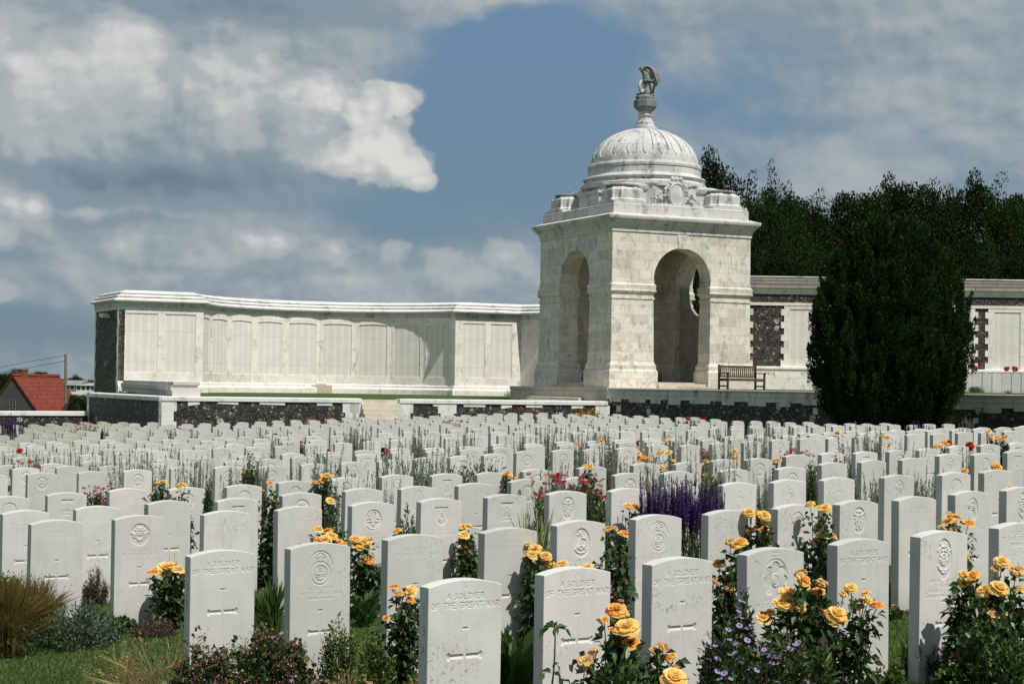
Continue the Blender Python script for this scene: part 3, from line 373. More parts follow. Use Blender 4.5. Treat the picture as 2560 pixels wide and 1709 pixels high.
PLANTS=[('rose',-2.43,12.65,0.47,0.23,[(-0.069,0.431,0.104,'y'),(0.044,0.433,0.083,'y'),(-0.129,0.413,0.07,'o'),(0.071,0.39,0.052,'o'),(-0.017,0.458,0.07,'y')],'yellow rose bush shading the crested headstone at far left'),('rose',-1.37,13.31,0.64,0.23,[(-0.091,0.633,0.073,'y'),(-0.018,0.621,0.064,'o'),(0.019,0.594,0.082,'y'),(-0.022,0.571,0.082,'y'),(-0.081,0.565,0.064,'o'),(0.075,0.545,0.046,'o'),(0.12,0.541,0.046,'o')],'rose bush with a heap of yellow blooms left of the antler crest stone'),('rose',-1.08,12.9,0.62,0.22,[(-0.048,0.604,0.08,'y'),(0.005,0.57,0.098,'y'),(-0.034,0.56,0.106,'y'),(0.062,0.588,0.053,'y'),(-0.038,0.507,0.062,'o'),(0.043,0.447,0.071,'o'),(0.003,0.442,0.044,'o'),(0.061,0.407,0.044,'o')],'tall yellow rose bush over broad leaves below the antler crest stone'),('rose',-1.56,15.35,0.75,0.16,[(-0.021,0.747,0.079,'y')],'single yellow rose on reddish stems behind the antler crest stone'),('rose',-0.87,13.53,0.6,0.07,[(0.0,0.593,0.056,'y')],'small yellow rose showing between antler and shield crest stones'),('rose',-0.35,13.88,0.6,0.14,[(-0.019,0.588,0.057,'o'),(0.029,0.593,0.067,'y'),(-0.008,0.531,0.072,'y'),(-0.008,0.507,0.067,'o'),(-0.002,0.427,0.038,'o')],'orange rose bush right of the straight topped shield stone'),('rose',-0.62,9.89,0.56,0.19,[(-0.03,0.547,0.061,'o'),(0.062,0.528,0.075,'y'),(0.004,0.52,0.041,'o'),(0.069,0.487,0.048,'o'),(-0.065,0.384,0.027,'o'),(0.068,0.548,0.041,'y')],'leggy rose bush with two apricot blooms left of the nearest headstone'),('rose',0.19,10.62,0.71,0.22,[(-0.073,0.706,0.044,'y'),(-0.032,0.681,0.066,'y'),(-0.054,0.652,0.066,'y'),(-0.083,0.662,0.044,'o'),(0.034,0.646,0.066,'y'),(0.049,0.603,0.073,'y'),(0.097,0.585,0.051,'y'),(0.144,0.597,0.058,'y')],'yellow rose row in front of the horse crest headstone'),('rose',0.48,10.7,0.56,0.12,[(0.007,0.561,0.066,'y'),(-0.044,0.557,0.037,'y')],'yellow rose peeping over the second headstone of the front row'),('rose',1.03,14.57,0.69,0.16,[(-0.04,0.684,0.08,'y'),(0.01,0.659,0.12,'y'),(0.06,0.655,0.07,'y')],'yellow roses just left of the purple salvia'),('rose',0.66,11.0,0.78,0.14,[(-0.045,0.771,0.045,'w'),(0.004,0.775,0.042,'w'),(0.053,0.739,0.057,'o'),(-0.005,0.625,0.026,'o')],'rose bush with faded heads left of the crowned lion stone'),('rose',1.68,11.75,0.81,0.18,[(-0.072,0.796,0.065,'y'),(-0.016,0.789,0.048,'o'),(0.025,0.781,0.073,'y'),(0.017,0.729,0.032,'o'),(0.002,0.68,0.057,'o'),(0.05,0.685,0.048,'o'),(-0.063,0.675,0.032,'o')],'rose bush with peach blooms between purple salvia and grenade crest stone'),('rose',1.37,11.06,0.67,0.2,[(0.088,0.64,0.091,'y'),(0.11,0.663,0.068,'o'),(0.023,0.668,0.053,'w'),(-0.032,0.521,0.068,'o'),(0.03,0.378,0.053,'y'),(-0.077,0.426,0.038,'w'),(-0.057,0.403,0.038,'w'),(0.029,0.488,0.038,'y')],'dark leaved rose bush behind the third headstone of the front row'),('rose',0.49,7.75,0.73,0.26,[(-0.007,0.654,0.08,'o'),(0.022,0.641,0.048,'y'),(0.036,0.594,0.085,'y'),(0.002,0.567,0.048,'o'),(0.056,0.52,0.08,'o'),(-0.145,0.438,0.059,'w'),(-0.108,0.465,0.032,'y'),(-0.062,0.611,0.027,'o'),(-0.03,0.572,0.027,'o'),(0.024,0.499,0.032,'y')],'big orange rose bush between second and third front headstones'),('rose',0.67,7.69,0.53,0.14,[(-0.031,0.494,0.042,'w'),(-0.005,0.518,0.032,'w'),(0.016,0.497,0.037,'w'),(0.038,0.44,0.042,'o'),(0.061,0.456,0.032,'y'),(0.067,0.411,0.026,'w')],'rose bush with faded buds at the foot of the third front headstone'),('rose',0.68,7.09,0.48,0.07,[(0.0,0.457,0.083,'y')],'single large yellow rose at the bottom edge of the picture'),('rose',1.38,8.29,0.77,0.3,[(0.015,0.709,0.063,'o'),(0.092,0.71,0.051,'w'),(-0.006,0.757,0.046,'w'),(0.089,0.659,0.057,'o'),(-0.089,0.605,0.074,'y'),(-0.012,0.598,0.074,'y'),(-0.05,0.645,0.074,'y'),(0.024,0.678,0.046,'y'),(-0.176,0.53,0.063,'y'),(-0.137,0.554,0.04,'o'),(-0.159,0.514,0.034,'o'),(0.06,0.46,0.051,'w')],'large yellow rose bush covering the star crest headstone'),('rose',1.58,8.25,0.68,0.2,[(-0.033,0.555,0.091,'y'),(-0.078,0.554,0.051,'y'),(-0.043,0.516,0.062,'y'),(0.051,0.666,0.051,'y'),(0.096,0.653,0.045,'y'),(0.125,0.608,0.045,'y'),(0.156,0.597,0.062,'o'),(-0.005,0.648,0.034,'w'),(0.08,0.576,0.026,'y')],'arching yellow rose bush before the fifth front headstone'),('rose',3.25,12.75,0.68,0.25,[(-0.026,0.663,0.07,'y'),(-0.061,0.628,0.079,'o'),(0.018,0.651,0.07,'y'),(-0.017,0.615,0.061,'o'),(0.106,0.604,0.088,'o'),(-0.086,0.566,0.061,'w'),(-0.016,0.559,0.061,'w'),(0.081,0.368,0.053,'y')],'orange rose bush above the oval badge headstone'),('rose',2.45,9.31,0.62,0.12,[(-0.019,0.605,0.051,'y'),(0.016,0.599,0.058,'o'),(-0.019,0.554,0.058,'y'),(0.01,0.561,0.045,'o'),(0.051,0.6,0.045,'o')],'yellow rose bush right of the oval badge headstone'),('rose',2.44,8.64,0.75,0.27,[(0.009,0.735,0.071,'y'),(-0.029,0.696,0.042,'w'),(0.072,0.697,0.077,'w'),(-0.025,0.607,0.077,'y'),(-0.088,0.592,0.071,'y'),(-0.025,0.56,0.053,'y'),(-0.06,0.489,0.065,'w'),(0.002,0.487,0.053,'y'),(0.085,0.479,0.048,'o'),(0.096,0.597,0.042,'y')],'rose bush with yellow fading blooms at the right edge'),('rose',2.15,11.94,0.83,0.16,[(-0.086,0.819,0.057,'y'),(-0.049,0.799,0.049,'y'),(-0.004,0.804,0.066,'y'),(-0.047,0.66,0.049,'y'),(0.002,0.608,0.066,'y'),(0.06,0.601,0.057,'o'),(-0.046,0.554,0.066,'o'),(0.026,0.731,0.033,'w')],'slender rose bush between grenade and wreath crest stones'),('rose',-1.89,17.9,0.89,0.22,[(-0.022,0.852,0.069,'y'),(0.023,0.87,0.087,'y'),(0.058,0.859,0.064,'y'),(-0.028,0.817,0.075,'o'),(-0.108,0.793,0.058,'o'),(-0.068,0.805,0.046,'y')],'bright yellow rose bush left of a crested stone in the fifth row'),('rose',-2.1,15.17,0.93,0.14,[(0.02,0.925,0.049,'o'),(0.013,0.778,0.044,'o'),(0.071,0.779,0.049,'o'),(0.03,0.881,0.034,'o'),(-0.047,0.851,0.029,'o')],'dark rose bush with small orange blooms at left centre'),('rose',0.01,18.95,0.8,0.16,[(-0.036,0.779,0.08,'o'),(-0.005,0.761,0.067,'y'),(0.056,0.731,0.061,'o'),(-0.048,0.718,0.049,'o')],'orange roses beside the fifth row left of the red heleniums'),('rose',-3.39,16.89,0.9,0.22,[(-0.021,0.888,0.044,'y'),(0.049,0.889,0.055,'y'),(-0.048,0.855,0.038,'y'),(0.066,0.851,0.038,'y'),(-0.074,0.773,0.038,'w')],'small yellow rose bush in the left of the fifth row'),('rose',-3.22,17.01,0.85,0.11,[(0.0,0.839,0.077,'y'),(0.044,0.846,0.055,'y')],'yellow rose tips showing over a headstone left of the fifth row'),('rose',-3.42,22.66,0.77,0.18,[(-0.036,0.754,0.081,'y'),(0.022,0.747,0.088,'y'),(0.059,0.763,0.066,'y')],'yellow rose bush beside a tall grey stalk in the sixth row'),('rose',0.76,16.92,0.96,0.13,[(-0.032,0.922,0.066,'y'),(0.022,0.934,0.055,'y'),(-0.005,0.912,0.049,'o')],'yellow roses right of the red heleniums'),('rose',2.02,26.21,0.8,0.29,[(-0.092,0.72,0.085,'y'),(-0.074,0.653,0.093,'o'),(-0.015,0.662,0.093,'o'),(0.07,0.647,0.076,'o'),(-0.065,0.585,0.085,'y'),(-0.016,0.764,0.051,'o')],'reddish leaved rose bush behind the centre headstones'),('rose',2.34,26.18,0.77,0.25,[(-0.093,0.746,0.085,'y'),(-0.05,0.722,0.101,'y'),(0.043,0.731,0.118,'y'),(-0.064,0.51,0.093,'y'),(0.012,0.478,0.076,'y'),(0.112,0.606,0.059,'y'),(-0.126,0.695,0.059,'o')],'yellow rose bush with pale bloom behind the centre headstones'),('rose',2.29,20.6,0.83,0.15,[(0.02,0.807,0.073,'w'),(-0.045,0.74,0.053,'y'),(0.028,0.741,0.067,'y'),(-0.019,0.767,0.053,'y')],'yellow rose bush over the salvia behind the centre right stones'),('rose',2.31,20.25,0.66,0.26,[(-0.039,0.648,0.072,'w'),(0.04,0.565,0.078,'o'),(0.105,0.605,0.072,'w'),(-0.084,0.563,0.052,'w'),(0.053,0.637,0.059,'w'),(-0.202,0.594,0.052,'y'),(-0.182,0.548,0.046,'y')],'faded orange rose bush right above the purple salvia'),('rose',3.48,27.2,0.71,0.19,[(-0.017,0.686,0.088,'y'),(0.035,0.695,0.079,'y'),(-0.042,0.571,0.079,'o'),(0.037,0.576,0.097,'o')],'orange yellow rose bush beside grey stalks at centre right'),('rose',2.88,32.1,0.83,0.17,[(0.031,0.824,0.073,'o'),(-0.02,0.761,0.083,'y'),(0.043,0.741,0.083,'y'),(-0.029,0.689,0.093,'o')],''),('rose',1.51,28.76,0.87,0.11,[(-0.009,0.846,0.102,'o')],''),('rose',1.11,28.49,0.82,0.09,[(0.01,0.797,0.083,'o')],''),('rose',5.41,28.74,0.94,0.17,[(0.0,0.908,0.074,'y'),(-0.018,0.889,0.074,'o'),(0.028,0.88,0.046,'y')],''),('rose',5.59,26.08,0.92,0.19,[(-0.017,0.891,0.067,'y'),(0.034,0.866,0.076,'o'),(-0.024,0.743,0.067,'o'),(0.036,0.723,0.051,'o')],'orange rose bush by the grey stalks below the dark yew'),('rose',5.74,23.17,0.88,0.22,[(0.03,0.869,0.082,'y'),(-0.059,0.804,0.09,'o'),(0.06,0.84,0.067,'y'),(-0.014,0.817,0.06,'y')],'yellow rose bush in the fourth gap below the right of the yew'),('rose',6.64,23.66,0.99,0.37,[(-0.168,0.975,0.092,'y'),(-0.022,0.893,0.107,'y'),(0.077,0.895,0.099,'y'),(-0.129,0.876,0.069,'o'),(0.016,0.863,0.076,'o')],'yellow rose bush at right below the terrace wall'),('rose',5.61,20.07,0.71,0.13,[(-0.006,0.672,0.117,'o'),(0.0,0.698,0.065,'y')],'single orange rose cluster before the tall plain stone at right'),('rose',5.9,22.68,0.55,0.12,[(0.0,0.512,0.088,'o'),(0.015,0.476,0.059,'y')],''),('rose',3.2,20.98,0.8,0.15,[(-0.027,0.762,0.054,'o'),(0.027,0.776,0.061,'o'),(-0.02,0.728,0.047,'o')],'small orange rose bush left of the centre right stones'),('rose',4.06,21.56,0.83,0.1,[(0.007,0.82,0.056,'y')],''),('rose',4.57,16.35,0.59,0.17,[(-0.016,0.553,0.095,'y'),(0.094,0.654,0.085,'y')],'yellow rose beside the second grenade crest stone'),('salvia',1.33,14.47,0.85,0.39,[],''),('salvia',1.57,14.57,0.8,0.38,[],''),('helenium',0.52,16.57,0.91,0.51,[],''),('helenium',0.75,16.55,0.86,0.28,[],''),('iris',0.23,13.66,0.79,0.24,[],''),('echinacea',-0.37,20.98,0.97,0.52,[],''),('grass_brown',-3.27,11.42,0.58,0.5,[],''),('grass_brown',-3.3,12.18,0.47,0.35,[],''),('shrub_green',-3.87,13.5,0.35,0.39,[],''),('shrub_blue',-2.92,11.76,0.31,0.61,[],''),('shrub_blue',-2.83,12.09,0.2,0.35,[],''),('shrub_blue',-3.2,12.16,0.27,0.3,[],''),('shrub_green',-3.79,13.13,0.38,0.23,[],''),('heather',-3.36,14.23,0.36,0.21,[],''),('thyme',-2.48,12.26,0.12,0.35,[],''),('shrub_green',-2.76,12.48,0.11,0.12,[],''),('grass_pale',-1.79,9.07,0.46,0.56,[],''),('grass_pale',-2.01,9.22,0.38,0.38,[],''),('geranium',-1.57,9.04,0.41,0.39,[],''),('geranium',-1.27,8.89,0.46,0.39,[],''),('geranium',-1.13,8.98,0.43,0.35,[],''),('spurge',-0.9,9.47,0.45,0.27,[],''),('spurge',-0.74,9.7,0.29,0.25,[],''),('spurge',-1.1,9.94,0.31,0.18,[],''),('grass_pale',-0.84,9.22,0.21,0.13,[],''),('grass_pale',-0.44,9.04,0.22,0.1,[],''),('grass_pale',-0.25,8.74,0.22,0.16,[],''),('poppy_cross',-0.78,9.54,0.13,0.09,[],''),('lily',0.16,7.05,0.7,0.16,[],''),('aster',0.96,7.7,0.59,0.34,[],''),('aster',1.05,7.46,0.57,0.29,[],''),('aster',1.13,8.36,0.62,0.11,[],''),('aster',1.19,7.55,0.54,0.33,[],''),('shrub_green',1.37,7.86,0.51,0.28,[],''),('shrub_green',0.47,7.44,0.5,0.27,[],''),('shrub_green',2.38,8.36,0.5,0.37,[],''),('shrub_green',2.33,8.69,0.37,0.21,[],''),('rosemary',2.29,9.57,0.24,0.26,[],''),('groundcover',1.92,9.32,0.14,0.4,[],''),('groundcover',2.44,9.24,0.13,0.36,[],''),('groundcover',2.61,8.99,0.14,0.25,[],''),('yellowdaisy',2.66,12.06,0.15,0.13,[],''),('bluebell',2.84,12.9,0.36,0.14,[],''),('broadleaf',-1.03,12.45,0.33,0.21,[],''),('broadleaf',0.05,9.2,0.5,0.14,[],''),('broadleaf',0.02,8.33,0.59,0.11,[],''),('daylily',-1.57,11.73,0.48,0.18,[],''),('broadleaf',-1.78,12.67,0.27,0.21,[],''),('broadleaf',0.62,10.43,0.43,0.12,[],''),('pinkflower',0.59,10.17,0.6,0.08,[],''),('yellowdaisy',-2.45,12.7,0.6,0.1,[],''),('shrub_green',-0.0,10.51,0.16,0.12,[],''),('artemisia',-1.12,19.63,1.2,0.66,[],''),('artemisia',-1.46,21.33,1.06,0.39,[],''),('artemisia',-0.98,21.65,1.14,0.36,[],''),('artemisia',-2.44,22.96,1.13,0.45,[],''),('artemisia',-1.73,20.18,0.89,0.29,[],''),('artemisia',-2.84,22.93,0.96,0.22,[],''),('artemisia',4.18,18.38,0.8,0.62,[],''),('artemisia',3.83,18.14,0.77,0.39,[],''),('artemisia',4.53,18.62,0.68,0.36,[],''),('artemisia',5.47,26.61,1.16,0.34,[],''),('artemisia',4.69,22.47,1.11,0.23,[],''),('artemisia',2.14,17.73,1.11,0.27,[],''),('artemisia',2.7,20.27,1.06,0.24,[],''),('artemisia',2.53,17.63,0.89,0.23,[],''),('artemisia',0.57,19.2,1.01,0.27,[],''),('artemisia',0.95,19.94,1.16,0.26,[],''),('artemisia',1.44,25.58,1.11,0.26,[],''),('artemisia',1.72,26.01,0.79,0.34,[],''),('artemisia',3.02,20.61,0.75,0.24,[],''),('artemisia',3.92,24.12,0.78,0.34,[],''),('artemisia',3.67,21.05,0.79,0.22,[],''),('artemisia',4.9,19.34,0.74,0.32,[],''),('artemisia',5.1,22.14,0.93,0.34,[],''),('artemisia',-5.25,23.96,1.17,0.46,[],''),('artemisia',-4.95,24.17,1.11,0.37,[],''),('artemisia',-6.29,25.91,1.11,0.37,[],''),('artemisia',-8.03,29.56,1.06,0.42,[],''),('artemisia',-6.09,26.05,1.05,0.24,[],''),('artemisia',-7.53,29.3,1.02,0.3,[],''),('artemisia',-4.1,22.2,1.11,0.29,[],''),('artemisia',-4.38,24.79,1.04,0.29,[],''),('artemisia',-3.56,22.57,1.13,0.29,[],''),('artemisia',-3.3,22.62,1.02,0.29,[],''),('artemisia',-8.79,30.26,1.08,0.39,[],''),('artemisia',-3.11,35.29,1.23,0.5,[],''),('artemisia',-2.71,33.15,1.21,0.26,[],''),('artemisia',-1.8,31.36,1.2,0.45,[],''),('artemisia',-1.56,31.52,1.2,0.41,[],''),('artemisia',-0.91,29.06,1.09,0.34,[],''),('artemisia',-0.82,34.43,1.09,0.31,[],''),('artemisia',0.07,29.72,1.02,0.29,[],''),('artemisia',-3.77,27.62,0.93,0.25,[],''),('artemisia',0.25,32.74,1.21,0.34,[],''),('artemisia',0.66,33.01,1.24,0.34,[],''),('artemisia',0.91,30.77,1.21,0.32,[],''),('artemisia',1.28,31.02,1.16,0.32,[],''),('artemisia',1.59,30.74,1.17,0.32,[],''),('artemisia',2.92,29.35,1.1,0.38,[],''),('artemisia',2.37,28.86,1.07,0.3,[],''),('artemisia',3.77,26.67,1.12,0.31,[],''),('artemisia',4.53,30.32,1.07,0.35,[],''),('artemisia',4.86,30.54,1.04,0.32,[],''),('artemisia',5.52,28.33,0.97,0.37,[],''),('artemisia',6.0,26.48,0.89,0.27,[],''),('artemisia',4.51,24.75,0.69,0.14,[],''),('artemisia',6.01,22.87,0.94,0.21,[],''),('artemisia',2.63,17.34,0.79,0.22,[],''),('shrub_green',-1.47,15.29,0.54,0.38,[],''),('shrub_green',-0.9,15.68,0.67,0.22,[],''),('shrub_green',-0.4,16.02,0.39,0.25,[],''),('artemisia',0.57,16.67,0.88,0.37,[],''),('artemisia',0.91,16.9,0.84,0.23,[],''),('artemisia',1.62,17.38,0.86,0.42,[],''),('shrub_green',3.35,18.54,0.42,0.39,[],''),('shrub_green',4.11,19.06,0.59,0.41,[],''),('shrub_green',5.5,19.99,0.5,0.41,[],''),('shrub_green',-4.24,15.84,0.56,0.2,[],''),('shrub_green',-3.32,16.46,0.47,0.27,[],''),('shrub_green',-2.61,16.94,0.6,0.21,[],''),('artemisia',-1.66,17.58,1.08,0.29,[],''),('artemisia',-1.21,17.88,0.91,0.2,[],''),('shrub_green',-0.81,18.15,0.68,0.23,[],''),('artemisia',0.22,18.84,0.9,0.32,[],''),('artemisia',1.64,19.8,0.98,0.28,[],''),('artemisia',2.16,20.15,1.08,0.27,[],''),('shrub_green',3.55,21.09,0.67,0.32,[],''),('shrub_green',4.35,21.63,0.63,0.34,[],''),('shrub_green',6.09,22.8,0.41,0.21,[],''),('helenium',-5.0,21.36,0.7,0.36,[],''),('shrub_green',-4.69,21.57,0.5,0.21,[],''),('artemisia',-3.24,22.54,1.04,0.25,[],''),('helenium',-2.19,23.25,0.7,0.37,[],''),('artemisia',-2.06,23.34,0.91,0.29,[],''),('helenium',-0.96,24.08,0.7,0.3,[],''),('redrose',0.57,25.11,0.7,0.3,[],''),('artemisia',2.33,26.3,0.91,0.41,[],''),('artemisia',3.3,26.96,1.06,0.31,[],''),('helenium',4.56,27.8,0.7,0.37,[],''),('redrose',6.48,29.1,0.7,0.27,[],''),('redrose',7.78,29.97,0.7,0.37,[],''),('shrub_green',-5.75,23.5,0.47,0.24,[],''),('artemisia',-4.52,24.33,0.96,0.35,[],''),('helenium',-3.83,24.8,0.7,0.28,[],''),('redrose',-2.43,25.74,0.7,0.4,[],''),('redrose',-1.77,26.19,0.7,0.27,[],''),('shrub_green',-0.49,27.05,0.48,0.39,[],''),('artemisia',1.12,28.14,1.02,0.24,[],''),('helenium',3.45,29.71,0.7,0.27,[],''),('redrose',4.75,30.59,0.7,0.24,[],''),('helenium',6.63,31.85,0.7,0.35,[],''),('artemisia',8.68,33.24,1.1,0.24,[],''),('artemisia',-6.06,25.83,0.9,0.24,[],''),('artemisia',-5.9,25.94,0.91,0.22,[],''),('redrose',-4.51,26.87,0.7,0.29,[],''),('artemisia',-3.14,27.79,1.06,0.32,[],''),('helenium',-0.8,29.37,0.7,0.32,[],''),('helenium',-0.24,29.75,0.7,0.23,[],''),('helenium',1.43,30.88,0.7,0.23,[],''),('helenium',3.44,32.23,0.7,0.23,[],''),('redrose',4.33,32.84,0.7,0.32,[],''),('shrub_green',7.3,34.84,0.66,0.32,[],''),('shrub_green',9.04,36.01,0.52,0.36,[],''),('shrub_green',-7.75,29.75,0.44,0.42,[],''),('artemisia',-6.27,30.75,0.81,0.27,[],''),('shrub_green',-4.21,32.14,0.39,0.34,[],''),('shrub_green',-3.42,32.67,0.4,0.29,[],''),('helenium',-1.75,33.8,0.7,0.37,[],''),('shrub_green',-0.45,34.68,0.6,0.26,[],''),('artemisia',1.83,36.21,0.96,0.39,[],''),('artemisia',4.65,38.11,1.03,0.32,[],''),('shrub_green',5.6,38.75,0.36,0.28,[],''),('helenium',8.7,40.85,0.7,0.32,[],''),('artemisia',11.24,42.56,1.07,0.2,[],''),('artemisia',-7.73,32.18,0.98,0.41,[],''),('artemisia',-6.47,33.03,0.94,0.36,[],''),('artemisia',-4.55,34.33,1.05,0.38,[],''),('artemisia',-3.24,35.21,0.97,0.3,[],''),('shrub_green',-2.17,35.93,0.54,0.31,[],''),('shrub_green',-0.32,37.18,0.54,0.21,[],''),('shrub_green',2.45,39.05,0.63,0.35,[],''),('redrose',3.06,39.46,0.7,0.29,[],''),('artemisia',6.34,41.67,1.05,0.34,[],''),('redrose',10.01,44.14,0.7,0.36,[],''),('shrub_green',11.32,45.03,0.49,0.24,[],''),('artemisia',-8.72,35.13,0.97,0.36,[],''),('helenium',-7.7,35.82,0.7,0.39,[],''),('artemisia',-6.3,36.76,0.83,0.31,[],''),('redrose',-4.17,38.2,0.7,0.35,[],''),('redrose',-2.69,39.2,0.7,0.41,[],''),('shrub_green',0.1,41.08,0.54,0.26,[],''),('helenium',2.73,42.85,0.7,0.39,[],''),('artemisia',4.37,43.96,0.85,0.34,[],''),('redrose',5.92,45.01,0.7,0.31,[],''),('shrub_green',-9.49,37.02,0.54,0.32,[],''),('shrub_green',-7.97,38.05,0.5,0.37,[],''),('artemisia',-5.56,39.68,1.09,0.38,[],''),('helenium',-4.83,40.17,0.7,0.26,[],''),('redrose',-1.23,42.59,0.7,0.23,[],''),('redrose',0.74,43.92,0.7,0.41,[],''),('artemisia',1.96,44.75,0.98,0.36,[],''),('artemisia',4.48,46.45,0.81,0.24,[],''),('redrose',-11.73,47.57,0.69,0.15,[],''),('redrose',-11.22,47.92,0.6,0.22,[],''),('redrose',-10.22,46.18,0.67,0.15,[],''),('redrose',-7.87,42.94,0.87,0.17,[],''),('redrose',-7.27,40.93,0.73,0.13,[],''),('redrose',-10.37,36.43,0.86,0.19,[],''),('redrose',-10.27,36.5,0.78,0.14,[],''),('redrose',-5.77,41.95,0.93,0.11,[],''),('redrose',-5.51,40.92,0.89,0.13,[],''),('redrose',-4.56,41.55,0.83,0.16,[],''),('redrose',-5.15,42.36,0.72,0.11,[],''),('redrose',0.84,53.64,0.84,0.21,[],''),('redrose',0.75,48.76,0.72,0.19,[],''),('redrose',1.96,54.4,0.78,0.14,[],''),('redrose',6.46,50.19,0.96,0.16,[],''),('redrose',0.14,48.34,0.65,0.12,[],''),('redrose',5.73,52.11,1.04,0.17,[],''),('helenium',-12.65,51.78,1.04,0.6,[],''),('helenium',-9.25,48.04,0.86,0.68,[],''),('helenium',-6.09,56.2,1.08,0.73,[],''),('helenium',-1.52,47.23,0.92,0.67,[],''),('helenium',0.5,60.65,1.0,0.78,[],''),('helenium',-7.02,25.42,0.95,0.46,[],''),('helenium',4.85,46.69,0.99,0.42,[],''),('helenium',8.82,48.17,0.8,0.37,[],''),('helenium',-5.73,26.89,0.4,0.21,[],''),('salvia',-11.69,50.01,0.83,0.19,[],''),('salvia',1.49,58.91,0.94,0.23,[],''),('salvia',9.3,40.05,0.87,0.36,[],''),('salvia',9.7,40.32,0.76,0.18,[],''),('salvia',-13.87,48.55,1.31,0.5,[],''),('shrub_green',0.73,16.41,0.75,0.21,[],''),('shrub_green',3.69,21.19,0.83,0.21,[],''),('shrub_green',-2.93,16.96,0.95,0.1,[],''),('shrub_green',-3.35,22.47,1.01,0.23,[],''),('shrub_green',3.19,18.32,0.78,0.17,[],''),('shrub_green',6.74,23.24,0.55,0.3,[],''),('shrub_green',1.55,27.58,0.93,0.2,[],''),('shrub_green',4.12,18.09,0.51,0.58,[],''),('shrub_green',0.7,13.5,0.76,0.22,[],'')]

# ------------------------------------------------------------------ materials of the built things
def pos(t): return t.n('ShaderNodeNewGeometry').outputs['Position']
def uvc(t): return t.n('ShaderNodeUVMap', uv_map='uv').outputs[0]
def f_headstone(t, b):
    p = pos(t); oi = t.n('ShaderNodeObjectInfo').outputs['Random']
    n1 = t.noise(p, 3.5, 5, .6); n2 = t.noise(p, 38, 4, .65); n3 = t.noise(t.scale(p, (1, 1, .35)), 16, 3, .6)
    q = t.n('ShaderNodeVectorMath', {0: t.n('ShaderNodeTexCoord').outputs['Object'], 1: t.scale(t.n('ShaderNodeCombineXYZ', {0: oi, 1: oi, 2: oi}).outputs[0], (37, 51, 13))}, operation='ADD').outputs[0]
    c = t.mix(t.mr(n1, .3, .72), (.635, .628, .605), (.545, .54, .515))
    c = t.mix(t.m('MULTIPLY', t.mr(t.noise(q, 5.5, 5, .65), .52, .68), t.mr(oi, 0, 1, .0, .42)), c, (.47, .44, .38))
    c = t.mix(t.mr(n3, .56, .78, 0, .35), c, (.46, .45, .41))
    c = t.mix(t.m('MULTIPLY', t.mr(t.noise(t.scale(q, (1, 1, .12)), 26, 3, .6), .54, .72), .22), c, (.40, .40, .36))
    zz = t.n('ShaderNodeSeparateXYZ', {0: t.n('ShaderNodeTexCoord').outputs['Object']}).outputs[2]
    c = t.mix(t.m('MULTIPLY', t.mr(t.m('ADD', zz, t.m('MULTIPLY', t.noise(q, 14, 4), .22)), .27, .08), .5), c, (.33, .33, .22))
    c = t.mix(t.m('MULTIPLY', t.mr(t.noise(q, 2.2, 2), .55, .62), t.mr(t.noise(q, 60, 3, .7), .58, .64)), c, (.30, .295, .26))
    c = t.mix(t.mr(n2, .66, .74, 0, .5), c, (.34, .335, .30))
    c = t.mix(1.0, c, t.n('ShaderNodeCombineColor', {0: t.mr(oi, 0, 1, .88, 1.06), 1: t.mr(oi, 0, 1, .885, 1.05), 2: t.mr(oi, 0, 1, .86, 1.06)}).outputs[0], 'MULTIPLY')
    bump(t, b, t.noise(p, 260, 3, .7), .25, .002)
    return c
M_STONE = material('portland_headstone', f_headstone, .85, .2)
def ashlar(c1, c2, mortar, bw, bh, grime, warm=.35, msz=.006, wcol=(.50, .41, .29), gcol=(.11, .11, .10)):
    def f(t, b):
        u = uvc(t); p = pos(t)
        br = t.n('ShaderNodeTexBrick', {'Vector': u, 'Color1': (*c1, 1), 'Color2': (*c2, 1), 'Mortar': (*mortar, 1), 'Scale': 1.0, 'Mortar Size': msz,
                                        'Mortar Smooth': .3, 'Bias': -.25, 'Brick Width': bw, 'Row Height': bh}, offset=.5, squash=1.0)
        br2 = t.n('ShaderNodeTexBrick', {'Vector': u, 'Color1': (0, 0, 0, 1), 'Color2': (1, 1, 1, 1), 'Mortar': (0, 0, 0, 1), 'Scale': 1.0, 'Mortar Size': 0.0,
                                         'Bias': -.55, 'Brick Width': bw, 'Row Height': bh}, offset=.5)
        vein = t.noise(p, 1.6, 5, .62, 1.6); v2 = t.noise(t.scale(p, (1, 1, .6)), 4.5, 4, .6, 1.0)
        c = t.mix(t.mr(vein, .42, .6, 0, .45), br.outputs[0], c2)
        w = t.m('MULTIPLY', br2.outputs[0], t.mr(v2, .35, .65)); 
        c = t.mix(t.m('MULTIPLY', w, warm), c, wcol)
        c = t.mix(t.m('MULTIPLY', t.mr(v2, .54, .70), warm * .8), c, (.36, .355, .335))
        g1 = t.noise(t.scale(p, (1, 1, .45)), 1.9, 6, .68); g2 = t.noise(p, 7.5, 5, .7)
        g = t.m('MULTIPLY', t.mr(g1, .50, .72), t.mr(g2, .38, .62))
        c = t.mix(t.m('MULTIPLY', g, grime, clamp=True), c, gcol)
        bump(t, b, t.m('SUBTRACT', t.noise(p, 30, 4, .6), t.m('MULTIPLY', br.outputs['Fac'], .6)), .3, .008)
        return c
    return f
M_MARBLE = material('marble_ashlar', ashlar((.76, .705, .615), (.57, .53, .465), (.38, .34, .28), .82, .36, .6, 1.2), .75, .25)
M_INNER_SHADED = material('marble_inner_shaded', ashlar((.40, .365, .30), (.30, .27, .22), (.20, .18, .15), .8, .36, 1.2, .6), .8, .2)  # aged brown marble, darkened further to paint in the shade under the arches
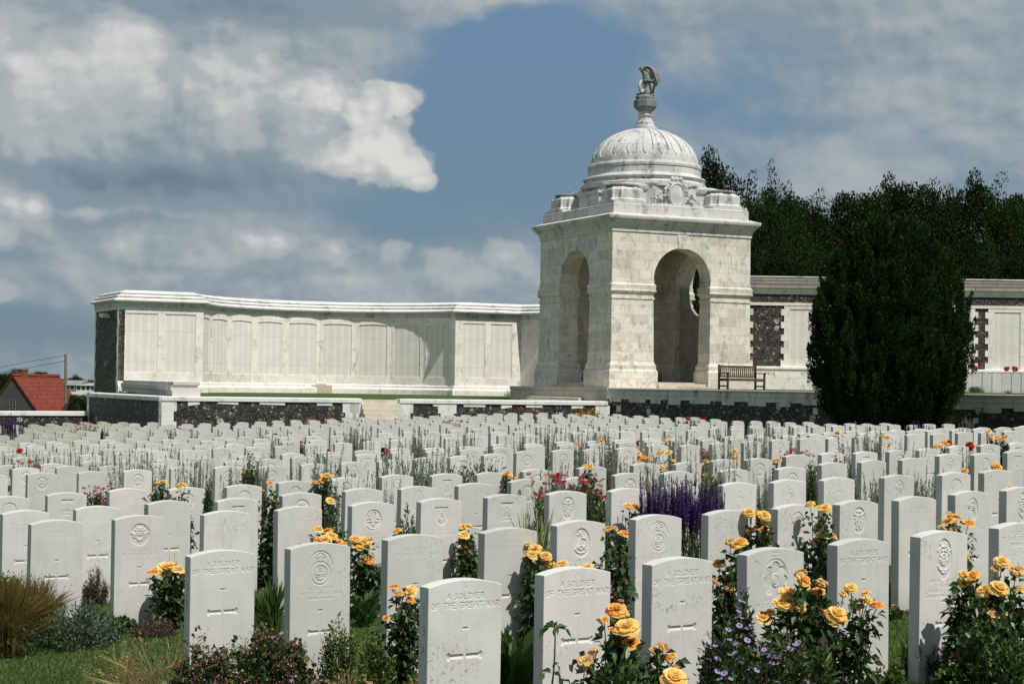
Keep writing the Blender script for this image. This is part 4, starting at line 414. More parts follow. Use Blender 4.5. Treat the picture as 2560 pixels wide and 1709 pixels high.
M_TRIM = material('marble_trim', ashlar((.62, .60, .56), (.50, .485, .455), (.40, .385, .36), 1.5, 3.0, 1.5, .2), .75, .25)
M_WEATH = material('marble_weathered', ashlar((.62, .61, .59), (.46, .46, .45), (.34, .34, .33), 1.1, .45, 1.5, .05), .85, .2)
M_DARKST = material('stone_blackened', ashlar((.26, .265, .255), (.15, .155, .15), (.12, .12, .12), 1.1, 2, 1.4, 0), .9, .15)
M_WALLW = material('wall_marble', ashlar((.86, .825, .75), (.74, .705, .64), (.56, .52, .44), 1.15, .52, .35, .7), .75, .25)
M_CAP = material('coping_marble', ashlar((.74, .735, .71), (.66, .655, .64), (.45, .44, .42), 1.3, 5, .8, 0), .7, .25)
def f_slate(t, b):
    u = uvc(t)
    br = t.n('ShaderNodeTexBrick', {'Vector': u, 'Color1': (.26, .22, .15, 1), 'Color2': (.15, .15, .155, 1), 'Mortar': (.05, .05, .05, 1), 'Scale': 1.0, 'Mortar Size': .012, 'Brick Width': .62, 'Row Height': .5, 'Bias': -.1}, offset=.5)
    n = t.noise(pos(t), 3, 5, .6)
    bump(t, b, t.noise(pos(t), 20, 4), .3, .01)
    return t.mix(t.mr(n, .35, .7, 0, .5), br.outputs[0], (.21, .20, .185))
M_SLAB = material('coping_slabs', f_slate, .85)
def f_panel(t, b):
    u = uvc(t); p = pos(t)
    n = t.noise(p, 1.2, 5, .6, .5); n2 = t.noise(t.scale(p, (1, 1, .3)), 5, 4, .6)
    wv = t.n('ShaderNodeTexWave', {'Vector': u, 'Scale': 9.0, 'Distortion': 1.0, 'Detail': 2.0, 'Detail Scale': 6.0}, wave_type='BANDS', bands_direction='Y')
    cols = t.n('ShaderNodeTexWave', {'Vector': u, 'Scale': .85, 'Distortion': .2}, wave_type='BANDS', bands_direction='X')
    c = t.mix(t.mr(n, .3, .7), (.80, .775, .715), (.70, .675, .615))
    c = t.mix(t.mr(n2, .6, .8, 0, .4), c, (.47, .42, .33))
    c = t.mix(t.m('MULTIPLY', wv.outputs['Fac'], t.mr(cols.outputs['Fac'], .15, .4, 0, .34)), c, (.36, .355, .34))
    sp = t.n('ShaderNodeTexBrick', {'Vector': u, 'Color1': (1, 1, 1, 1), 'Color2': (1, 1, 1, 1), 'Mortar': (.7, .69, .66, 1), 'Scale': 1.0, 'Mortar Size': .008, 'Brick Width': 40.0, 'Row Height': 1.4}).outputs[0]
    return t.mix(1.0, c, sp, 'MULTIPLY')
M_PANEL = material('name_panel_stone', f_panel, .8, .2)
def f_flint(t, b):
    p = pos(t)
    wp = t.n('ShaderNodeTexNoise', {'Vector': p, 'Scale': 3.0, 'Detail': 2.0}).outputs['Color']
    q = t.n('ShaderNodeVectorMath', {0: t.scale(wp, (.16, .16, .16)), 1: p}, operation='ADD').outputs[0]
    v = t.n('ShaderNodeTexVoronoi', {'Vector': t.scale(q, (1, 1, 1.25)), 'Scale': 8.5, 'Randomness': 1.0})
    e = t.n('ShaderNodeTexVoronoi', {'Vector': t.scale(q, (1, 1, 1.25)), 'Scale': 8.5}, feature='DISTANCE_TO_EDGE')
    sep = t.n('ShaderNodeSeparateColor', {0: v.outputs['Color']})
    c = t.mix(t.mr(sep.outputs[0], .1, .9), (.018, .018, .02), (.085, .075, .062))
    c = t.mix(t.mr(sep.outputs[1], .86, .90, 0, .8), c, (.30, .28, .24))
    c = t.mix(t.mr(sep.outputs[2], .965, .98, 0, .5), c, (.20, .09, .05))
    c = t.mix(t.mr(e.outputs['Distance'], .02, .07, .8, 0), c, (.10, .095, .085))
    big = t.n('ShaderNodeTexVoronoi', {'Vector': t.scale(q, (1, 1, 1)), 'Scale': 1.15})
    bs = t.n('ShaderNodeSeparateColor', {0: big.outputs['Color']}).outputs[0]
    bw = t.m('MULTIPLY', t.mr(big.outputs['Distance'], .17, .14), t.mr(bs, .30, .32))
    c = t.mix(bw, c, (.56, .54, .49))
    bump(t, b, t.m('ADD', t.mr(e.outputs['Distance'], 0, .14), t.m('MULTIPLY', bw, .8)), 1.0, .09)
    return c
M_FLINT = material('flint_rubble', f_flint, .6, .4)
def simple(name, c1, c2, scale=4, rough=.8, spec=.2, bs=0, det=4):
    def f(t, b):
        p = pos(t); n = t.noise(p, scale, det, .6)
        if bs: bump(t, b, t.noise(p, bs, 4, .6), .4, .02)
        return t.mix(t.mr(n, .32, .68), c1, c2)
    return material(name, f, rough, spec)
M_WOOD = simple('teak_wood', (.115, .068, .042), (.07, .042, .027), 14, .6, .3)
M_STEP = simple('step_stone', (.60, .56, .46), (.47, .43, .35), 3, .85, .2, 14)
M_BRONZE = simple('dark_bronze', (.02, .022, .02), (.05, .05, .045), 12, .5, .4)
M_PINK = simple('patched_stone', (.66, .57, .46), (.56, .49, .40), 5, .85)

# ------------------------------------------------------------------ panelled wall face
def panel_face(fr, pn, A, d, n, s0, s1, z0, z1, panels, depth=.035):
    """fr: frame MB, pn: list receiving one MB per panel. A origin, d along, n outward (2D)."""
    def P(s, z, o=0.0): return (A[0] + d[0] * s + n[0] * o, A[1] + d[1] * s + n[1] * o, z)
    def quad(mb, a, b, zz0, zz1, o0=0.0, o1=0.0): mb.add([P(a, zz0, o0), P(b, zz0, o1), P(b, zz1, o1), P(a, zz1, o0)], [(0, 1, 2, 3)])
    cur = s0
    for (sa, sb, za, zb, arch) in panels:
        quad(fr, cur, sa, z0, z1); quad(fr, sa, sb, z0, za)
        k = 10; cv = [(sa + (sb - sa) * i / k, zb - arch * (1 - math.sin(math.pi * (.12 + .76 * i / k))) / (1 - math.sin(math.pi * .12))) for i in range(k + 1)] if arch else [(sa, zb), (sb, zb)]
        fr.add([P(s, z) for s, z in cv] + [P(sb, z1), P(sa, z1)], [tuple(range(len(cv) + 2))])
        ring = [(sa, za)] + cv[::1] + [(sb, za)]
        for i in range(len(ring)):
            (a, b), (c, e) = ring[i], ring[(i + 1) % len(ring)]
            fr.add([P(a, b), P(c, e), P(c, e, -depth), P(a, b, -depth)], [(0, 1, 2, 3)])
        m = MB(); m.add([P(s, z, -depth + .001) for s, z in ring], [tuple(range(len(ring)))]); pn.append(m)
        cur = sb
    quad(fr, cur, s1, z0, z1)

# ================================================================== LEFT MEMORIAL WALL (two projecting bays and a curved recess)
al = R(26); dA = (math.cos(al), math.sin(al)); nA = (math.sin(al), -math.cos(al)); bA = (-nA[0], -nA[1])
A1 = (-17.8, 78.6); A0 = (A1[0] + bA[0] * 4.7, A1[1] + bA[1] * 4.7); A2 = (A1[0] + dA[0] * 3.94, A1[1] + dA[1] * 3.94)
A3 = (A2[0] + bA[0] * .35, A2[1] + bA[1] * .35)
A4 = (-2.95, 86.1)
chord = Vector((A4[0] - A3[0], A4[1] - A3[1])); cl = chord.length; sag = 4.3
Rad = ((cl / 2) ** 2 + sag ** 2) / (2 * sag); cd = chord.normalized(); cn = Vector((cd.y, -cd.x))
Cc = Vector(A3) + chord / 2 + cn * (Rad - sag); half = math.asin(cl / 2 / Rad)
if sag > Rad: half = math.pi - half
back = math.atan2(-cn.y, -cn.x)
NB = 9
def arcpt(k, n, r=Rad):
    a = back + half - 2 * half * k / n
    return (Cc.x + r * math.cos(a), Cc.y + r * math.sin(a))
arc9 = [arcpt(i, NB) for i in range(NB + 1)]
arc27 = [arcpt(i, NB * 3) for i in range(NB * 3 + 1)]
B1 = (A4[0] - bA[0] * .35, A4[1] - bA[1] * .35); B2 = (B1[0] + dA[0] * 3.6, B1[1] + dA[1] * 3.6); B3 = (B2[0] + 1.5, B2[1] - 1.25); B4 = (6.5, B3[1] - .9)
def V2(a): return Vector(a)
wall = empty('memorial_wall', (-9, 84, .95)); inv = Matrix.Translation((9, -84, -.95))
tag(wall, 'long pale marble memorial wall curving back between two panelled bays', 'memorial wall')
def wl(mb, name, mat, **kw):
    mb.v = [tuple(inv @ Vector(v)) for v in mb.v]
    return mb.build(name, mat, wall, **kw)
Z0, Z1 = .9, 5.0
fr = MB(); pns = []
panel_face(fr, pns, A1, dA, nA, 0, 3.94, Z0, Z1, [(.36, 1.80, 1.86, 4.55, 0), (2.14, 3.58, 1.86, 4.55, 0)])
panel_face(fr, pns, B1, dA, nA, 0, 3.6, Z0, Z1, [(.42, 1.62, 1.86, 4.55, 0), (1.92, 3.12, 1.86, 4.55, 0)])
for i in range(NB):
    a, b = V2(arc9[i]), V2(arc9[i + 1]); L = (b - a).length; d = (b - a) / L; n = Vector((d.y, -d.x))
    panel_face(fr, pns, a, d, n, 0, L, Z0, Z1, [(.19, L - .19, 1.86, 4.48, .045)])
for a, b in ((A2, A3), (A4, B1), (B2, B3), (B3, B4)):
    fr.add([(a[0], a[1], Z0), (b[0], b[1], Z0), (b[0], b[1], Z1), (a[0], a[1], Z1)], [(0, 1, 2, 3)])
wl(fr, 'wall_face', M_WALLW, recalc=False)
for m in pns: wl(m, 'name_panel', M_PANEL, recalc=False)
path = [A0, A1, A2] + arc27[:] + [B1, B2, B3, B4]
# dark flint side and its white quoins
m = MB(); m.prism([(A0[0], A0[1], Z0), (A1[0], A1[1], Z0), (A1[0], A1[1], Z1), (A0[0], A0[1], Z1)], (dA[0] * .3, dA[1] * .3, 0)); wl(m, 'flint_side', M_FLINT)
m = MB(); sd = (Vector(A0) - Vector(A1)).normalized(); sn = Vector((-dA[0], -dA[1]))
for e0, sgn in ((V2(A1), 1), (V2(A0), -1)):
    z = Z0; k = 0
    while z < 4.7:
        w = (.16, .26)[k % 2]; h = .37
        a = e0 + sn * -.2; q = e0 + sd * sgn * w
        pts = [e0 + sn * .012, q + sn * .012, q - sn * .2, e0 - sn * .2]
        if sgn < 0: pts.reverse()
        m.prism([(p.x, p.y, z) for p in pts], (0, 0, h)); z += h + .002; k += 1
wl(m, 'quoin', M_WALLW)
m = MB(); m.sweep(path[1:], [(.0, Z0), (.20, Z0), (.20, 1.22), (.17, 1.27), (.10, 1.30), (.10, 1.40), (.06, 1.45), (-.02, 1.46)]); wl(m, 'plinth', M_WALLW)
prof = [(-.02, 4.70), (.02, 4.70), (.02, 4.80), (.05, 4.83), (.05, 5.02), (.12, 5.06), (.27, 5.10), (.27, 5.15), (.03, 5.25), (.03, 5.285), (.085, 5.285), (.085, 5.335), (-.14, 5.41), (-.14, 5.445), (-.085, 5.445), (-.085, 5.49), (-.42, 5.60), (-.46, 5.60), (-.9, 5.35), (-.9, 4.70)]
m = MB(); m.sweep(path, prof); wl(m, 'coping', M_CAP)
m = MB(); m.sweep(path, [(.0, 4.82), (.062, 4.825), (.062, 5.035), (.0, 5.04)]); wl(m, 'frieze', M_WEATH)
m = MB(); bp = [(-.45, Z0), (-.9, Z0), (-.9, 4.9), (-.45, 4.9)]; m.sweep(path, bp); wl(m, 'wall_core', M_WALLW)
m = MB(); q = V2(A1) + sd * 1.7 + sn * .0   # small stone spout high on the flint side
m.prism([(q.x, q.y, 4.35), (q.x + sd.x * .7, q.y + sd.y * .7, 4.42), (q.x + sd.x * .7, q.y + sd.y * .7, 4.58), (q.x, q.y, 4.50)], (sn.x * .35, sn.y * .35, 0)); wl(m, 'spout', M_CAP)

# ================================================================== RIGHT MEMORIAL WALL (flint and white stone panels)
rw = empty('memorial_wall', (18, 73.6, 1.5)); YW = 73.6
tag(rw, 'flint memorial wall with white stone name panels behind the dark yew', 'memorial wall')
def rb(mb, name, mat, **kw):
    mb.v = [(v[0] - 18, v[1] - YW, v[2] - 1.5) for v in mb.v]
    return mb.build(name, mat, rw, **kw)
X0, X1 = 8.6, 27.5
m = MB(); m.box(X0, X1, YW, YW + .8, 1.3, 5.70); rb(m, 'flint_wall', M_FLINT)
pr = [(-.1, 5.56), (.03, 5.56), (.03, 5.66), (.10, 5.70), (.12, 5.74), (.12, 5.79)]
m = MB(); m.sweep([(X0, YW), (X1, YW)], pr + [(-.1, 5.79)]); rb(m, 'cornice', M_CAP)
m = MB()
zz = 5.795; oo = .17
for k in range(3):
    m.sweep([(X0, YW), (X1, YW)], [(oo - .5, zz), (oo, zz), (oo, zz + .035), (oo - .045, zz + .155), (oo - .5, zz + .157)])
    zz += .158; oo -= .035
rb(m, 'slab_coping', M_SLAB)
m = MB(); m.box(X0, X1, YW - .09, YW + .3, zz + .002, zz + .05); rb(m, 'ridge', M_CAP)
m = MB(); m.box(X0, X1, YW - .05, YW + .02, 5.08, 5.20); m.box(8.6, 9.75, YW - .03, YW + .02, 5.2, 5.6); rb(m, 'string_course', M_WALLW)
m = MB(); m.sweep([(X0, YW), (X1, YW)], [(-.1, 1.3), (.22, 1.3), (.22, 2.05), (.20, 2.36), (.24, 2.38), (.24, 2.46), (.19, 2.50), (-.1, 2.50)]); rb(m, 'plinth', M_WALLW)
xs = []
x = 11.50
while x < X1: xs.append(x); x += 2.16
def quoined(mb, xa, xb, z0, z1, la, lb, o=.035):
    z = z0; k = 0
    while z < z1 - .05:
        h = min(.27, z1 - z); ja = .0 if k % 2 else la; jb = .0 if k % 2 else lb
        mb.box(xa - ja, xb + jb, YW - o, YW + .01, z, z + h - .002); z += h; k += 1
fr = MB(); quoined(fr, X0, 10.05, 2.5, 5.08, 0, .14); rb(fr, 'quoin', M_MARBLE)
for x in xs:      # each white stone panel surround: jambs with quoins, head, sunk panel
    fr = MB()
    quoined(fr, x, x + .24, 2.5, 5.08, .13, 0); quoined(fr, x + 1.36, x + 1.60, 2.5, 5.08, 0, .13)
    fr.box(x + .24, x + 1.36, YW - .035, YW + .01, 4.93, 5.08)
    rb(fr, 'panel_surround', M_WALLW)
    p = MB(); p.box(x + .24, x + 1.36, YW - .006, YW + .004, 2.5, 4.93); rb(p, 'name_panel', M_PANEL)

# ================================================================== STROKE LETTERING (shared by walls and headstones)
GLY = {
 'A': [[(0, 0), (.5, 1), (1, 0)], [(.2, .38), (.8, .38)]], 'B': [[(0, 0), (0, 1), (.6, 1), (.85, .85), (.85, .65), (.6, .52), (0, .52)], [(.6, .52), (.95, .38), (.95, .15), (.65, 0), (0, 0)]],
 'C': [[(1, .82), (.75, 1), (.3, 1), (0, .7), (0, .3), (.3, 0), (.75, 0), (1, .18)]], 'D': [[(0, 0), (0, 1), (.55, 1), (1, .7), (1, .3), (.55, 0), (0, 0)]],
 'E': [[(.85, 1), (0, 1), (0, 0), (.85, 0)], [(0, .52), (.65, .52)]], 'F': [[(.85, 1), (0, 1), (0, 0)], [(0, .52), (.65, .52)]],
 'G': [[(1, .82), (.75, 1), (.3, 1), (0, .7), (0, .3), (.3, 0), (.75, 0), (1, .15), (1, .45), (.65, .45)]], 'H': [[(0, 0), (0, 1)], [(1, 0), (1, 1)], [(0, .52), (1, .52)]],
 'I': [[(.5, 0), (.5, 1)]], 'J': [[(.8, 1), (.8, .2), (.5, 0), (.1, .15)]], 'K': [[(0, 0), (0, 1)], [(.9, 1), (0, .45), (.95, 0)]], 'L': [[(0, 1), (0, 0), (.8, 0)]],
 'M': [[(0, 0), (.1, 1), (.5, .25), (.9, 1), (1, 0)]], 'N': [[(0, 0), (0, 1), (1, 0), (1, 1)]], 'O': [[(.5, 1), (.12, .8), (0, .5), (.12, .2), (.5, 0), (.88, .2), (1, .5), (.88, .8), (.5, 1)]],
 'P': [[(0, 0), (0, 1), (.65, 1), (.95, .85), (.95, .62), (.65, .48), (0, .48)]], 'R': [[(0, 0), (0, 1), (.65, 1), (.92, .85), (.92, .65), (.65, .5), (0, .5)], [(.5, .5), (.98, 0)]],
 'S': [[(.92, .85), (.6, 1), (.25, .97), (.05, .77), (.2, .57), (.75, .43), (.95, .22), (.7, .02), (.3, 0), (.03, .15)]], 'T': [[(0, 1), (1, 1)], [(.5, 1), (.5, 0)]],
 'U': [[(0, 1), (0, .3), (.3, 0), (.7, 0), (1, .3), (1, 1)]], 'V': [[(0, 1), (.5, 0), (1, 1)]], 'W': [[(0, 1), (.25, 0), (.5, .75), (.75, 0), (1, 1)]], 'Y': [[(0, 1), (.5, .5), (1, 1)], [(.5, .5), (.5, 0)]],
 '0': [[(.5, 1), (.1, .75), (.1, .25), (.5, 0), (.9, .25), (.9, .75), (.5, 1)]], '1': [[(.3, .8), (.55, 1), (.55, 0)]], '2': [[(.1, .8), (.4, 1), (.8, .9), (.85, .65), (.1, 0), (.95, 0)]],
 '3': [[(.1, .9), (.5, 1), (.85, .8), (.75, .58), (.4, .52), (.85, .42), (.92, .18), (.5, 0), (.08, .12)]], '4': [[(.7, 0), (.7, 1), (.05, .3), (.95, .3)]], '7': [[(.05, 1), (.95, 1), (.4, 0)]],
 '8': [[(.5, .52), (.15, .75), (.5, 1), (.85, .75), (.5, .52), (.08, .25), (.5, 0), (.92, .25), (.5, .52)]], '9': [[(.9, .65), (.5, .42), (.12, .7), (.5, 1), (.9, .7), (.8, .25), (.4, 0)]], '.': [[(.45, 0), (.5, .06)]], '-': [[(.2, .5), (.8, .5)]],
}
def text_segs(s, cx, z0, h, w=.62, gap=.30):
    """centred line of capitals: returns segments; z0 baseline, h cap height"""
    adv = []; 
    for ch in s: adv.append(.55 * h if ch == ' ' else ((.30 if ch in 'I.1' else 1.0) * w * h + gap * h))
    tot = sum(adv) - gap * h; x = cx - tot / 2; out = []
    for ch, a in zip(s, adv):
        ww = a - gap * h
        for st in GLY.get(ch, []):
            for (p, q) in zip(st[:-1], st[1:]):
                f = (lambda g: (x + (g[0] * ww if ch not in 'I' else ww / 2), z0 + g[1] * h))
                out.append((*f(p), *f(q)))
        x += a
    return out
m = MB()   # incised dates and words on the plinth of the right wall
for (s, cx) in (('1914', 10.9), ('ICI', 12.35), ('SONT', 13.7)):
    for (a, b, c, d) in text_segs(s, cx, 2.13, .16):
        v = Vector((c - a, d - b)); n = Vector((-v.y, v.x)).normalized() * .009
        yy = YW - .2245 + .0
        m.add([(a + n.x, yy, b + n.y), (a - n.x, yy, b - n.y), (c - n.x, yy, d - n.y), (c + n.x, yy, d + n.y)], [(0, 1, 2, 3)])
rb(m, 'inscription', simple('incised_shadow_stone', (.30, .29, .27), (.36, .35, .32)), recalc=False)

# ================================================================== DOMED PAVILION
K = 1.0968; TB = 1.513
def tz(z): return (z - 1.52) * K
pav = empty('pavilion', (3.534 * K, 62 * K, TB), R(25.2))
tag(pav, 'tall domed white stone pavilion with round arches and an eagle finial', 'pavilion')
L = 5.82 * K; T = .76 * K; AR = 1.2 * K; jw = (L - 2 * AR) / 2
def pb(mb, name, mat, parent=None, **kw): return mb.build(name, mat, parent or pav, **kw)
pier_prof = [(.15, 0), (.15, tz(2.12)), (.12, tz(2.17)), (.10, tz(2.20)), (.10, tz(2.33)), (.05, tz(2.42)), (.03, tz(2.47)), (.0, tz(4.68)), (.03, tz(4.71)), (.035, tz(4.77)), (.0, tz(4.79)), (.0, tz(4.90)),
             (.03, tz(4.93)), (.09, tz(4.99)), (.09, tz(5.03)), (.065, tz(5.04)), (.075, tz(5.22)), (.02, tz(5.27)), (.02, tz(5.42))]
def Lpier(cx, cy, sx, sy):
    a, t = jw, T
    pts = [(0, 0), (a, 0), (a, t), (t, t), (t, a), (0, a)]
    pts = [(cx + sx * x, cy + sy * y) for x, y in pts]
    if sx * sy < 0: pts.reverse()
    return pts
for (cx, cy, sx, sy) in ((0, 0, 1, 1), (L, 0, -1, 1), (0, L, 1, -1), (L, L, -1, -1)):
    m = MB(); m.stack(Lpier(cx, cy, sx, sy), pier_prof); pb(m, 'pier', M_MARBLE)
ZS, ZT = tz(5.42), tz(7.30)
def archpoly(f, z1, lo, hi):
    pts = [f(lo, ZS), f(L / 2 - AR, ZS)] + [f(L / 2 - AR * math.cos(math.pi * i / 28), ZS + AR * math.sin(math.pi * i / 28)) for i in range(1, 28)] + [f(L / 2 + AR, ZS), f(hi, ZS), f(hi, z1), f(lo, z1)]
    return pts
for name, f, off, lo, hi in (('arch_wall', lambda s, z: (s, 0, z), (0, T, 0), 0, L), ('arch_wall', lambda s, z: (0, s, z), (T, 0, 0), T, L - T),
                             ('arch_wall', lambda s, z: (s, L - T, z), (0, T, 0), 0, L), ('arch_wall', lambda s, z: (L - T, s, z), (T, 0, 0), T, L - T)):
    m = MB(); m.prism(archpoly(f, ZT, lo, hi), off); pb(m, name, M_MARBLE)
# voussoir keystones
for fx in (0, 1):
    m = MB()
    pts = [(L / 2 - .20, ZS + AR - .03), (L / 2 + .20, ZS + AR - .03), (L / 2 + .27, tz(7.14)), (L / 2 - .27, tz(7.14))]
    if fx == 0: m.prism([(s, -.025, z) for s, z in pts], (0, .02, 0))
    else: m.prism([(-.025, s, z) for s, z in pts], (.02, 0, 0))
    pb(m, 'keystone', M_MARBLE)
# lower infill with a round opening in the two far sides
r2 = 1.12 * K
for f, off in ((lambda s, z: (s, L - T * .75, z), (0, T * .5, 0)), (lambda s, z: (L - T * .75, s, z), (T * .5, 0, 0))):
    m = MB()
    pts = [f(jw, 0), f(L - jw, 0), f(L - jw, ZS)] + [f(L / 2 + r2 * math.cos(math.pi * i / 24), ZS - r2 * math.sin(math.pi * i / 24)) for i in range(0, 25)] + [f(jw, ZS)]
    m.prism(pts, off)
    ring = []
    for i in range(41):
        a = math.pi * i / 40
        ring.append((L / 2 + math.cos(a) * r2, ZS - math.sin(a) * r2, L / 2 + math.cos(a) * (r2 + .0) , 0))
    pb(m, 'infill_wall', M_INNER_SHADED)
sq = [(0, 0), (L, 0), (L, L), (0, L)]
m = MB(); m.stack(sq, [(.035, tz(7.12)), (.035, tz(7.24)), (.06, tz(7.25)), (.06, tz(7.29)), (.08, tz(7.34)), (.16, tz(7.45)), (.24, tz(7.50)), (.24, tz(7.54)), (.29, tz(7.57)), (.31, tz(7.63)), (.31, tz(7.68)), (.0, tz(7.78))], bottom=True); pb(m, 'cornice', M_TRIM)
m = MB(); m.box(T, L - T, T, L - T, tz(6.98), tz(7.11)); pb(m, 'ceiling', M_INNER_SHADED)
# inner faces: browner weathered stone, interior shade painted into its darker colour
m = MB(); m.stack(sq, [(-.07, tz(7.76)), (-.07, tz(8.12)), (-.10, tz(8.14))]); pb(m, 'blocking_course', M_WEATH)
m = MB(); m.box(.3, L - .3, .3, L - .3, -.05, .10); m.box(.72, L - .72, .72, L - .72, .10, .24); pb(m, 'floor', M_STEP)
m = MB(); m.box(L / 2 - 1.2, L / 2 + 1.2, -.36, .3, .0, .09); m.box(L / 2 - 1.1, L / 2 + 1.1, -.1, .5, .09, .19); pb(m, 'step', M_STEP)
m = MB(); m.box(-.36, .3, L / 2 - 1.2, L / 2 + 1.2, .0, .09); m.box(-.1, .5, L / 2 - 1.1, L / 2 + 1.1, .09, .19); pb(m, 'step', M_STEP)
m = MB(); m.box(4.62, 5.02, L - T * .75 - .08, L - T * .75 - .01 + .02, 1.72, 2.24)
pq = pb(m, 'plaque', M_BRONZE)
m = MB(); m.box(4.80, 4.84, L - T * .75 - .11, L - T * .75 - .081, 1.82, 2.14); m.box(4.73, 4.91, L - T * .75 - .108, L - T * .75 - .083, 2.00, 2.04); pb(m, 'plaque_cross', M_CAP, pq)
m = MB(); m.box(T * .9, L - T * .9, L - T * .80 - .35, L - T * .78, .24, .62); pb(m, 'inner_bench', M_INNER_SHADED)
# attic and pedestals with wreaths
c0 = L / 2
m = MB(); hs = 2.30
m.stack([(c0 - hs, c0 - hs), (c0 + hs, c0 - hs), (c0 + hs, c0 + hs), (c0 - hs, c0 + hs)], [(0.0, tz(8.10)), (0, tz(8.22)), (-.06, tz(8.28)), (-.06, tz(8.72)), (.02, tz(8.78)), (.05, tz(8.88)), (.05, tz(8.93)), (-.25, tz(9.02))]); pb(m, 'attic', M_WEATH)
oc = [(c0 + 2.62 * math.cos(R(22.5 + 45 * i)), c0 + 2.62 * math.sin(R(22.5 + 45 * i))) for i in range(8)]
m = MB(); m.stack(oc, [(0, tz(8.12)), (0, tz(8.98)), (.06, tz(9.0)), (.06, tz(9.06)), (-.22, tz(9.12))]); pb(m, 'octagon', M_WEATH)
for i in range(8):      # low gabled blocks round the drum foot
    a = R(45 * i + 0); ca, sa = math.cos(a), math.sin(a)
    m = MB(); rr = 2.50
    pts = [(-.62, 0), (.62, 0), (.62, .08), (0, .26), (-.62, .08)]
    m.prism([(c0 + ca * rr - sa * u, c0 + sa * rr + ca * u, tz(9.04) + v) for u, v in pts], (-ca * .5, -sa * .5, 0)); pb(m, 'antefix', M_WEATH)
for (sx, sy) in ((1, 1), (-1, 1), (1, -1), (-1, -1)):
    cx = c0 - sx * (c0 - .93); cy = c0 - sy * (c0 - .93)
    h1, ch = .70, .25
    pl = [(-h1, -h1 + ch), (-h1 + ch * .35, -h1 + ch), (-h1 + ch, -h1 + ch * .35), (-h1 + ch, -h1)]
    poly = []
    for k in range(4):
        a = R(90 * k); poly += [(x * math.cos(a) - y * math.sin(a), x * math.sin(a) + y * math.cos(a)) for x, y in pl]
    poly = [(cx + x, cy + y) for x, y in poly]
    m = MB(); m.box(cx - .82, cx + .82, cy - .82, cy + .82, tz(8.12), tz(8.24))
    m.stack(poly, [(.08, tz(8.24)), (.08, tz(8.30)), (0, tz(8.36)), (0, tz(8.66)), (-.05, tz(8.72)), (-.16, tz(8.79))])
    pd = pb(m, 'pedestal', M_WEATH)
    m = MB(); m.torus((cx, cy, tz(8.83)), .58, .085, 48, 8, bumpy=.25, sz=.8); m.lathe([(.54, tz(8.79)), (.52, tz(8.86)), (.0, tz(8.88))], 20, cx, cy, cap=False); pb(m, 'wreath', M_DARKST, pd, smooth=True)
# drum and dome
dr = [(2.36, tz(8.95)), (2.36, tz(9.12)), (2.28, tz(9.16)), (2.24, tz(9.24)), (2.30, tz(9.28)), (2.33, tz(9.33)), (2.30, tz(9.38)), (2.18, tz(9.42)), (2.14, tz(9.48)), (2.14, tz(9.68)), (2.12, tz(9.70)), (2.16, tz(9.74)), (2.17, tz(9.82)), (2.13, tz(9.90)), (2.02, tz(9.93))]
m = MB(); m.lathe([(r * K, z) for r, z in dr], 72, c0, c0); pb(m, 'drum', M_WEATH, smooth=False)
NG, SUB = 20, 20; nu = NG * SUB; nv = 52; vs = []
for j in range(nv + 1):
    e = j / nv * R(86)
    for i in range(nu):
        a = 2 * math.pi * i / nu; u = abs(((i / SUB) % 1) - .5) * 2      # 0 centre of a gore .. 1 rib
        w = .62 if e > R(17) else .62 * math.sqrt(max(0, (math.degrees(e) - 9) / 8)) if math.degrees(e) > 9 else 0
        rec = .016 if (u < w and e < R(78)) else 0.0
        if w and abs(u - w) < .11 and e < R(79): rec = .036
        r = 2.04 * K * (math.cos(e)) * (1 - rec * .9) ; z = tz(9.91) + 1.44 * K * math.sin(e) - rec * .8
        vs.append((c0 + r * math.cos(a), c0 + r * math.sin(a), z))
F = np.array([(j * nu + i, j * nu + (i + 1) % nu, (j + 1) * nu + (i + 1) % nu, (j + 1) * nu + i) for j in range(nv) for i in range(nu)])
dm = MB(); dm.v = vs; dm.f = [list(f) for f in F]; dm.mi = [0] * len(F); pb(dm, 'dome', M_WEATH, recalc=False)
# finial: stem, octagonal block, eagle on a wreath
fz = lambda y: tz(12.43 + (850 - y) * .00193)
fp = [(.45, tz(11.20)), (.45, fz(1385)), (.40, fz(1380)), (.39, fz(1362)), (.36, fz(1355)), (.36, fz(1290)), (.30, fz(1275)), (.25, fz(1215)), (.245, fz(1185)), (.29, fz(1165)), (.29, fz(1148)), (.24, fz(1135)), (.235, fz(1090)), (.25, fz(1085))]
m = MB(); m.lathe([(r * K, z) for r, z in fp], 28, c0, c0); fin = pb(m, 'finial_stem', M_WEATH, smooth=False)
m = MB(); m.lathe([(.24 * K, fz(1085)), (.33 * K, fz(1050)), (.44 * K, fz(985)), (.44 * K, fz(870)), (.42 * K, fz(858)), (.36 * K, fz(850)), (.36 * K, fz(800)), (.30 * K, fz(775))], 8, c0, c0, ph=R(22.5)); pb(m, 'octagonal_block', M_DARKST)
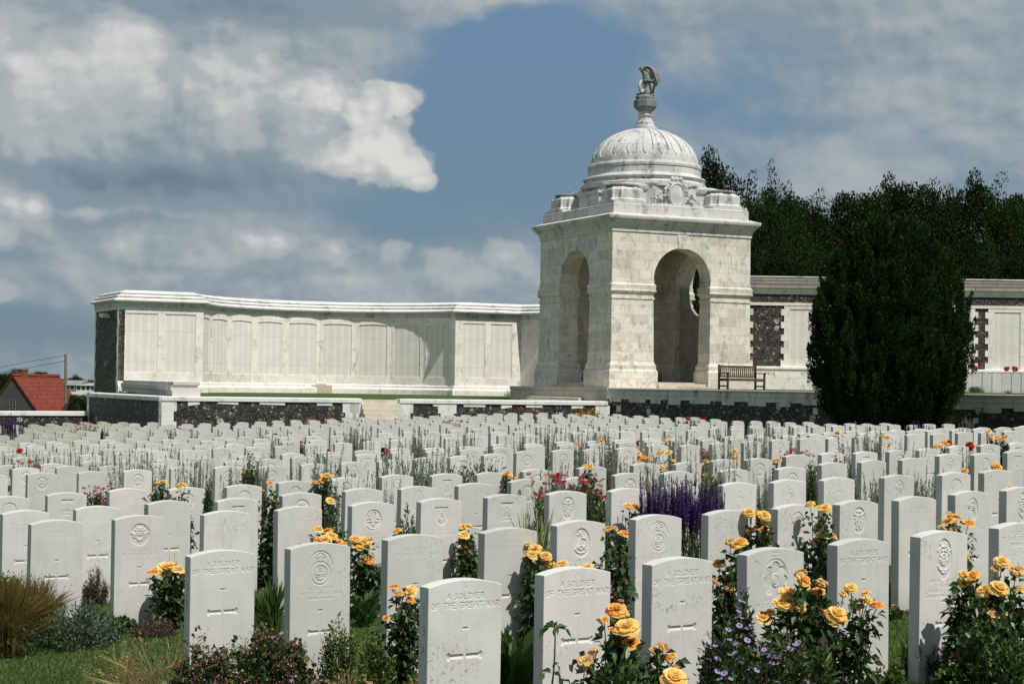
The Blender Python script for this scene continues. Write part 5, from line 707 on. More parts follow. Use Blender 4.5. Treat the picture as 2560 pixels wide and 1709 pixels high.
# eagle, built along the view-right axis rv in pavilion space
rv = Vector((math.cos(R(-25.2)), math.sin(R(-25.2)), 0)); fv = Vector((-rv.y, rv.x, 0))
def E3(px, py, d=0.0):
    k = .00193 * K; return Vector((c0, c0, fz(py))) + rv * ((px - 412) * k) + fv * d * K
m = MB()
m.blob(E3(400, 790), (.34 * K, .30 * K, .09 * K), n=14, seed=1, rough=.18); m.blob(E3(300, 745), (.15, .14, .09), seed=3, rough=.25); m.blob(E3(520, 750), (.17, .16, .08), seed=4, rough=.2)
m.blob(E3(440, 700, -.03), (.17, .17, .24), n=12, seed=5); m.tube([E3(440, 740), E3(445, 660), E3(450, 560), E3(440, 500)], [.16, .15, .13, .16], 10)
m.tube([E3(545, 740, .05), E3(560, 640, .08), E3(575, 560, .08)], [.09, .07, .08], 8); m.tube([E3(520, 730, -.1), E3(530, 620, -.14), E3(520, 530, -.1)], [.06, .045, .06], 8)
m.box(-.2, .26, -.19, .19, 0, .07, fn=lambda x, y, z: E3(440, 490) + rv * x + fv * y + Vector((0, 0, z)))
m.tube([E3(440, 490), E3(435, 430), E3(420, 350), E3(385, 290), E3(345, 245), E3(330, 215)], [.20, .19, .155, .13, .105, .09], 12)
m.blob(E3(335, 210), (.10, .09, .075), n=12, seed=7, rough=.06); m.tube([E3(310, 215), E3(285, 228), E3(276, 250)], [.055, .035, .012], 8)
pb(m, 'eagle_body', M_DARKST, fin, smooth=True)
for sd_ in (-1, 1):
    m = MB(); d = sd_ * .13
    outer = [(360, 185), (430, 170), (500, 172), (560, 205), (615, 260), (655, 330), (680, 410), (690, 470), (680, 515), (635, 515)]
    inner = [(375, 235), (430, 215), (480, 235), (492, 290), (500, 350), (520, 420), (545, 480), (575, 520), (600, 590), (628, 560)]
    pts = [E3(x, y, d) for x, y in outer] + [E3(x, y, d) for x, y in reversed(inner)]
    n = len(outer); vs = []
    for k in range(n):
        o_, i_ = E3(*outer[k], d), E3(*inner[k], d); tt = .05 + .05 * math.sin(math.pi * k / (n - 1))
        md = (o_ + i_) / 2
        vs += [o_, md + fv * tt, i_, md - fv * tt]
    fs = [(k * 4 + j, (k + 1) * 4 + j, (k + 1) * 4 + (j + 1) % 4, k * 4 + (j + 1) % 4) for k in range(n - 1) for j in range(4)] + [(0, 1, 2, 3), (4 * n - 4, 4 * n - 3, 4 * n - 2, 4 * n - 1)]
    m.add(vs, fs); pb(m, 'wing', M_DARKST, fin)
m = MB(); cw = E3(335, 590, -.1); rm = Matrix.Rotation(R(90), 3, 'X')
m.torus((0, 0, 0), .185, .062, 30, 8, rot=Matrix.Rotation(R(20), 3, 'Z') @ rm, bumpy=.2)
m.v = [tuple(Vector((v[0] * .8, v[1] * .8, v[2] * 1.12)) + cw) for v in m.v]; pb(m, 'wreath', M_WEATH, fin, smooth=True)
# cartouche: oval shield with swags on the two visible fronts
def cartouche(f):
    m = MB()
    m.add([f(0, 0, 0)] , [])
    nn = 28
    rings = [(.36, .46, .0), (.40, .50, .10), (.34, .44, .16), (.30, .40, .12), (0.0, 0.0, .17)]
    vs = [f(a * math.cos(2 * math.pi * i / nn), b * math.sin(2 * math.pi * i / nn), d) for a, b, d in rings for i in range(nn)]
    fs = [(k * nn + i, k * nn + (i + 1) % nn, (k + 1) * nn + (i + 1) % nn, (k + 1) * nn + i) for k in range(len(rings) - 1) for i in range(nn)]
    m.add(vs, fs)
    rr = random.Random(5)
    for sg in (-1, 1):
        for k in range(34):
            u = k / 33; x = sg * (.40 + .70 * u); z = .12 - .38 * u + .05 * math.sin(u * 12)
            q = rr.uniform(.035, .07); m.blob(f(x + rr.uniform(-.03, .03), z + rr.uniform(-.17, .17) * (1 - .5 * u), rr.uniform(.0, .12)), (q, q, q), n=7, seed=k, rough=.3)
        for k in range(14):
            q = rr.uniform(.03, .06); m.blob(f(sg * (.22 + .025 * k), .52 - .03 * k + rr.uniform(-.05, .05), rr.uniform(.02, .12)), (q, q, q), n=7, seed=k + 40, rough=.3)
    for x in (-.18, 0, .18): m.blob(f(x, .62, .08), (.10, .08, .12), n=8, seed=9, rough=.15)
    return m
zc = tz(8.62)
m = cartouche(lambda u, v, d: Vector((c0 + u, .62 - d, zc + v))); m.box(c0 - 1.2, c0 + 1.2, .45, 1.0, tz(8.12), tz(8.26)); pb(m, 'cartouche', M_WEATH)
m = MB(); m.box(c0 - .26, c0 + .26, .50, .9, tz(8.95), tz(9.10)); m.box(c0 - .45, c0 + .45, .64, 1.2, tz(8.12), tz(8.98)); pb(m, 'cartouche_back', M_WEATH)
m = MB(); m.box(.60, 1.2, c0 - .85, c0 + .85, tz(8.12), tz(8.70)); m.box(.52, 1.2, c0 - .95, c0 + .95, tz(8.70), tz(8.80)); pb(m, 'side_block', M_WEATH)

# ================================================================== PLATFORM, TERRACES AND LOW WALLS
def world_box(name, label, cat, build, mat, loc, group=None, kind=None):
    m = MB(); build(m); m.v = [(v[0] - loc[0], v[1] - loc[1], v[2] - loc[2]) for v in m.v]
    o = m.build(name, mat, None, loc); return tag(o, label, cat, group, kind)
RW0 = (3.62, 65.25); RW1 = (19.0, 46.9)       # retaining wall below the right terrace
pl_front = Vector((3.62, 65.6)); ld = Vector((-.4258, .9048))
pA = pl_front; pB = pA + ld * 8.6
platform = world_box('pavilion_steps', 'pale stepped stone platform left of the pavilion above the grass', 'steps', lambda m: (
    m.stack([(pA.x, pA.y), (12, 70), (12, 84), (pB.x + 1, 84), (pB.x, pB.y)], [(.0, .6), (0, 1.37), (-.01, 1.38), (.03, 1.39), (.03, 1.508)], 0),
    m.stack([tuple(pA + ld * 2.4), tuple(pA + ld * 3.2 + Vector((1, .5))), tuple(pA + ld * 7.8 + Vector((1, .5))), tuple(pA + ld * 7.4)], [(.35, .6), (.35, 1.10), (.0, 1.12)], 0),
    m.stack([tuple(pA + ld * 2.0), tuple(pA + ld * 2.6 + Vector((1, .5))), tuple(pA + ld * 6.0 + Vector((1, .5))), tuple(pA + ld * 5.6)], [(.75, .6), (.75, .98), (.0, 1.0)], 0)), M_STEP, (3.6, 66, .9))
# right retaining wall: coping, flint face, small white blocks
rt = empty('retaining_wall', (RW0[0], RW0[1], 0)); tag(rt, 'dark flint retaining wall with grey double coping below the yew terrace', 'retaining wall')
def rtb(mb, name, mat, **kw):
    mb.v = [(v[0] - RW0[0], v[1] - RW0[1], v[2]) for v in mb.v]; return mb.build(name, mat, rt, **kw)
pth = [RW0, RW1]
m = MB(); m.sweep(pth, [(-.5, -.8), (.0, -.8), (.0, 1.10), (-.5, 1.10)]); rtb(m, 'flint_face', M_FLINT)
m = MB(); m.sweep(pth, [(-.5, 1.102), (.02, 1.102), (.02, 1.27), (.045, 1.275), (.045, 1.31), (.0, 1.33), (.0, 1.45), (.05, 1.455), (.05, 1.49), (-.5, 1.50)]); rtb(m, 'coping', M_TRIM)
d = (Vector(RW1) - Vector(RW0)); LL = d.length; d /= LL; nn = Vector((d.y, -d.x)); rr = random.Random(3)
s = .1; m = MB()
while s < LL:
    w = rr.uniform(.5, 1.1); h = rr.uniform(.05, .16)
    a = Vector(RW0) + d * s + nn * .015; b = a + d * w
    m.prism([(a.x, a.y, 1.1 - h), (b.x, b.y, 1.1 - h), (b.x, b.y, 1.101), (a.x, a.y, 1.101)], (-nn.x * .1, -nn.y * .1, 0)); s += w + rr.uniform(.25, .7)
rtb(m, 'bonding_stones', M_TRIM)
s = .5; m = MB()
while s < LL:
    z = rr.choice((.75, .55, .3, .15, .62)); w = rr.uniform(.16, .24)
    a = Vector(RW0) + d * s + nn * .015; b = a + d * w
    m.prism([(a.x, a.y, z), (b.x, b.y, z), (b.x, b.y, z + w), (a.x, a.y, z + w)], (-nn.x * .1, -nn.y * .1, 0)); s += rr.uniform(.8, 2.2)
rtb(m, 'set_blocks', M_TRIM)
# low wall in front of the left terrace
C0 = (-11.85, 59.0); C1 = (3.6, 65.05)
lw = empty('low_wall', (C0[0], C0[1], 0)); tag(lw, 'low flint wall with white coping, sunlit, in front of the grass terrace', 'low wall')
def lwb(mb, name, mat, **kw):
    mb.v = [(v[0] - C0[0], v[1] - C0[1], v[2]) for v in mb.v]; return mb.build(name, mat, lw, **kw)
dd = Vector((C1[0] - C0[0], C1[1] - C0[1])); LW = dd.length; dd /= LW; ln = Vector((dd.y, -dd.x))
def lp(s, o=0.0): return (C0[0] + dd.x * s + ln.x * o, C0[1] + dd.y * s + ln.y * o)
def sx_of(px):       # distance along the low wall seen at image column px, used once for the stair and piers
    u = (px - 1280) / 4350; return (u * C0[1] - C0[0]) / (dd.x - u * dd.y)
st0, st1 = sx_of(906), sx_of(1002)
for a, b in ((.0, st0), (st1, LW)):
    m = MB(); m.sweep([lp(a), lp(b)], [(-.45, -1.2), (0, -1.2), (0, .84), (-.45, .84)]); lwb(m, 'flint_face', M_FLINT)
    m = MB(); m.sweep([lp(a), lp(b)], [(-.5, .842), (.04, .842), (.05, .86), (.05, .98), (.03, 1.0), (-.5, 1.01)]); lwb(m, 'coping', M_CAP)
m = MB(); s = .9; rr = random.Random(8)
while s < LW - .5:
    w = rr.uniform(.25, .9)
    if not (st0 - .9 < s < st1 + .5):
        a = lp(s, .02); b = lp(s + w, .02); m.prism([(*a, .843 - rr.uniform(.06, .16)), (*b, .843 - .10), (*b, .8425), (*a, .8425)], (-ln.x * .1, -ln.y * .1, 0))
    s += w + rr.uniform(.5, 1.5)
lwb(m, 'bonding_stones', M_CAP)
for s, w in ((.0, .42), (sx_of(866), .40), (st0 - .32, .32), (st1, .40), (sx_of(1104), .5), (LW - .4, .4)):
    m = MB(); z = -1.2; k = 0
    while z < .83:
        e = .10 if k % 2 else 0
        a, b = lp(s - (e if s > .1 else 0), .022), lp(s + w + e, .022)
        h = min(.34, .84 - z); m.prism([(*a, z), (*b, z), (*b, z + h - .003), (*a, z + h - .003)], (-ln.x * .2, -ln.y * .2, 0)); z += h; k += 1
    lwb(m, 'pier', M_CAP)
m = MB()
for k in range(7):
    z1 = .97 - k * .165; o = .02 + k * .27 - .45
    wd = .10 * k * .25
    a, b, c, e = lp(st0 + .02 - wd, o), lp(st1 - .02 + wd, o), lp(st1 - .02 + wd, o + .275), lp(st0 + .02 - wd, o + .275)
    m.prism([(*a, -1.0), (*b, -1.0), (*c, -1.0), (*e, -1.0)], (0, 0, z1 + 1.0))
o_ = m.build('stair', M_STEP, None); tag(o_, 'short flight of worn pale stone steps through the low flint wall', 'steps')
# shaded return of the low wall and the long coping block above it
E0 = (-16.55, 68.4); lr = empty('low_wall', (E0[0], E0[1], 0)); tag(lr, 'shaded dark flint return wall with white coping at the left corner', 'low wall')
def lrb(mb, name, mat, **kw):
    mb.v = [(v[0] - E0[0], v[1] - E0[1], v[2]) for v in mb.v]; return mb.build(name, mat, lr, **kw)
ec = (C0[0] - .02, C0[1])
m = MB(); m.sweep([E0, ec], [(-.45, -1.4), (0, -1.4), (0, .84), (-.45, .84)]); lrb(m, 'flint_face', M_FLINT)
m = MB(); m.sweep([E0, ec], [(-.5, .842), (.04, .842), (.05, .86), (.05, .98), (.03, 1.0), (-.5, 1.01)]); lrb(m, 'coping', M_CAP)
e1 = Vector(E0); ed = (Vector(ec) - e1).normalized(); en = Vector((ed.y, -ed.x))
for s0, w in ((-.35, .33), ((Vector(ec) - e1).length - .2, .19)):
    m = MB(); a = e1 + ed * s0; b = a + ed * w
    m.prism([(*(a + en * .03), -1.4), (*(b + en * .03), -1.4), (*(b - en * .5), -1.4), (*(a - en * .5), -1.4)], (0, 0, 2.24 if s0 > 0 else 2.42)); lrb(m, 'pier', M_TRIM)
q0 = Vector((-11.6, 59.6)); q1 = Vector((-17.5, 78.2)); qd = (q1 - q0).normalized(); qn = Vector((-qd.y, qd.x))
qr = Vector((-qn.x, -qn.y))
def blk(m):
    for a, b, z0, z1 in ((.0, .95, 1.0, 1.17), (-.0, .90, 1.172, 1.20), (.05, .86, 1.20, 1.36), (.0, .91, 1.362, 1.40), (-.03, .94, 1.40, 1.50)):
        p = [q0 + qr * -a + qd * (a * .6), q0 + qr * b + qd * (a * .6), q1 + qr * b, q1 - qr * a]
        m.prism([(v.x, v.y, z0) for v in p], (0, 0, z1 - z0))
world_box('stone_block', 'long low moulded stone block running back from the wall corner', 'stone block', blk, M_TRIM, (-12, 60, 1.0))
# boundary wall running off to the left
bw = empty('boundary_wall', (-17, 67, -.7)); tag(bw, 'low flint boundary wall with white coping before the red roofed farmhouse', 'boundary wall')
for nm, prf, mt in (('flint_face', [(-.35, -1.6), (0, -1.6), (0, .10), (-.35, .10)], M_FLINT), ('coping', [(-.4, .102), (.05, .102), (.05, .25), (.02, .27), (-.4, .27)], M_CAP)):
    m = MB(); m.sweep([(-52.0, 44.67), (-16.6, 68.5)], prf); m.v = [(v[0] + 17, v[1] - 67, v[2] + .7) for v in m.v]; m.build(nm, mt, bw)
m = MB(); m.sweep([(-21.4, 65.27), (-20.7, 65.74)], [(0, -.04), (.02, -.04), (.02, .101), (0, .101)]); m.v = [(v[0] + 17, v[1] - 67, v[2] + .7) for v in m.v]; m.build('bonding_stone', M_CAP, bw)
# corner seat-like patched stones on the left wall base and platform
world_box('stone_ledge', 'small brownish stone ledge at the foot of the curved wall', 'ledge', lambda m: (m.box(-10.2, -9.0, 87.35, 88.3, .9, 1.40), m.box(-10.3, -9.3, 87.45, 88.3, 1.402, 1.47)), M_PINK, (-9.6, 88, .9))

# ------------------------------------------------------------------ bench
def make_bench():
    b = empty('park_bench', (8.35, 67.2, 1.512), R(32)); tag(b, 'brown slatted wooden bench beside the pavilion pier', 'bench')
    W = 1.9
    def part(name, boxes, lab=None):
        m = MB()
        for bx in boxes: m.box(*bx)
        o = m.build(name, M_WOOD, b, bevel=.006); return o
    # x along the bench, y towards the back
    part('seat', [(0, W, .02 + .105 * k, .11 + .105 * k, .40, .43) for k in range(5)] + [(0, W, -.01, .015, .33, .41)])
    part('backrest', [(0.05, W - .05, .56, .60, .86, .93), (0.05, W - .05, .55, .585, .47, .53)] + [(.10 + k * .098, .155 + k * .098, .565, .59, .53, .86) for k in range(18)])
    for x in (0.0, W - .07):
        part('leg', [(x, x + .07, 0.0, .07, 0, .62)]); part('leg', [(x, x + .07, .54, .61, 0, .96)])
        part('armrest', [(x - .01, x + .08, -.04, .58, .62, .66)]); part('side_rail', [(x + .015, x + .055, .07, .54, .10, .16), (x + .015, x + .055, .07, .54, .32, .40)])
make_bench()

# ------------------------------------------------------------------ ground
def f_lawn(t, b):
    p = pos(t); n = t.noise(p, .8, 4, .6); n2 = t.noise(p, 45, 4, .7); n3 = t.noise(p, 6, 3, .6)
    c = t.mix(t.mr(n, .3, .7), (.055, .095, .022), (.075, .12, .03))
    c = t.mix(t.mr(n3, .45, .75, 0, .5), c, (.095, .125, .04))
    c = t.mix(t.mr(n2, .35, .7, 0, .6), c, (.03, .055, .014))
    bump(t, b, n2, .8, .03)
    return c
M_LAWN = material('lawn_grass', f_lawn, .9, .15)
def f_field(t, b):
    p = pos(t); v = t.n('ShaderNodeTexVoronoi', {'Vector': t.scale(p, (1, .6, 0)), 'Scale': .008})
    s = t.n('ShaderNodeSeparateColor', {0: v.outputs['Color']}).outputs[0]
    c = t.mix(t.mr(s, .2, .8), (.07, .12, .03), (.16, .17, .06))
    return t.mix(t.noise(p, .3, 4), c, (.05, .09, .03))
M_FIELD = material('far_fields', f_field, .95, .1)
def build_ground():
    ys = list(np.arange(-8, 66, 1.0)) + list(np.arange(66, 200, 5)) + [220, 260, 320, 400, 520, 700, 1000, 1500, 2500, 4500]
    xs = [-4500, -2500, -1500, -1000, -700, -500, -380, -300, -240, -190, -150, -120, -100, -84, -70, -60, -52, -44, -38, -34] + list(np.arange(-30, 34, 1.0)) + [34, 38, 46, 60, 80, 120, 200, 400, 900, 2000, 4500]
    V = [(x, y, G(x, y)) for y in ys for x in xs]; nx = len(xs)
    F = np.array([(j * nx + i, j * nx + i + 1, (j + 1) * nx + i + 1, (j + 1) * nx + i) for j in range(len(ys) - 1) for i in range(nx - 1)])
    mi = [0 if (V[f[0]][1] < 66 and abs(V[f[0]][0] + 0) < 33) else 1 for f in F]
    me = np_mesh('ground', V, [F], [M_LAWN, M_FIELD], mi, True)
    tag(link_mesh('ground', me), kind='structure')
build_ground()
m = MB(); m.add([(-11.3, 59.35, .955), (3.5, 65.3, .955), (3.7, 90, .985), (-19, 92, .985), (-17.3, 78)+(.97,)], [(0, 1, 2, 3, 4)])
tag(m.build('terrace_lawn', M_LAWN, None), kind='structure')
m = MB(); m.add([(3.9, 65.4, 1.49), (19.2, 47.2, 1.49), (32, 48, 1.49), (32, 74, 1.53), (9, 74, 1.53)], [(0, 1, 2, 3, 4)])
tag(m.build('terrace_lawn', M_LAWN, None), kind='structure')

# ================================================================== HEADSTONES
SW, SH, ST = .381, .813, .076
def dseg(X, Z, a, b, c, d):
    vx, vz = c - a, d - b; L2 = vx * vx + vz * vz + 1e-12
    t = np.clip(((X - a) * vx + (Z - b) * vz) / L2, 0, 1)
    return np.hypot(X - a - t * vx, Z - b - t * vz)
def carve(H, X, Z, segs, hw, dep):
    best = np.full(X.shape, 9.0)
    for s in segs: best = np.minimum(best, dseg(X, Z, *s))
    return np.minimum(H, -dep * np.clip(1 - best / hw, 0, 1))
def cross(H, X, Z, top, w=.082, bot=None):
    arm = top - .118; bot = bot or max(.10, top - .30)
    hw = .0115
    s = [(0, top, 0, bot)]
    H = carve(H, X, Z, s, .0095, .0034); H = carve(H, X, Z, s, .0022, .0030)
    H = carve(H, X, Z, [(-w, arm, -.013, arm), (.013, arm, w, arm), (-w, arm - .007, -w, arm + .007), (w, arm - .007, w, arm + .007)], hw, .0085)
    H = carve(H, X, Z, [(-.010, top + .004, .010, top + .004)], .006, .007)
    H = carve(H, X, Z, [(-.008, bot, .008, bot)], .005, .004)
    return H
def ell(cx, cz, rx, rz, a0=0, a1=360, n=22):
    p = [(cx + rx * math.cos(R(a0 + (a1 - a0) * i / n)), cz + rz * math.sin(R(a0 + (a1 - a0) * i / n))) for i in range(n + 1)]
    return [(*p[i], *p[i + 1]) for i in range(n)]
def sym(segs): return segs + [(-a, b, -c, d) for a, b, c, d in segs]
def pl(*pts): return [(*pts[i], *pts[i + 1]) for i in range(len(pts) - 1)]
CZ = .672
def crest(kind, H, X, Z, seed=0):
    rr = random.Random(seed); rel = []; hw = .0052; s = .078
    def recess_oval(rx, rz, cz=CZ, dep=.0052):
        nonlocal H
        q = np.hypot(X / rx, (Z - cz) / rz)
        H = np.where(q < 1, np.minimum(H, -dep), H)
    def scrib(n, cx, cz, rx, rz, ln=.016):
        o = []
        for _ in range(n):
            a = rr.uniform(0, 6.28); r_ = math.sqrt(rr.random()); x = abs(r_ * math.cos(a)) * rx; z = cz + r_ * math.sin(a) * rz; b = rr.uniform(0, 3.14)
            o.append((cx + x, z, cx + x + math.cos(b) * ln, z + math.sin(b) * ln))
        return sym(o)
    if kind == 'crown':
        H = carve(H, X, Z, ell(0, CZ + .0, .076, .094, 8, 172), .0042, .005); H = carve(H, X, Z, ell(0, CZ - .03, .062, .064), .0038, .0045); H = carve(H, X, Z, ell(0, CZ - .03, .040, .042), .0038, .005)
        H = carve(H, X, Z, sym(pl((0, CZ + .085), (.018, CZ + .075), (.030, CZ + .055), (.024, CZ + .036), (0, CZ + .033))) + sym(pl((.03, CZ + .055), (.012, CZ + .055))), .0035, .005)
        H = carve(H, X, Z, scrib(8, 0, CZ - .012, .02, .014, .01) + pl((-.03, CZ - .042), (.03, CZ - .04)) + pl((-.03, CZ - .052), (.03, CZ - .05)), .003, .0045)
    elif kind == 'ring':
        H = carve(H, X, Z, ell(0, CZ - .035, .042, .050), .0045, .006); H = carve(H, X, Z, ell(0, CZ - .035, .058, .068, 20, 160), .003, .003); H = carve(H, X, Z, pl((-.016, CZ + .05), (-.006, CZ + .056)) + pl((.016, CZ + .05), (.006, CZ + .056)), .004, .006)
    elif kind in ('round', 'knot', 'horse', 'bomb', 'flame', 'maple', 'sun', 'stag', 'fern'):
        rz = {'knot': .092, 'horse': .092, 'bomb': .090, 'flame': .112}.get(kind, .080); rx = {'flame': .062, 'bomb': .060, 'knot': .066, 'horse': .068}.get(kind, .075)
        cz = CZ - (.014 if kind == 'flame' else 0)
        recess_oval(rx, rz, cz, .005)
        if kind == 'horse': rel = pl((-.02, cz + .07), (-.005, cz + .06), (.004, cz + .03), (.03, cz + .028), (.045, cz + .01), (.04, cz - .02)) + pl((-.005, cz + .06), (-.03, cz + .05)) + pl((.0, cz + .03), (-.02, cz), (-.035, cz - .03)) + pl((.0, cz), (.01, cz - .035)) + pl((.035, cz), (.03, cz - .035)) + ell(0, cz - .03, .05, .035, 190, 350, 8) + scrib(8, 0, cz - .035, .05, .015)
        elif kind == 'bomb': rel = sym(pl((.0, cz + .07), (.03, cz + .06), (.045, cz + .03), (.03, cz + .012), (.0, cz + .02))) + scrib(10, 0, cz + .045, .035, .025) + ell(0, cz - .038, .034, .044)
        elif kind == 'flame': rel = ell(0, cz, .024, .03) + ell(0, cz, .045, .075) + scrib(22, 0, cz + .03, .05, .055, .013) + sym(pl((.01, cz - .06), (.04, cz - .05), (.05, cz - .03))) + ell(0, cz, .010, .012)
        elif kind == 'stag': rel = sym(pl((.004, cz - .045), (.012, cz - .01), (.03, cz + .015), (.052, cz + .01)) + pl((.03, cz + .015), (.045, cz + .045)) + pl((.018, cz), (.028, cz + .055), (.01, cz + .068)) + pl((.012, cz - .01), (.045, cz - .012))) + ell(0, cz - .02, .06, .05, 200, 340, 8)
        elif kind == 'maple': rel = sym(pl((0, cz + .06), (.012, cz + .035), (.03, cz + .045), (.028, cz + .02), (.055, cz + .015), (.04, cz - .01), (.02, cz - .02), (.02, cz - .045))) + pl((0, cz + .03), (0, cz - .06)) + scrib(5, 0, cz - .04, .04, .01)
        elif kind == 'sun': rel = sym([(0.012 * k, cz - .02, .021 * k, cz + .062 - .006 * k * k * .5) for k in range(0, 4)]) + pl((-.055, cz - .03), (.055, cz - .03)) + pl((-.045, cz - .045), (.045, cz - .045)) + ell(0, cz - .03, .02, .022, 0, 180, 8)
        else: rel = scrib(20, 0, cz, rx * .75, rz * .75, .02) + ell(0, cz, rx * .45, rz * .4)
    elif kind == 'star':
        H = carve(H, X, Z, ell(0, CZ - .02, .083, .105, 15, 165), .004, .005)
        th = np.arctan2(Z - (CZ - .02), X); q = np.hypot(X, (Z - (CZ - .02)) * .85)
        rad = .062 + .018 * np.abs(np.cos(4 * (th + np.pi / 2)))
        ray = -.002 - .0035 * np.abs(np.sin(th * 22))
        H = np.where((q < rad) & (q > .030), np.minimum(H, ray), H); rel = []
        H = carve(H, X, Z, ell(0, CZ - .02, .028, .036) + ell(0, CZ - .02, .018, .024), .003, .005)
        H = carve(H, X, Z, pl((-.026, .772), (.026, .772), (.026, .79), (-.026, .79), (-.026, .772)), .002, .003)
    elif kind in ('shield', 'arms'):
        w = .062; H = np.where((np.abs(X) < w) & (Z < CZ + .07) & (Z > CZ - .075) & ((kind == 'arms') | (Z > CZ - .09 + np.abs(X))), np.minimum(H, -.0035 - .004 * (Z > CZ + .062)), H)
        if kind == 'shield': rel = ell(0, CZ - .01, .026, .034) + ell(0, CZ - .01, .014, .018) + sym(pl((.03, CZ - .02), (.05, CZ - .06)) + pl((.01, CZ + .045), (.022, CZ + .045))) + pl((-.02, CZ + .03), (.02, CZ + .03))
        else: rel = sym(pl((.052, CZ + .045), (.035, CZ + .02), (.05, CZ - .01), (.035, CZ - .04), (.05, CZ - .06)) + pl((.03, CZ + .04), (.02, CZ), (.03, CZ - .03))) + ell(0, CZ + .0, .02, .028) + scrib(12, 0, CZ, .05, .05) + pl((-.05, CZ - .062), (0, CZ - .052), (.05, CZ - .062))
    elif kind == 'drop':
        cz = CZ + .0
        H = carve(H, X, Z, sym(pl((0, cz + .10), (.03, cz + .07), (.055, cz + .025), (.062, cz - .03), (.045, cz - .07), (0, cz - .088))), .0045, .0065)
        H = carve(H, X, Z, ell(0, cz - .02, .022, .032) + ell(0, cz - .02, .012, .018) + sym(pl((.006, cz + .06), (.018, cz + .04), (.006, cz + .03))) + pl((-.012, cz + .025), (.012, cz + .025)), .0035, .005)
    if rel:
        best = np.full(X.shape, 9.0)
        for q in rel: best = np.minimum(best, dseg(X, Z, *q))
        H = np.where(best < hw, H + .0058 * (1 - (best / hw) ** 2), H)
    return H
STONE_TXT = {'S': [('A SOLDIER', .727, .0235), ('OF THE GREAT WAR', .688, .0235)],
             'S3': [('A SOLDIER', .745, .022), ('OF THE GREAT WAR', .712, .022), ('LONDON REGIMENT', .682, .016)],
             'P': [('A SOLDIER', .715, .019), ('OF THE GREAT WAR', .686, .019)]}
def stone_mesh(kind, res=.003):
    nx = int(SW / res) + 1; nz = int(SH / res) + 1
    xs = np.linspace(-SW / 2, SW / 2, nx); zs = np.linspace(-.12, SH, nz)
    X, Zr = np.meshgrid(xs, zs)
    top = -.029 * (X / (SW / 2)) ** 2
    Z = Zr + top * np.clip((Zr - .55) / (SH - .55), 0, 1)
    H = np.zeros_like(X)
    if kind in ('S', 'S3', 'P'):
        for s, z, h in STONE_TXT[kind]: H = carve(H, X, Z, text_segs(s, 0, z, h, .72, .34), .0032 if kind == 'S' else .0026, .0036 if kind != 'P' else .0016)
        if kind == 'S': H = carve(H, X, Z, pl((-.006, .772), (0, .784), (.006, .772)), .002, .003)
        H = cross(H, X, Z, .595 if kind == 'S' else (.52 if kind == 'P' else .50))
    else:
        H = crest(kind, H, X, Z, hash(kind) % 7 if False else sum(map(ord, kind)))
        if kind == 'flame':
            for s, z, h in (('300773 LANCE CPL', .532, .015), ('L.E. BENNETT', .503, .0215), ('LONDON RIFLE BRIGADE', .478, .016), ('20TH SEPTEMBER 1917 AGE 19', .452, .013)):
                H = carve(H, X, Z, text_segs(s, 0, z, h, .70, .30), .0024, .003)
            H = cross(H, X, Z, .425, .055, .20)
        else:
            zt = .545
            for s, z, h in (('A SOLDIER', zt, .018), ('OF THE GREAT WAR', zt - .027, .018)) + ((('KNOWN UNTO GOD', zt - .05, .012),) if kind == 'crown' else ()):
                H = carve(H, X, Z, text_segs(s, 0, z, h, .72, .32), .0024, .0024)
            H = cross(H, X, Z, .43, .07, .17)
    Y = -ST / 2 - 0 - H * 1.0
    edge = np.zeros_like(X); edge[:, 0] = edge[:, -1] = 1; edge[-1, :] = 1
    Y = Y + edge * .0028
    V = np.stack([X, Y, Z], -1).reshape(-1, 3)
    idx = np.arange(nx * nz).reshape(nz, nx)
    Fq = np.stack([idx[:-1, :-1], idx[:-1, 1:], idx[1:, 1:], idx[1:, :-1]], -1).reshape(-1, 4)
    loop = np.concatenate([idx[:, 0], idx[-1, 1:], idx[::-1, -1][1:]])
    n = len(V); fl = V[loop]; bl = fl.copy(); bl[:, 1] = ST / 2
    V2_ = np.concatenate([V, fl, bl]); m = len(loop)
    a = np.arange(m - 1); Fs = np.stack([n + a, n + m + a, n + m + a + 1, n + a + 1], -1)
    # back: fan strip across
    k = m // 2; ia = n + m + np.arange(0, k); ib = n + m + m - 1 - np.arange(0, k)
    Fb = np.stack([ia[:-1], ib[:-1], ib[1:], ia[1:]], -1)
    me = np_mesh('headstone', V2_, [Fq, Fs, Fb], [M_STONE], None, False)
    sm = np.zeros(len(Fq) + len(Fs) + len(Fb), dtype=bool); sm[:len(Fq)] = True
    me.polygons.foreach_set('use_smooth', sm)
    return me
ROWN = ['front', 'second', 'third', 'fourth', 'fifth', 'sixth', 'seventh', 'eighth', 'ninth', 'tenth', 'eleventh', 'twelfth', 'thirteenth', 'fourteenth', 'fifteenth', 'sixteenth', 'seventeenth', 'eighteenth', 'nineteenth', 'twentieth', 'twenty-first', 'twenty-second']
def ordn(n): return '%d%s' % (n, 'th' if 10 <= n % 100 <= 20 else {1: 'st', 2: 'nd', 3: 'rd'}.get(n % 10, 'th'))
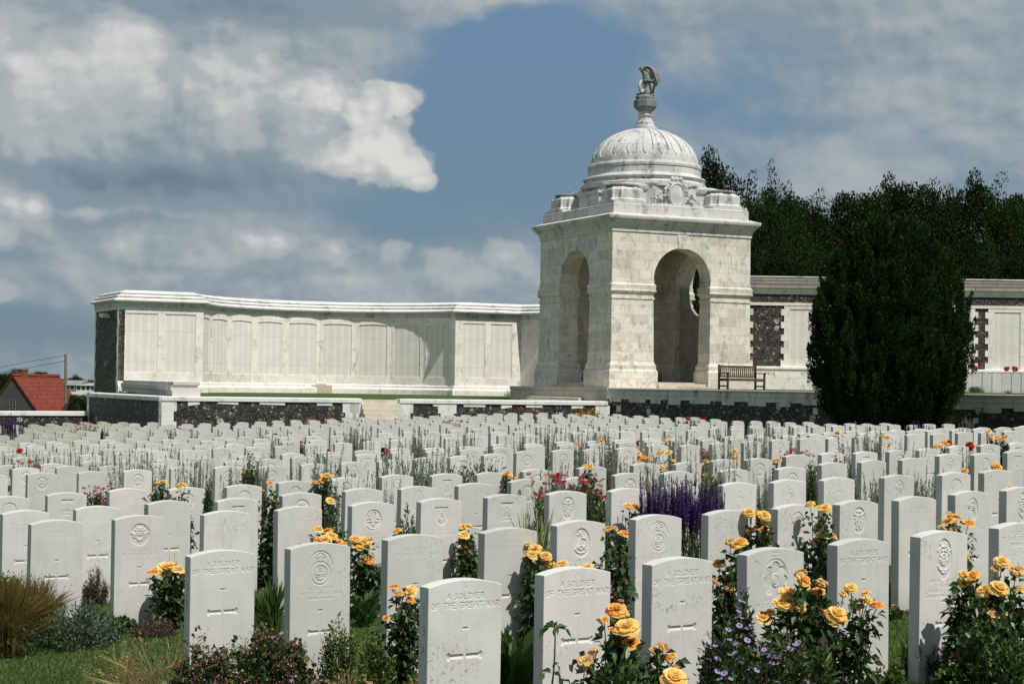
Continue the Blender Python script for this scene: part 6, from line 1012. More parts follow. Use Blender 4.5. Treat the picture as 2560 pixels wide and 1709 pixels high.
DESC = {'S': 'white headstone with capital lettering above a cross', 'S3': 'white headstone with three lettered lines', 'P': 'plain white headstone with faint lettering and cross', 'crown': 'white headstone with crowned lion badge', 'ring': 'white headstone with ringed oval badge',
        'round': 'white headstone with round crest', 'knot': 'white headstone with oval knot crest', 'horse': 'white headstone with carved horse in an oval', 'bomb': 'white headstone with flaming grenade badge', 'flame': 'white headstone with tall oval badge',
        'star': 'white headstone with rayed star badge', 'maple': 'white headstone with maple leaf badge', 'sun': 'white headstone with sunburst badge', 'stag': 'white headstone with stag antler badge', 'shield': 'white headstone with straight topped shield', 'arms': 'white headstone with square coat of arms', 'drop': 'white headstone with teardrop badge'}
sm_cache = {}
def get_stone(kind, fine=False):
    k = (kind, fine)
    if k not in sm_cache: sm_cache[k] = stone_mesh(kind, .0021 if fine else .0042)
    return sm_cache[k]
cand = []
for ri, row in enumerate(STONES):
    vis = [(x, y, k) for x, y, k in row if abs(x / y) < .315]
    for i, (x, y, k) in enumerate(vis): cand.append((math.hypot(x, y), ri, i, x, y, k))
cand.sort()
near, rest = cand[:298], cand[298:]
rs = random.Random(21)
wts = ['P'] * 30 + ['sun'] * 12 + ['maple'] * 14 + ['round'] * 12 + ['ring'] * 8 + ['knot'] * 9 + ['arms'] * 4 + ['shield'] * 6 + ['bomb'] * 4 + ['drop'] * 2 + ['S'] * 4
for (dist, ri, i, x, y, k) in near:
    if not k: k = rs.choice(wts)
    me = get_stone(k, dist < 14.2)
    o = link_mesh('headstone', me, None, (x, y, G(x, y) + (rs.uniform(-.012, .012) if ri > 2 else 0)), R(34 + rs.uniform(-1.1, 1.1)))
    o.rotation_euler[0] = R(rs.uniform(-.5, .5)); o.rotation_euler[1] = R(rs.uniform(-.35, .35))
    if ri == 0 and i == 0: lab = 'nearest white headstone, numbered on its side, lettered above a cross'; first_stone = o
    elif ri == 0 and k == 'S': lab = DESC[k] + ', %s along the front row' % ordn(i + 1)
    else: lab = DESC[k] + ', %s from the left in the %s row' % (ordn(i + 1), ROWN[ri])
    tag(o, lab, 'headstone', 'white headstones in rows')
    if (ri == 0 and i == 0) or (ri == 1 and i == 0):
        zt = .66 if ri == 0 else .68
        for ch in ('13A' if ri == 0 else '13B'):
            m = MB()
            for (a, b, c, d) in text_segs(ch, 0, zt, .040):
                v = Vector((c - a, d - b)); n = Vector((-v.y, v.x)).normalized() * .0022
                # left side face, facing -x; reading direction towards the front
                X_ = -SW / 2 - .0006
                m.add([(X_, -(a + n.x), b + n.y), (X_, -(a - n.x), b - n.y), (X_, -(c - n.x), d - n.y), (X_, -(c + n.x), d + n.y)], [(0, 1, 2, 3)])
            m.build('side_numeral', MATS['incised_shadow_stone'], o, recalc=False); zt -= .085
# the remaining far headstones, one mass
def plain_stone():
    xs = np.linspace(-SW / 2, SW / 2, 9); tp = SH - .029 * (xs / (SW / 2)) ** 2
    f = [(-SW / 2, -.12)] + list(zip(xs, tp)) + [(SW / 2, -.12)]
    V = np.array([(x, -ST / 2, z) for x, z in f] + [(x, ST / 2, z) for x, z in f]); n = len(f)
    return V, n
PV, pn_ = plain_stone(); Vs = []; Fp = []; Fs = []
for c, (dist, ri, i, x, y, k) in enumerate(rest):
    a = R(34 + rs.uniform(-1.5, 1.5)); ca, sa = math.cos(a), math.sin(a)
    Vs.append(np.stack([PV[:, 0] * ca - PV[:, 1] * sa + x, PV[:, 0] * sa + PV[:, 1] * ca + y, PV[:, 2] + G(x, y) + rs.uniform(-.01, .01)], -1)); b = c * 2 * pn_
    Fp.append([b + j for j in range(pn_)]); Fp.append([b + 2 * pn_ - 1 - j for j in range(pn_)])
    Fs += [(b + j, b + j + pn_, b + (j + 1) % pn_ + pn_, b + (j + 1) % pn_) for j in range(pn_)]
me = np_mesh('far_headstones', np.concatenate(Vs), [np.array(Fp), np.array(Fs)], [M_STONE])
tag(link_mesh('far_headstones', me), 'distant massed rows of small white headstones before the walls', 'headstones', kind='stuff')
# the short row standing on the right terrace against the plinth
for i in range(9):
    x = 17.95 + i * .40
    k = ['round', 'sun', 'round', 'round', 'P', 'round', 'P', 'ring', 'P'][i]
    o = link_mesh('headstone', get_stone(k), None, (x, 71.6 - .02 * (i % 3), 1.52), R(2)); tag(o, 'small white headstone, %s from the left in the terrace row behind the yew' % ordn(i + 1), 'headstone', 'headstones on the terrace')
# little wooden cross with a poppy
def poppy_cross(x, y, z, h, w):
    e = empty('remembrance_cross', (x, y, z), R(10)); tag(e, 'tiny wooden remembrance cross with a red poppy among the flowers', 'cross')
    m = MB(); mw = simple('pale_wood', (.50, .38, .24), (.42, .30, .18), 30)
    t = .012; m.box(-t, t, -.004, .004, -.03, h); m.build('upright', mw, e); m = MB(); m.box(-.048, -t - .0005, -.0038, .0038, h * .45, h * .45 + .024); m.box(t + .0005, .048, -.0038, .0038, h * .45, h * .45 + .024); m.build('crossbar', mw, e)
    m = MB(); rp = simple('poppy_red', (.34, .015, .012), (.24, .01, .01), 40)
    for a in (0, 90, 180, 270): m.blob((.012 * math.cos(R(a)), -.008, h * .5 + .012 * math.sin(R(a))), (.013, .004, .013), n=8, rough=.1)
    m.blob((0, -.012, h * .5), (.005, .004, .005), m=1, n=6); m.build('poppy', [rp, simple('black_centre', (.01, .01, .01), (.02, .02, .02))], e)

# ================================================================== PLANTS
def leafmat(name, c1, c2, c3=None, tr=.25, rough=.5, spec=.3):
    if name in MATS: return MATS[name]
    m = bpy.data.materials.new(name); m.use_nodes = True; t = NT(m.node_tree)
    g = t.n('ShaderNodeNewGeometry'); r_ = g.outputs['Random Per Island']
    c = t.mix(r_, c1, c2)
    if c3: c = t.mix(t.mr(r_, .82, .86), c, c3)
    c = t.mix(t.mr(t.noise(g.outputs['Position'], 3.0, 3), .3, .7, 0, .35), c, tuple(v * .6 for v in c1))
    b = t.n('ShaderNodeBsdfPrincipled', {'Base Color': c}); b.inputs['Roughness'].default_value = rough; b.inputs['Specular IOR Level'].default_value = spec
    tl = t.n('ShaderNodeBsdfTranslucent', {'Color': t.mix(1.0, c, (1.1, 1.15, .7), 'MULTIPLY')})
    mx = t.n('ShaderNodeMixShader', {0: tr, 1: b.outputs[0], 2: tl.outputs[0]})
    o = t.n('ShaderNodeOutputMaterial'); t.t.links.new(mx.outputs[0], o.inputs[0])
    MATS[name] = m; return m
class Veg:
    def __init__(s): s.V = []; s.F = []; s.n = 0; s.mi = []
    def _add(s, V, F, m):
        s.V.append(V); s.F.append(F + s.n); s.mi.append(np.full(len(F), m)); s.n += len(V)
    def leaves(s, P, D, Lg, Wd, m=0, fold=.18, droop=.0, roll=None):
        P = np.asarray(P, float); n = len(P)
        if n == 0: return
        D = np.asarray(D, float); D = D / (np.linalg.norm(D, axis=1, keepdims=True) + 1e-9)
        Lg = np.broadcast_to(Lg, (n,))[:, None]; Wd = np.broadcast_to(Wd, (n,))[:, None]
        rnd = rng.normal(size=(n, 3)) * .6 + np.array([0, 0, 1.0]) if roll is None else roll
        S = np.cross(D, rnd); S /= (np.linalg.norm(S, axis=1, keepdims=True) + 1e-9); N = np.cross(S, D)
        tip = P + D * Lg + np.array([0, 0, -1]) * droop * Lg; mid = P + D * Lg * .5 - N * Lg * fold * .3
        l = P + D * Lg * .45 + S * Wd / 2 + N * Lg * fold * .25; r = P + D * Lg * .45 - S * Wd / 2 + N * Lg * fold * .25
        V = np.stack([P, l, tip, r, mid], 1).reshape(-1, 3); b = np.arange(n)[:, None] * 5
        s._add(V, np.concatenate([b + np.array([0, 4, 2, 1]), b + np.array([0, 3, 2, 4])]), m)
    def stems(s, A, B, r0, r1=None, m=0, bow=.0, seg=3):
        """many curved three-sided stems from A to B"""
        A = np.asarray(A, float); B = np.asarray(B, float); n = len(A)
        if n == 0: return
        r1 = r0 * .5 if r1 is None else r1
        sd = np.cross(B - A, rng.normal(size=(n, 3))); sd /= (np.linalg.norm(sd, axis=1, keepdims=True) + 1e-9)
        up = np.cross(B - A, sd); up /= (np.linalg.norm(up, axis=1, keepdims=True) + 1e-9)
        bw = np.linalg.norm(B - A, axis=1, keepdims=True) * bow
        rows = []
        for i in range(seg + 1):
            t = i / seg; c = A + (B - A) * t + sd * bw * math.sin(math.pi * t) + np.array([0, 0, 1]) * bw * .5 * math.sin(math.pi * t)
            r_ = r0 + (r1 - r0) * t
            for k in range(3):
                a = 2.094 * k; rows.append(c + (sd * math.cos(a) + up * math.sin(a)) * r_)
        V = np.stack(rows, 1).reshape(-1, 3); b = np.arange(n)[:, None] * (3 * (seg + 1)); F = []
        for i in range(seg):
            for k in range(3):
                F.append(b + np.array([i * 3 + k, i * 3 + (k + 1) % 3, i * 3 + 3 + (k + 1) % 3, i * 3 + 3 + k]))
        s._add(V, np.concatenate(F), m)
    def mesh(s, name, mats):
        return np_mesh(name, np.concatenate(s.V), [np.concatenate(s.F)], mats, np.concatenate(s.mi), False)
    def build(s, name, mats, parent=None, loc=(0, 0, 0), rz=0):
        return link_mesh(name, s.mesh(name, mats), parent, loc, rz)
def sph(n):
    v = rng.normal(size=(n, 3)); return v / np.linalg.norm(v, axis=1, keepdims=True)
L_ROSE = leafmat('rose_leaf', (.030, .070, .018), (.065, .125, .032), (.075, .03, .02), .2, .38, .5)
L_STEM = leafmat('green_stem', (.05, .08, .03), (.08, .07, .035), None, 0)
L_BRN = leafmat('bark_stem', (.06, .04, .025), (.09, .065, .04), None, 0)
L_DARK = leafmat('dark_green_leaf', (.038, .08, .022), (.08, .14, .036), None, .2)
L_MID = leafmat('mid_green_leaf', (.05, .10, .022), (.10, .165, .04), None, .3)
L_LIME = leafmat('lime_leaf', (.16, .22, .035), (.28, .30, .06), None, .3)
L_BLUE = leafmat('blue_green_leaf', (.08, .14, .10), (.16, .22, .16), (.16, .13, .06), .15); L_SAGE = leafmat('sage_leaf', (.10, .16, .09), (.20, .26, .17), None, .3)
L_SILV = leafmat('silver_leaf', (.27, .31, .25), (.38, .41, .36), (.16, .22, .12), .35)
L_FRESH = leafmat('fresh_green_leaf', (.06, .12, .03), (.11, .19, .05), None, .3)
L_STRAW = leafmat('straw', (.35, .27, .11), (.48, .38, .20), None, .3)
L_RUST = leafmat('rusty_grass', (.26, .15, .05), (.24, .22, .08), (.14, .18, .05), .3)
L_PLUM = leafmat('plum_leaf', (.09, .035, .035), (.16, .075, .06), (.06, .09, .03), .2)
L_HEATH = leafmat('heather_brown', (.10, .065, .05), (.20, .13, .10), (.08, .10, .05), .1)
F_PURP = leafmat('purple_floret', (.085, .028, .22), (.15, .06, .34), (.06, .015, .09), .2)
F_LILAC = leafmat('lilac_petal', (.42, .34, .62), (.60, .52, .78), (.30, .2, .45), .3)
F_RED = leafmat('deep_red_petal', (.26, .012, .012), (.38, .03, .02), (.14, .01, .01), .2)
F_SCAR = leafmat('scarlet_petal', (.55, .015, .012), (.42, .01, .012), None, .3)
F_YEL = leafmat('small_yellow_petal', (.75, .42, .03), (.80, .30, .02), None, .3)
F_PINK = leafmat('pink_petal', (.62, .14, .30), (.70, .30, .42), None, .3)
F_DUSK = leafmat('dusky_pink_floret', (.34, .09, .11), (.44, .18, .19), (.46, .24, .55), .2)
F_CORE = leafmat('flower_cone', (.06, .03, .012), (.09, .05, .02), None, 0)
P_Y = leafmat('rose_petal_yellow', (.94, .66, .22), (.96, .78, .40), (.92, .54, .14), .35, .5, .2)
P_O = leafmat('rose_petal_orange', (.91, .50, .13), (.94, .64, .25), (.86, .38, .08), .35, .5, .2)
P_W = leafmat('rose_petal_faded', (.72, .46, .18), (.82, .60, .30), (.50, .26, .09), .3, .6, .2)
# rose blossoms, radius 1
def blossom_mesh(seed, mat, shape):
    r_ = random.Random(seed); V = []; F = []; 
    rings = {0: [(8, 78, .98, .62), (7, 58, .92, .58), (6, 38, .80, .48), (5, 20, .66, .36), (4, 7, .52, .24)],
             1: [(7, 66, .98, .60), (6, 44, .95, .52), (5, 24, .86, .40), (4, 9, .74, .26)],
             2: [(6, 92, .95, .45), (6, 66, .95, .42), (5, 48, .8, .34), (5, 25, .6, .26)]}[shape]
    for ri, (n, th, ln, w) in enumerate(rings):
        for k in range(n):
            ph = 2 * math.pi * (k + .5 * (ri % 2) + r_.uniform(-.12, .12)) / n; th0 = R(th + r_.uniform(-9, 9)); l = ln * r_.uniform(.88, 1.08); b = len(V); cu = r_.uniform(.1, .5) * (1 if ri < 2 else .3)
            for i in range(5):
                v = i / 4
                for j in range(5):
                    u = (j - 2) / 2; ww = w * (v ** .6) * (1.0 if v < .9 else .82)
                    t_ = th0 * (.55 + .5 * v) + cu * max(0, v - .7) * 2.2
                    rad = math.sin(t_) * v * l; zz = math.cos(t_) * v * l * .85 + .10 * u * u * (1 - th / 140) + r_.uniform(-.02, .02) * v
                    x = rad - .12 * u * u * v; y = u * ww * .9
                    V.append((x * math.cos(ph) - y * math.sin(ph), x * math.sin(ph) + y * math.cos(ph), zz))
            for i in range(4):
                for j in range(4): F.append((b + i * 5 + j, b + i * 5 + j + 1, b + i * 5 + 6 + j, b + i * 5 + 5 + j))
    return np_mesh('blossom', V, [np.array(F)], [mat], None, True)
BL = {('y', i): blossom_mesh(i, P_Y, (0, 1, 0)[i]) for i in range(3)}
BL.update({('o', i): blossom_mesh(i + 5, P_O, (1, 0, 1)[i]) for i in range(3)}); BL.update({('w', i): blossom_mesh(i + 9, P_W, 2) for i in range(3)})
def put_blossom(parent, p, dia, c, far=False):
    o = bpy.data.objects.new('blossom', BL[(c, random.randrange(3))]); col.objects.link(o); o.parent = parent
    o.location = (p[0], p[1], p[2] - dia * .15); s = dia * .50 * (1.18 if far else 1.38) * random.uniform(.85, 1.1); o.scale = (s, s, s * .95)
    o.rotation_euler = (R(random.uniform(-5, 48)), R(random.uniform(-28, 28)), random.uniform(0, 6.28)) if False else Vector((random.uniform(-.4, .4), -random.uniform(.1, .8), 1)).to_track_quat('Z', 'X').to_euler()
    return o
def rose(x, y, h, w, bl, lab, far=False):
    g = G(x, y); e = empty('rose_bush', (x, y, g))
    w = max(w, .16); sp = w * .5
    st = Veg(); fo = Veg()
    P = np.array([(b[0], rng.uniform(-.10, .06), min(b[1], 1.2)) for b in bl]) if bl else np.zeros((0, 3))
    cx = float(np.mean(P[:, 0])) if len(P) else 0; 
    base = np.array([cx * .7, 0, 0])
    ends = list(P); ne = 5
    for _ in range(ne): ends.append(np.array([cx + rng.uniform(-1, 1) * sp, rng.uniform(-1, 1) * sp * .7, rng.uniform(.45, .85) * h]))
    ends = np.array(ends); A = np.tile(base, (len(ends), 1)) + rng.normal(size=(len(ends), 3)) * [.02, .02, 0] + [0, 0, -.04]
    mids = A + (ends - A) * rng.uniform(.4, .6, (len(ends), 1)) + rng.normal(size=(len(ends), 3)) * [.03, .03, .02] + (ends - A) * [.12, .12, 0]
    st.stems(A, mids, .0065, .0045, 0, .05); st.stems(mids, ends - [0, 0, .012], .0042, .0026, 0, .05)
    st.build('stem', [L_STEM], e)
    # leaves: sprays of leaflets along each stem
    n = int(260 + 1000 * w * h / .2) if not far else 140
    k = rng.integers(0, len(ends), n); t = rng.uniform(.10, .93, n)[:, None]
    pos_ = np.where(t < .5, A[k] + (mids[k] - A[k]) * t * 2, mids[k] + (ends[k] - mids[k]) * (t - .5) * 2)
    off = sph(n) * rng.uniform(.012, .085, (n, 1)) * np.where(t < .75, 1.0, .55); pos_ = pos_ + off * [1, 1, .8]
    pos_[:, 2] = np.maximum(pos_[:, 2], .02)
    D = off / (np.linalg.norm(off, axis=1, keepdims=True) + 1e-6) + rng.normal(size=(n, 3)) * .6
    ls = rng.uniform(.034, .066, n)
    fo.leaves(pos_, D, ls, ls * .66, 0, .25, .25); fo.build('foliage', [L_ROSE], e)
    for b, p in zip(bl, P): put_blossom(e, p, max(.035, b[2]), b[3], far or y > 14)
    return e
def norm_int(v): return v
def stalks(v, n, h, w, m_stem, hf=(.7, 1.0), r=.0022, lean=.12, bow=.03, seg=4):
    a = rng.uniform(0, 6.28, n); q = np.sqrt(rng.random(n)) * w / 2
    A = np.stack([q * np.cos(a) * .7, q * np.sin(a) * .7, np.full(n, -.03)], 1)
    H = h * rng.uniform(hf[0], hf[1], n)
    B = A + np.stack([q * np.cos(a) * .6 + rng.normal(size=n) * lean * h * .4, q * np.sin(a) * .6 + rng.normal(size=n) * lean * h * .4, H], 1)
    v.stems(A, B, r, r * .5, m_stem, bow, seg); return A, B
def along(A, B, n, lo, hi):
    k = rng.integers(0, len(A), n); t = rng.uniform(lo, hi, n)[:, None]; return A[k] + (B[k] - A[k]) * t, k, t[:, 0]
def artemisia_mesh(nst, seed):
    v = Veg(); A, B = stalks(v, nst, 1.0, 1.0, 0, (.68, 1.0), .0085, .10, .05)
    # sizes are in a unit box that is scaled on use, so leaves are kept slim
    p, k, t = along(A, B, nst * 34, .0, .42); p = p + sph(len(p)) * [.06, .06, .02]; l = rng.uniform(.07, .15, len(p)); v.leaves(p, sph(len(p)) + [0, 0, .6], l, l * .34, 2, .1)
    p, k, t = along(A, B, nst * 44, .03, .75); D = sph(len(p)) * [2, 2, 1] + [0, 0, .6]; l = rng.uniform(.06, .13, len(p)) * (1.1 - t * .5)
    v.leaves(p, D, l, l * .28, 1, .1)
    p, k, t = along(A, B, nst * 13, .40, .97); D = sph(len(p)) * [1, 1, .3] + [0, 0, .9]; D /= np.linalg.norm(D, axis=1, keepdims=True); ln = (1.05 - t)[:, None] * .30
    q = p + D * ln; v.stems(p, q, .0055, .003, 0, .04, 2)
    kk = rng.integers(0, len(p), nst * 60); u = rng.uniform(.15, 1, (len(kk), 1)); pp = p[kk] + (q[kk] - p[kk]) * u
    v.leaves(pp, sph(len(pp)) + [0, 0, .6], .030, .018, 0, .1)
    return v.mesh('foliage', [L_SILV, L_SAGE, L_FRESH])
ART = [artemisia_mesh(n, i) for i, n in enumerate((12, 16, 20, 14))]
def floret_spike(h=.28):
    v = Veg(); n = 150; z = rng.uniform(0, h, n); a = rng.uniform(0, 6.28, n); D = np.stack([np.cos(a), np.sin(a), np.full(n, .6)], 1)
    v.stems([[0, 0, -.25]], [[0, 0, h]], .003, .0015, 1)
    r_ = (1 - z / h)[:, None] * .010 + .002
    v.leaves(np.stack([np.zeros(n), np.zeros(n), z], 1) + D * r_ * .3, D, .014 * (1.15 - z / h) + .004, .008, 0, .2); return v.mesh('flower_spike', [F_PURP, L_STEM])
SPIKES = [floret_spike(h) for h in (.22, .28, .34)]
def daisy_mesh(mp, n=12, r=1.0, droop=.35, cone=.32):
    v = Veg(); a = np.arange(n) * 2 * math.pi / n + rng.uniform(-.1, .1, n); D = np.stack([np.cos(a), np.sin(a), np.full(n, -droop)], 1)
    v.leaves(D * .2, D, r, r * .55, 0, .1, .1, roll=np.tile([0, 0, 1.0], (n, 1)))
    a = rng.uniform(0, 6.28, 40); q = np.sqrt(rng.random(40)) * cone; v.leaves(np.stack([q * np.cos(a), q * np.sin(a), np.sqrt(np.maximum(0, cone ** 2 - q ** 2)) * .9], 1), sph(40) + [0, 0, 1.5], .12, .09, 1)
    return v.mesh('flower_head', [mp, F_CORE])
DAISY = {'red': daisy_mesh(F_RED), 'lilac': daisy_mesh(F_LILAC, 14, 1, .0, .22), 'yellow': daisy_mesh(F_YEL, 10, 1, .0, .25), 'pink': daisy_mesh(F_PINK, 8, 1, 0, .2), 'cone': daisy_mesh(F_CORE, 10, .7, .8, .45)}
def heads(e, name, me, pts, r):
    for p in pts:
        o = bpy.data.objects.new(name, me); col.objects.link(o); o.parent = e; o.location = tuple(p); s = r * random.uniform(.8, 1.15); o.scale = (s, s, s)
        o.rotation_euler = Vector((random.uniform(-.5, .5), random.uniform(-.9, .1), 1)).to_track_quat('Z', 'X').to_euler()
def plant(kind, x, y, h, w, lab, group=None, cat=None, rz=None):
    g = G(x, y); e = empty(kind if False else KIND_NAME.get(kind, kind), (x, y, g)); v = Veg()
    h = max(.08, min(1.25, h)); w = max(.1, w)
    if kind == 'salvia':
        A, B = stalks(v, int(50 + 60 * w), h * .62, w * 1.0, 0, (.6, 1)); p, k, t = along(A, B, 500, 0, .9); l = rng.uniform(.03, .06, len(p)); v.leaves(p, sph(len(p)) + [0, 0, .5], l, l * .35, 1)
        v.build('foliage', [L_STEM, L_DARK], e)
        n = int((95 if y < 20 else 30) * max(.5, w / .4))
        n = min(n, 99)
        for _ in range(n):
            a = rng.uniform(0, 6.28); q = math.sqrt(rng.random()) * w * .62; s = .34 * rng.uniform(.75, 1.1)
            o = bpy.data.objects.new('flower_spike', SPIKES[rng.integers(0, 3)]); col.objects.link(o); o.parent = e
            o.location = (q * math.cos(a), q * math.sin(a) * .6, h * rng.uniform(.50, .72)); sc = h / .85; o.scale = (1.1 if y < 20 else 2, 1.1 if y < 20 else 2, sc); o.rotation_euler = (rng.normal() * .07, rng.normal() * .07, 0)
    elif kind in ('helenium', 'echinacea'):
        A, B = stalks(v, int(34 + 60 * w), h, w, 0, (.72, 1.0), .0025 if y < 25 else .005); n = 1500 if y < 25 else 500; p, k, t = along(A, B, n, 0, .85); l = rng.uniform(.05, .10, n); v.leaves(p, sph(n) + [0, 0, 1.0], l, l * (.22 if y < 25 else .35), 1)
        v.build('foliage', [L_STEM, L_MID if kind == 'helenium' else L_DARK], e); B = B[:40 if y < 25 else 26]
        heads(e, 'flower_head', DAISY['red' if kind == 'helenium' else 'cone'], B, .026 if kind == 'helenium' and y < 25 else (.018 if y < 25 else .034))
        if kind == 'echinacea': heads(e, 'flower_head', DAISY['pink'], B[:3] - [0, 0, .08], .03)
    elif kind == 'redrose':
        A, B = stalks(v, 8, h * .95, w, 0, (.6, 1), .005); p, k, t = along(A, B, 130, .1, .9); l = rng.uniform(.05, .08, 130); v.leaves(p + sph(130) * .05, sph(130), l, l * .65, 1); v.build('foliage', [L_STEM, L_ROSE], e)
        for q in B[:3]:
            o = bpy.data.objects.new('blossom', REDB); col.objects.link(o); o.parent = e; o.location = tuple(q); o.scale = (.075,) * 3; o.rotation_euler = (R(40), 0, rng.uniform(0, 6))
    elif kind == 'artemisia':
        me = ART[rng.integers(0, 4)]; n = 1 if w < .5 else 2
        for i in range(n):
            o = bpy.data.objects.new('foliage', me); col.objects.link(o); o.parent = e; s = min(1.0, w * (1.0 if n == 1 else .7)); o.scale = (s, s, h); o.location = ((i - (n - 1) / 2) * w * .4, 0, 0); o.rotation_euler = (0, 0, rng.uniform(0, 6.28) if n else 0)
    elif kind == 'iris':
        n = 46; a = rng.uniform(0, 6.28, n); q = np.sqrt(rng.random(n)) * w * .22; A = np.stack([q * np.cos(a), q * np.sin(a) * .5, np.full(n, -.02)], 1); Hh = h * rng.uniform(.5, 1.0, n)
        D = np.stack([rng.normal(size=n) * .16, rng.normal(size=n) * .12, np.ones(n)], 1); D /= np.linalg.norm(D, axis=1, keepdims=True); m1 = A + D * Hh[:, None] * .55
        S = np.stack([np.full(n, .5) + rng.normal(size=n) * .4, np.full(n, .3), np.zeros(n)], 1); S /= np.linalg.norm(S, axis=1, keepdims=True)
        for s0, s1, mt in ((-1, .15, 0), (.15, 1, 1)):
            wv = .016; p0 = A + S * wv * s0; p1 = A + S * wv * s1; q0 = m1 + S * wv * s0; q1 = m1 + S * wv * s1; tp = A + D * Hh[:, None] + np.stack([rng.normal(size=n) * .05, rng.normal(size=n) * .03, np.zeros(n)], 1)
            V = np.stack([p0, p1, q1, q0, tp, tp + S * .001], 1).reshape(-1, 3); b = np.arange(n)[:, None] * 6; v._add(V, np.concatenate([b + np.array([0, 1, 2, 3]), b + np.array([3, 2, 5, 4])]), mt)
        v.build('leaves', [L_MID, leafmat('cream_stripe', (.42, .42, .20), (.50, .48, .28), None, .3)], e)
    elif kind in ('grass_brown', 'grass_pale', 'daylily'):
        n = {'grass_brown': 900, 'grass_pale': 90, 'daylily': 120}[kind]; mt = {'grass_brown': L_RUST, 'grass_pale': L_STRAW, 'daylily': L_MID}[kind]; wd = {'grass_brown': .003, 'grass_pale': .0026, 'daylily': .016}[kind]
        a = rng.uniform(0, 6.28, n); q = rng.uniform(.1, 1, n); A = np.stack([np.cos(a) * q * w * .22, np.sin(a) * q * w * .18, np.full(n, -.02)], 1); Hh = h * rng.uniform(.55, 1.05, n)
        m1 = A + np.stack([np.cos(a) * q * w * .12, np.sin(a) * q * w * .12, Hh * .6], 1); tp = A + np.stack([np.cos(a) * q * w * .55 + rng.normal(size=n) * .03, np.sin(a) * q * w * .4, Hh * np.where(q > .6, .8, 1)], 1)
        v.leaves(A, m1 - A, np.linalg.norm(m1 - A, axis=1) * 1.1, wd * 1.2, 0, .05); v.leaves(m1 - (m1 - A) * .1, tp - m1, np.linalg.norm(tp - m1, axis=1) * 1.1, wd, 0, .05)
        if kind != 'daylily':
            k = rng.integers(0, n, 260 if kind == 'grass_pale' else 300); u = rng.uniform(.72, 1.03, (len(k), 1)); v.leaves(m1[k] + (tp[k] - m1[k]) * u, (tp[k] - m1[k]) / np.linalg.norm(tp[k] - m1[k], axis=1, keepdims=True) + sph(len(k)) * .35, .020, .006, 1)
        if kind == 'grass_brown':
            p = np.stack([rng.normal(size=700) * w * .30, rng.normal(size=700) * w * .2, rng.uniform(.01, h * .4, 700)], 1); v.leaves(p, sph(700) + [0, 0, .8], .035, .012, 2)
        v.build('blades', [mt, L_STRAW if kind == 'grass_pale' else L_RUST, L_DARK], e)
    elif kind == 'lily':
        st = Veg(); top = np.array([.03, 0, h]); A = np.array([[.0, 0, -.04], [.01, 0, h * .5], [.01, .0, h * .30], [.012, 0, h * .42]]); B = np.array([[.01, 0, h * .5], top, [-.075, -.02, h * .62], [.095, 0, h * .66]])
        st.stems(A, B, .0055, .003, 0, .03, 5); st.build('stem', [L_STEM], e)
        P = []; D = []; 
        for (pp, nn) in ((top, 9), (B[2], 5), (B[3], 6), ((A[1] + B[1]) / 2, 4), (A[2], 3), (A[1] * [1, 1, .4], 3)):
            for i in range(nn):
                a = rng.uniform(0, 6.28); P.append(np.array(pp) - [0, 0, rng.uniform(0, .03)]); D.append([math.cos(a), math.sin(a) * .6, rng.uniform(-.1, .45)])
        P = np.array(P); D = np.array(D); D /= np.linalg.norm(D, axis=1, keepdims=True); l = rng.uniform(.05, .075, len(P))
        v.leaves(P, D, l, l * .42, 0, .3, .25); v.leaves(P + D * l[:, None] * .75 - np.array([0, 0, .012]), D * [.7, .7, 0] + [0, 0, -.9], l * .75, l * .30, 0, .2); v.build('leaves', [L_DARK], e)
    elif kind == 'broadleaf':
        n = 70; a = rng.uniform(0, 6.28, n); q = rng.uniform(.1, 1, n); P = np.stack([np.cos(a) * q * w * .25, np.sin(a) * q * w * .2, rng.uniform(0, h * .45, n)], 1)
        D = np.stack([np.cos(a) * .5, np.sin(a) * .5, rng.uniform(.5, 1.3, n)], 1); l = h * rng.uniform(.35, .55, n); v.leaves(P, D, l, l * .28, 0, .2, .1); p = P + sph(n) * .03; v.leaves(p, sph(n) + [0, 0, .4], .05, .025, 1); v.build('leaves', [L_MID, L_DARK], e)
    elif kind in ('yellowdaisy', 'bluebell', 'pinkflower'):
        A, B = stalks(v, 16, h, w, 0, (.5, 1), .002); p, k, t = along(A, B, 260, 0, .8); l = rng.uniform(.03, .06, 260); v.leaves(p, sph(260) + [0, 0, .5], l, l * .35, 1); v.build('foliage', [L_STEM, L_DARK], e)
        heads(e, 'flower_head', DAISY['yellow' if kind == 'yellowdaisy' else ('pink' if kind == 'pinkflower' else 'lilac')], B[:9], .014 if kind != 'pinkflower' else .02)
    else:      # rounded shrubs and mounds
        cfg = {'shrub_blue': (L_BLUE, L_DARK, .030, .32, 3800, .9), 'shrub_green': (L_DARK, L_FRESH, .034, .5, 1800, .8), 'heather': (L_HEATH, L_HEATH, .016, .4, 4200, 1.1), 'thyme': (L_HEATH, L_PLUM, .013, .6, 3600, .7), 'geranium': (L_DARK, L_MID, .030, .85, 2600, .7),
               'spurge': (L_DARK, L_LIME, .022, .5, 2600, .9), 'aster': (L_DARK, L_DARK, .034, .34, 4200, .9), 'rosemary': (L_MID, L_MID, .022, .16, 5000, 1.0), 'groundcover': (L_DARK, L_MID, .038, .8, 1500, .5), 'broom': (L_LIME, F_YEL, .10, .5, 1400, .8)}[kind]
        la, lb, ls, asp, n, _ = cfg; wx, wy = w / 2, w * .36
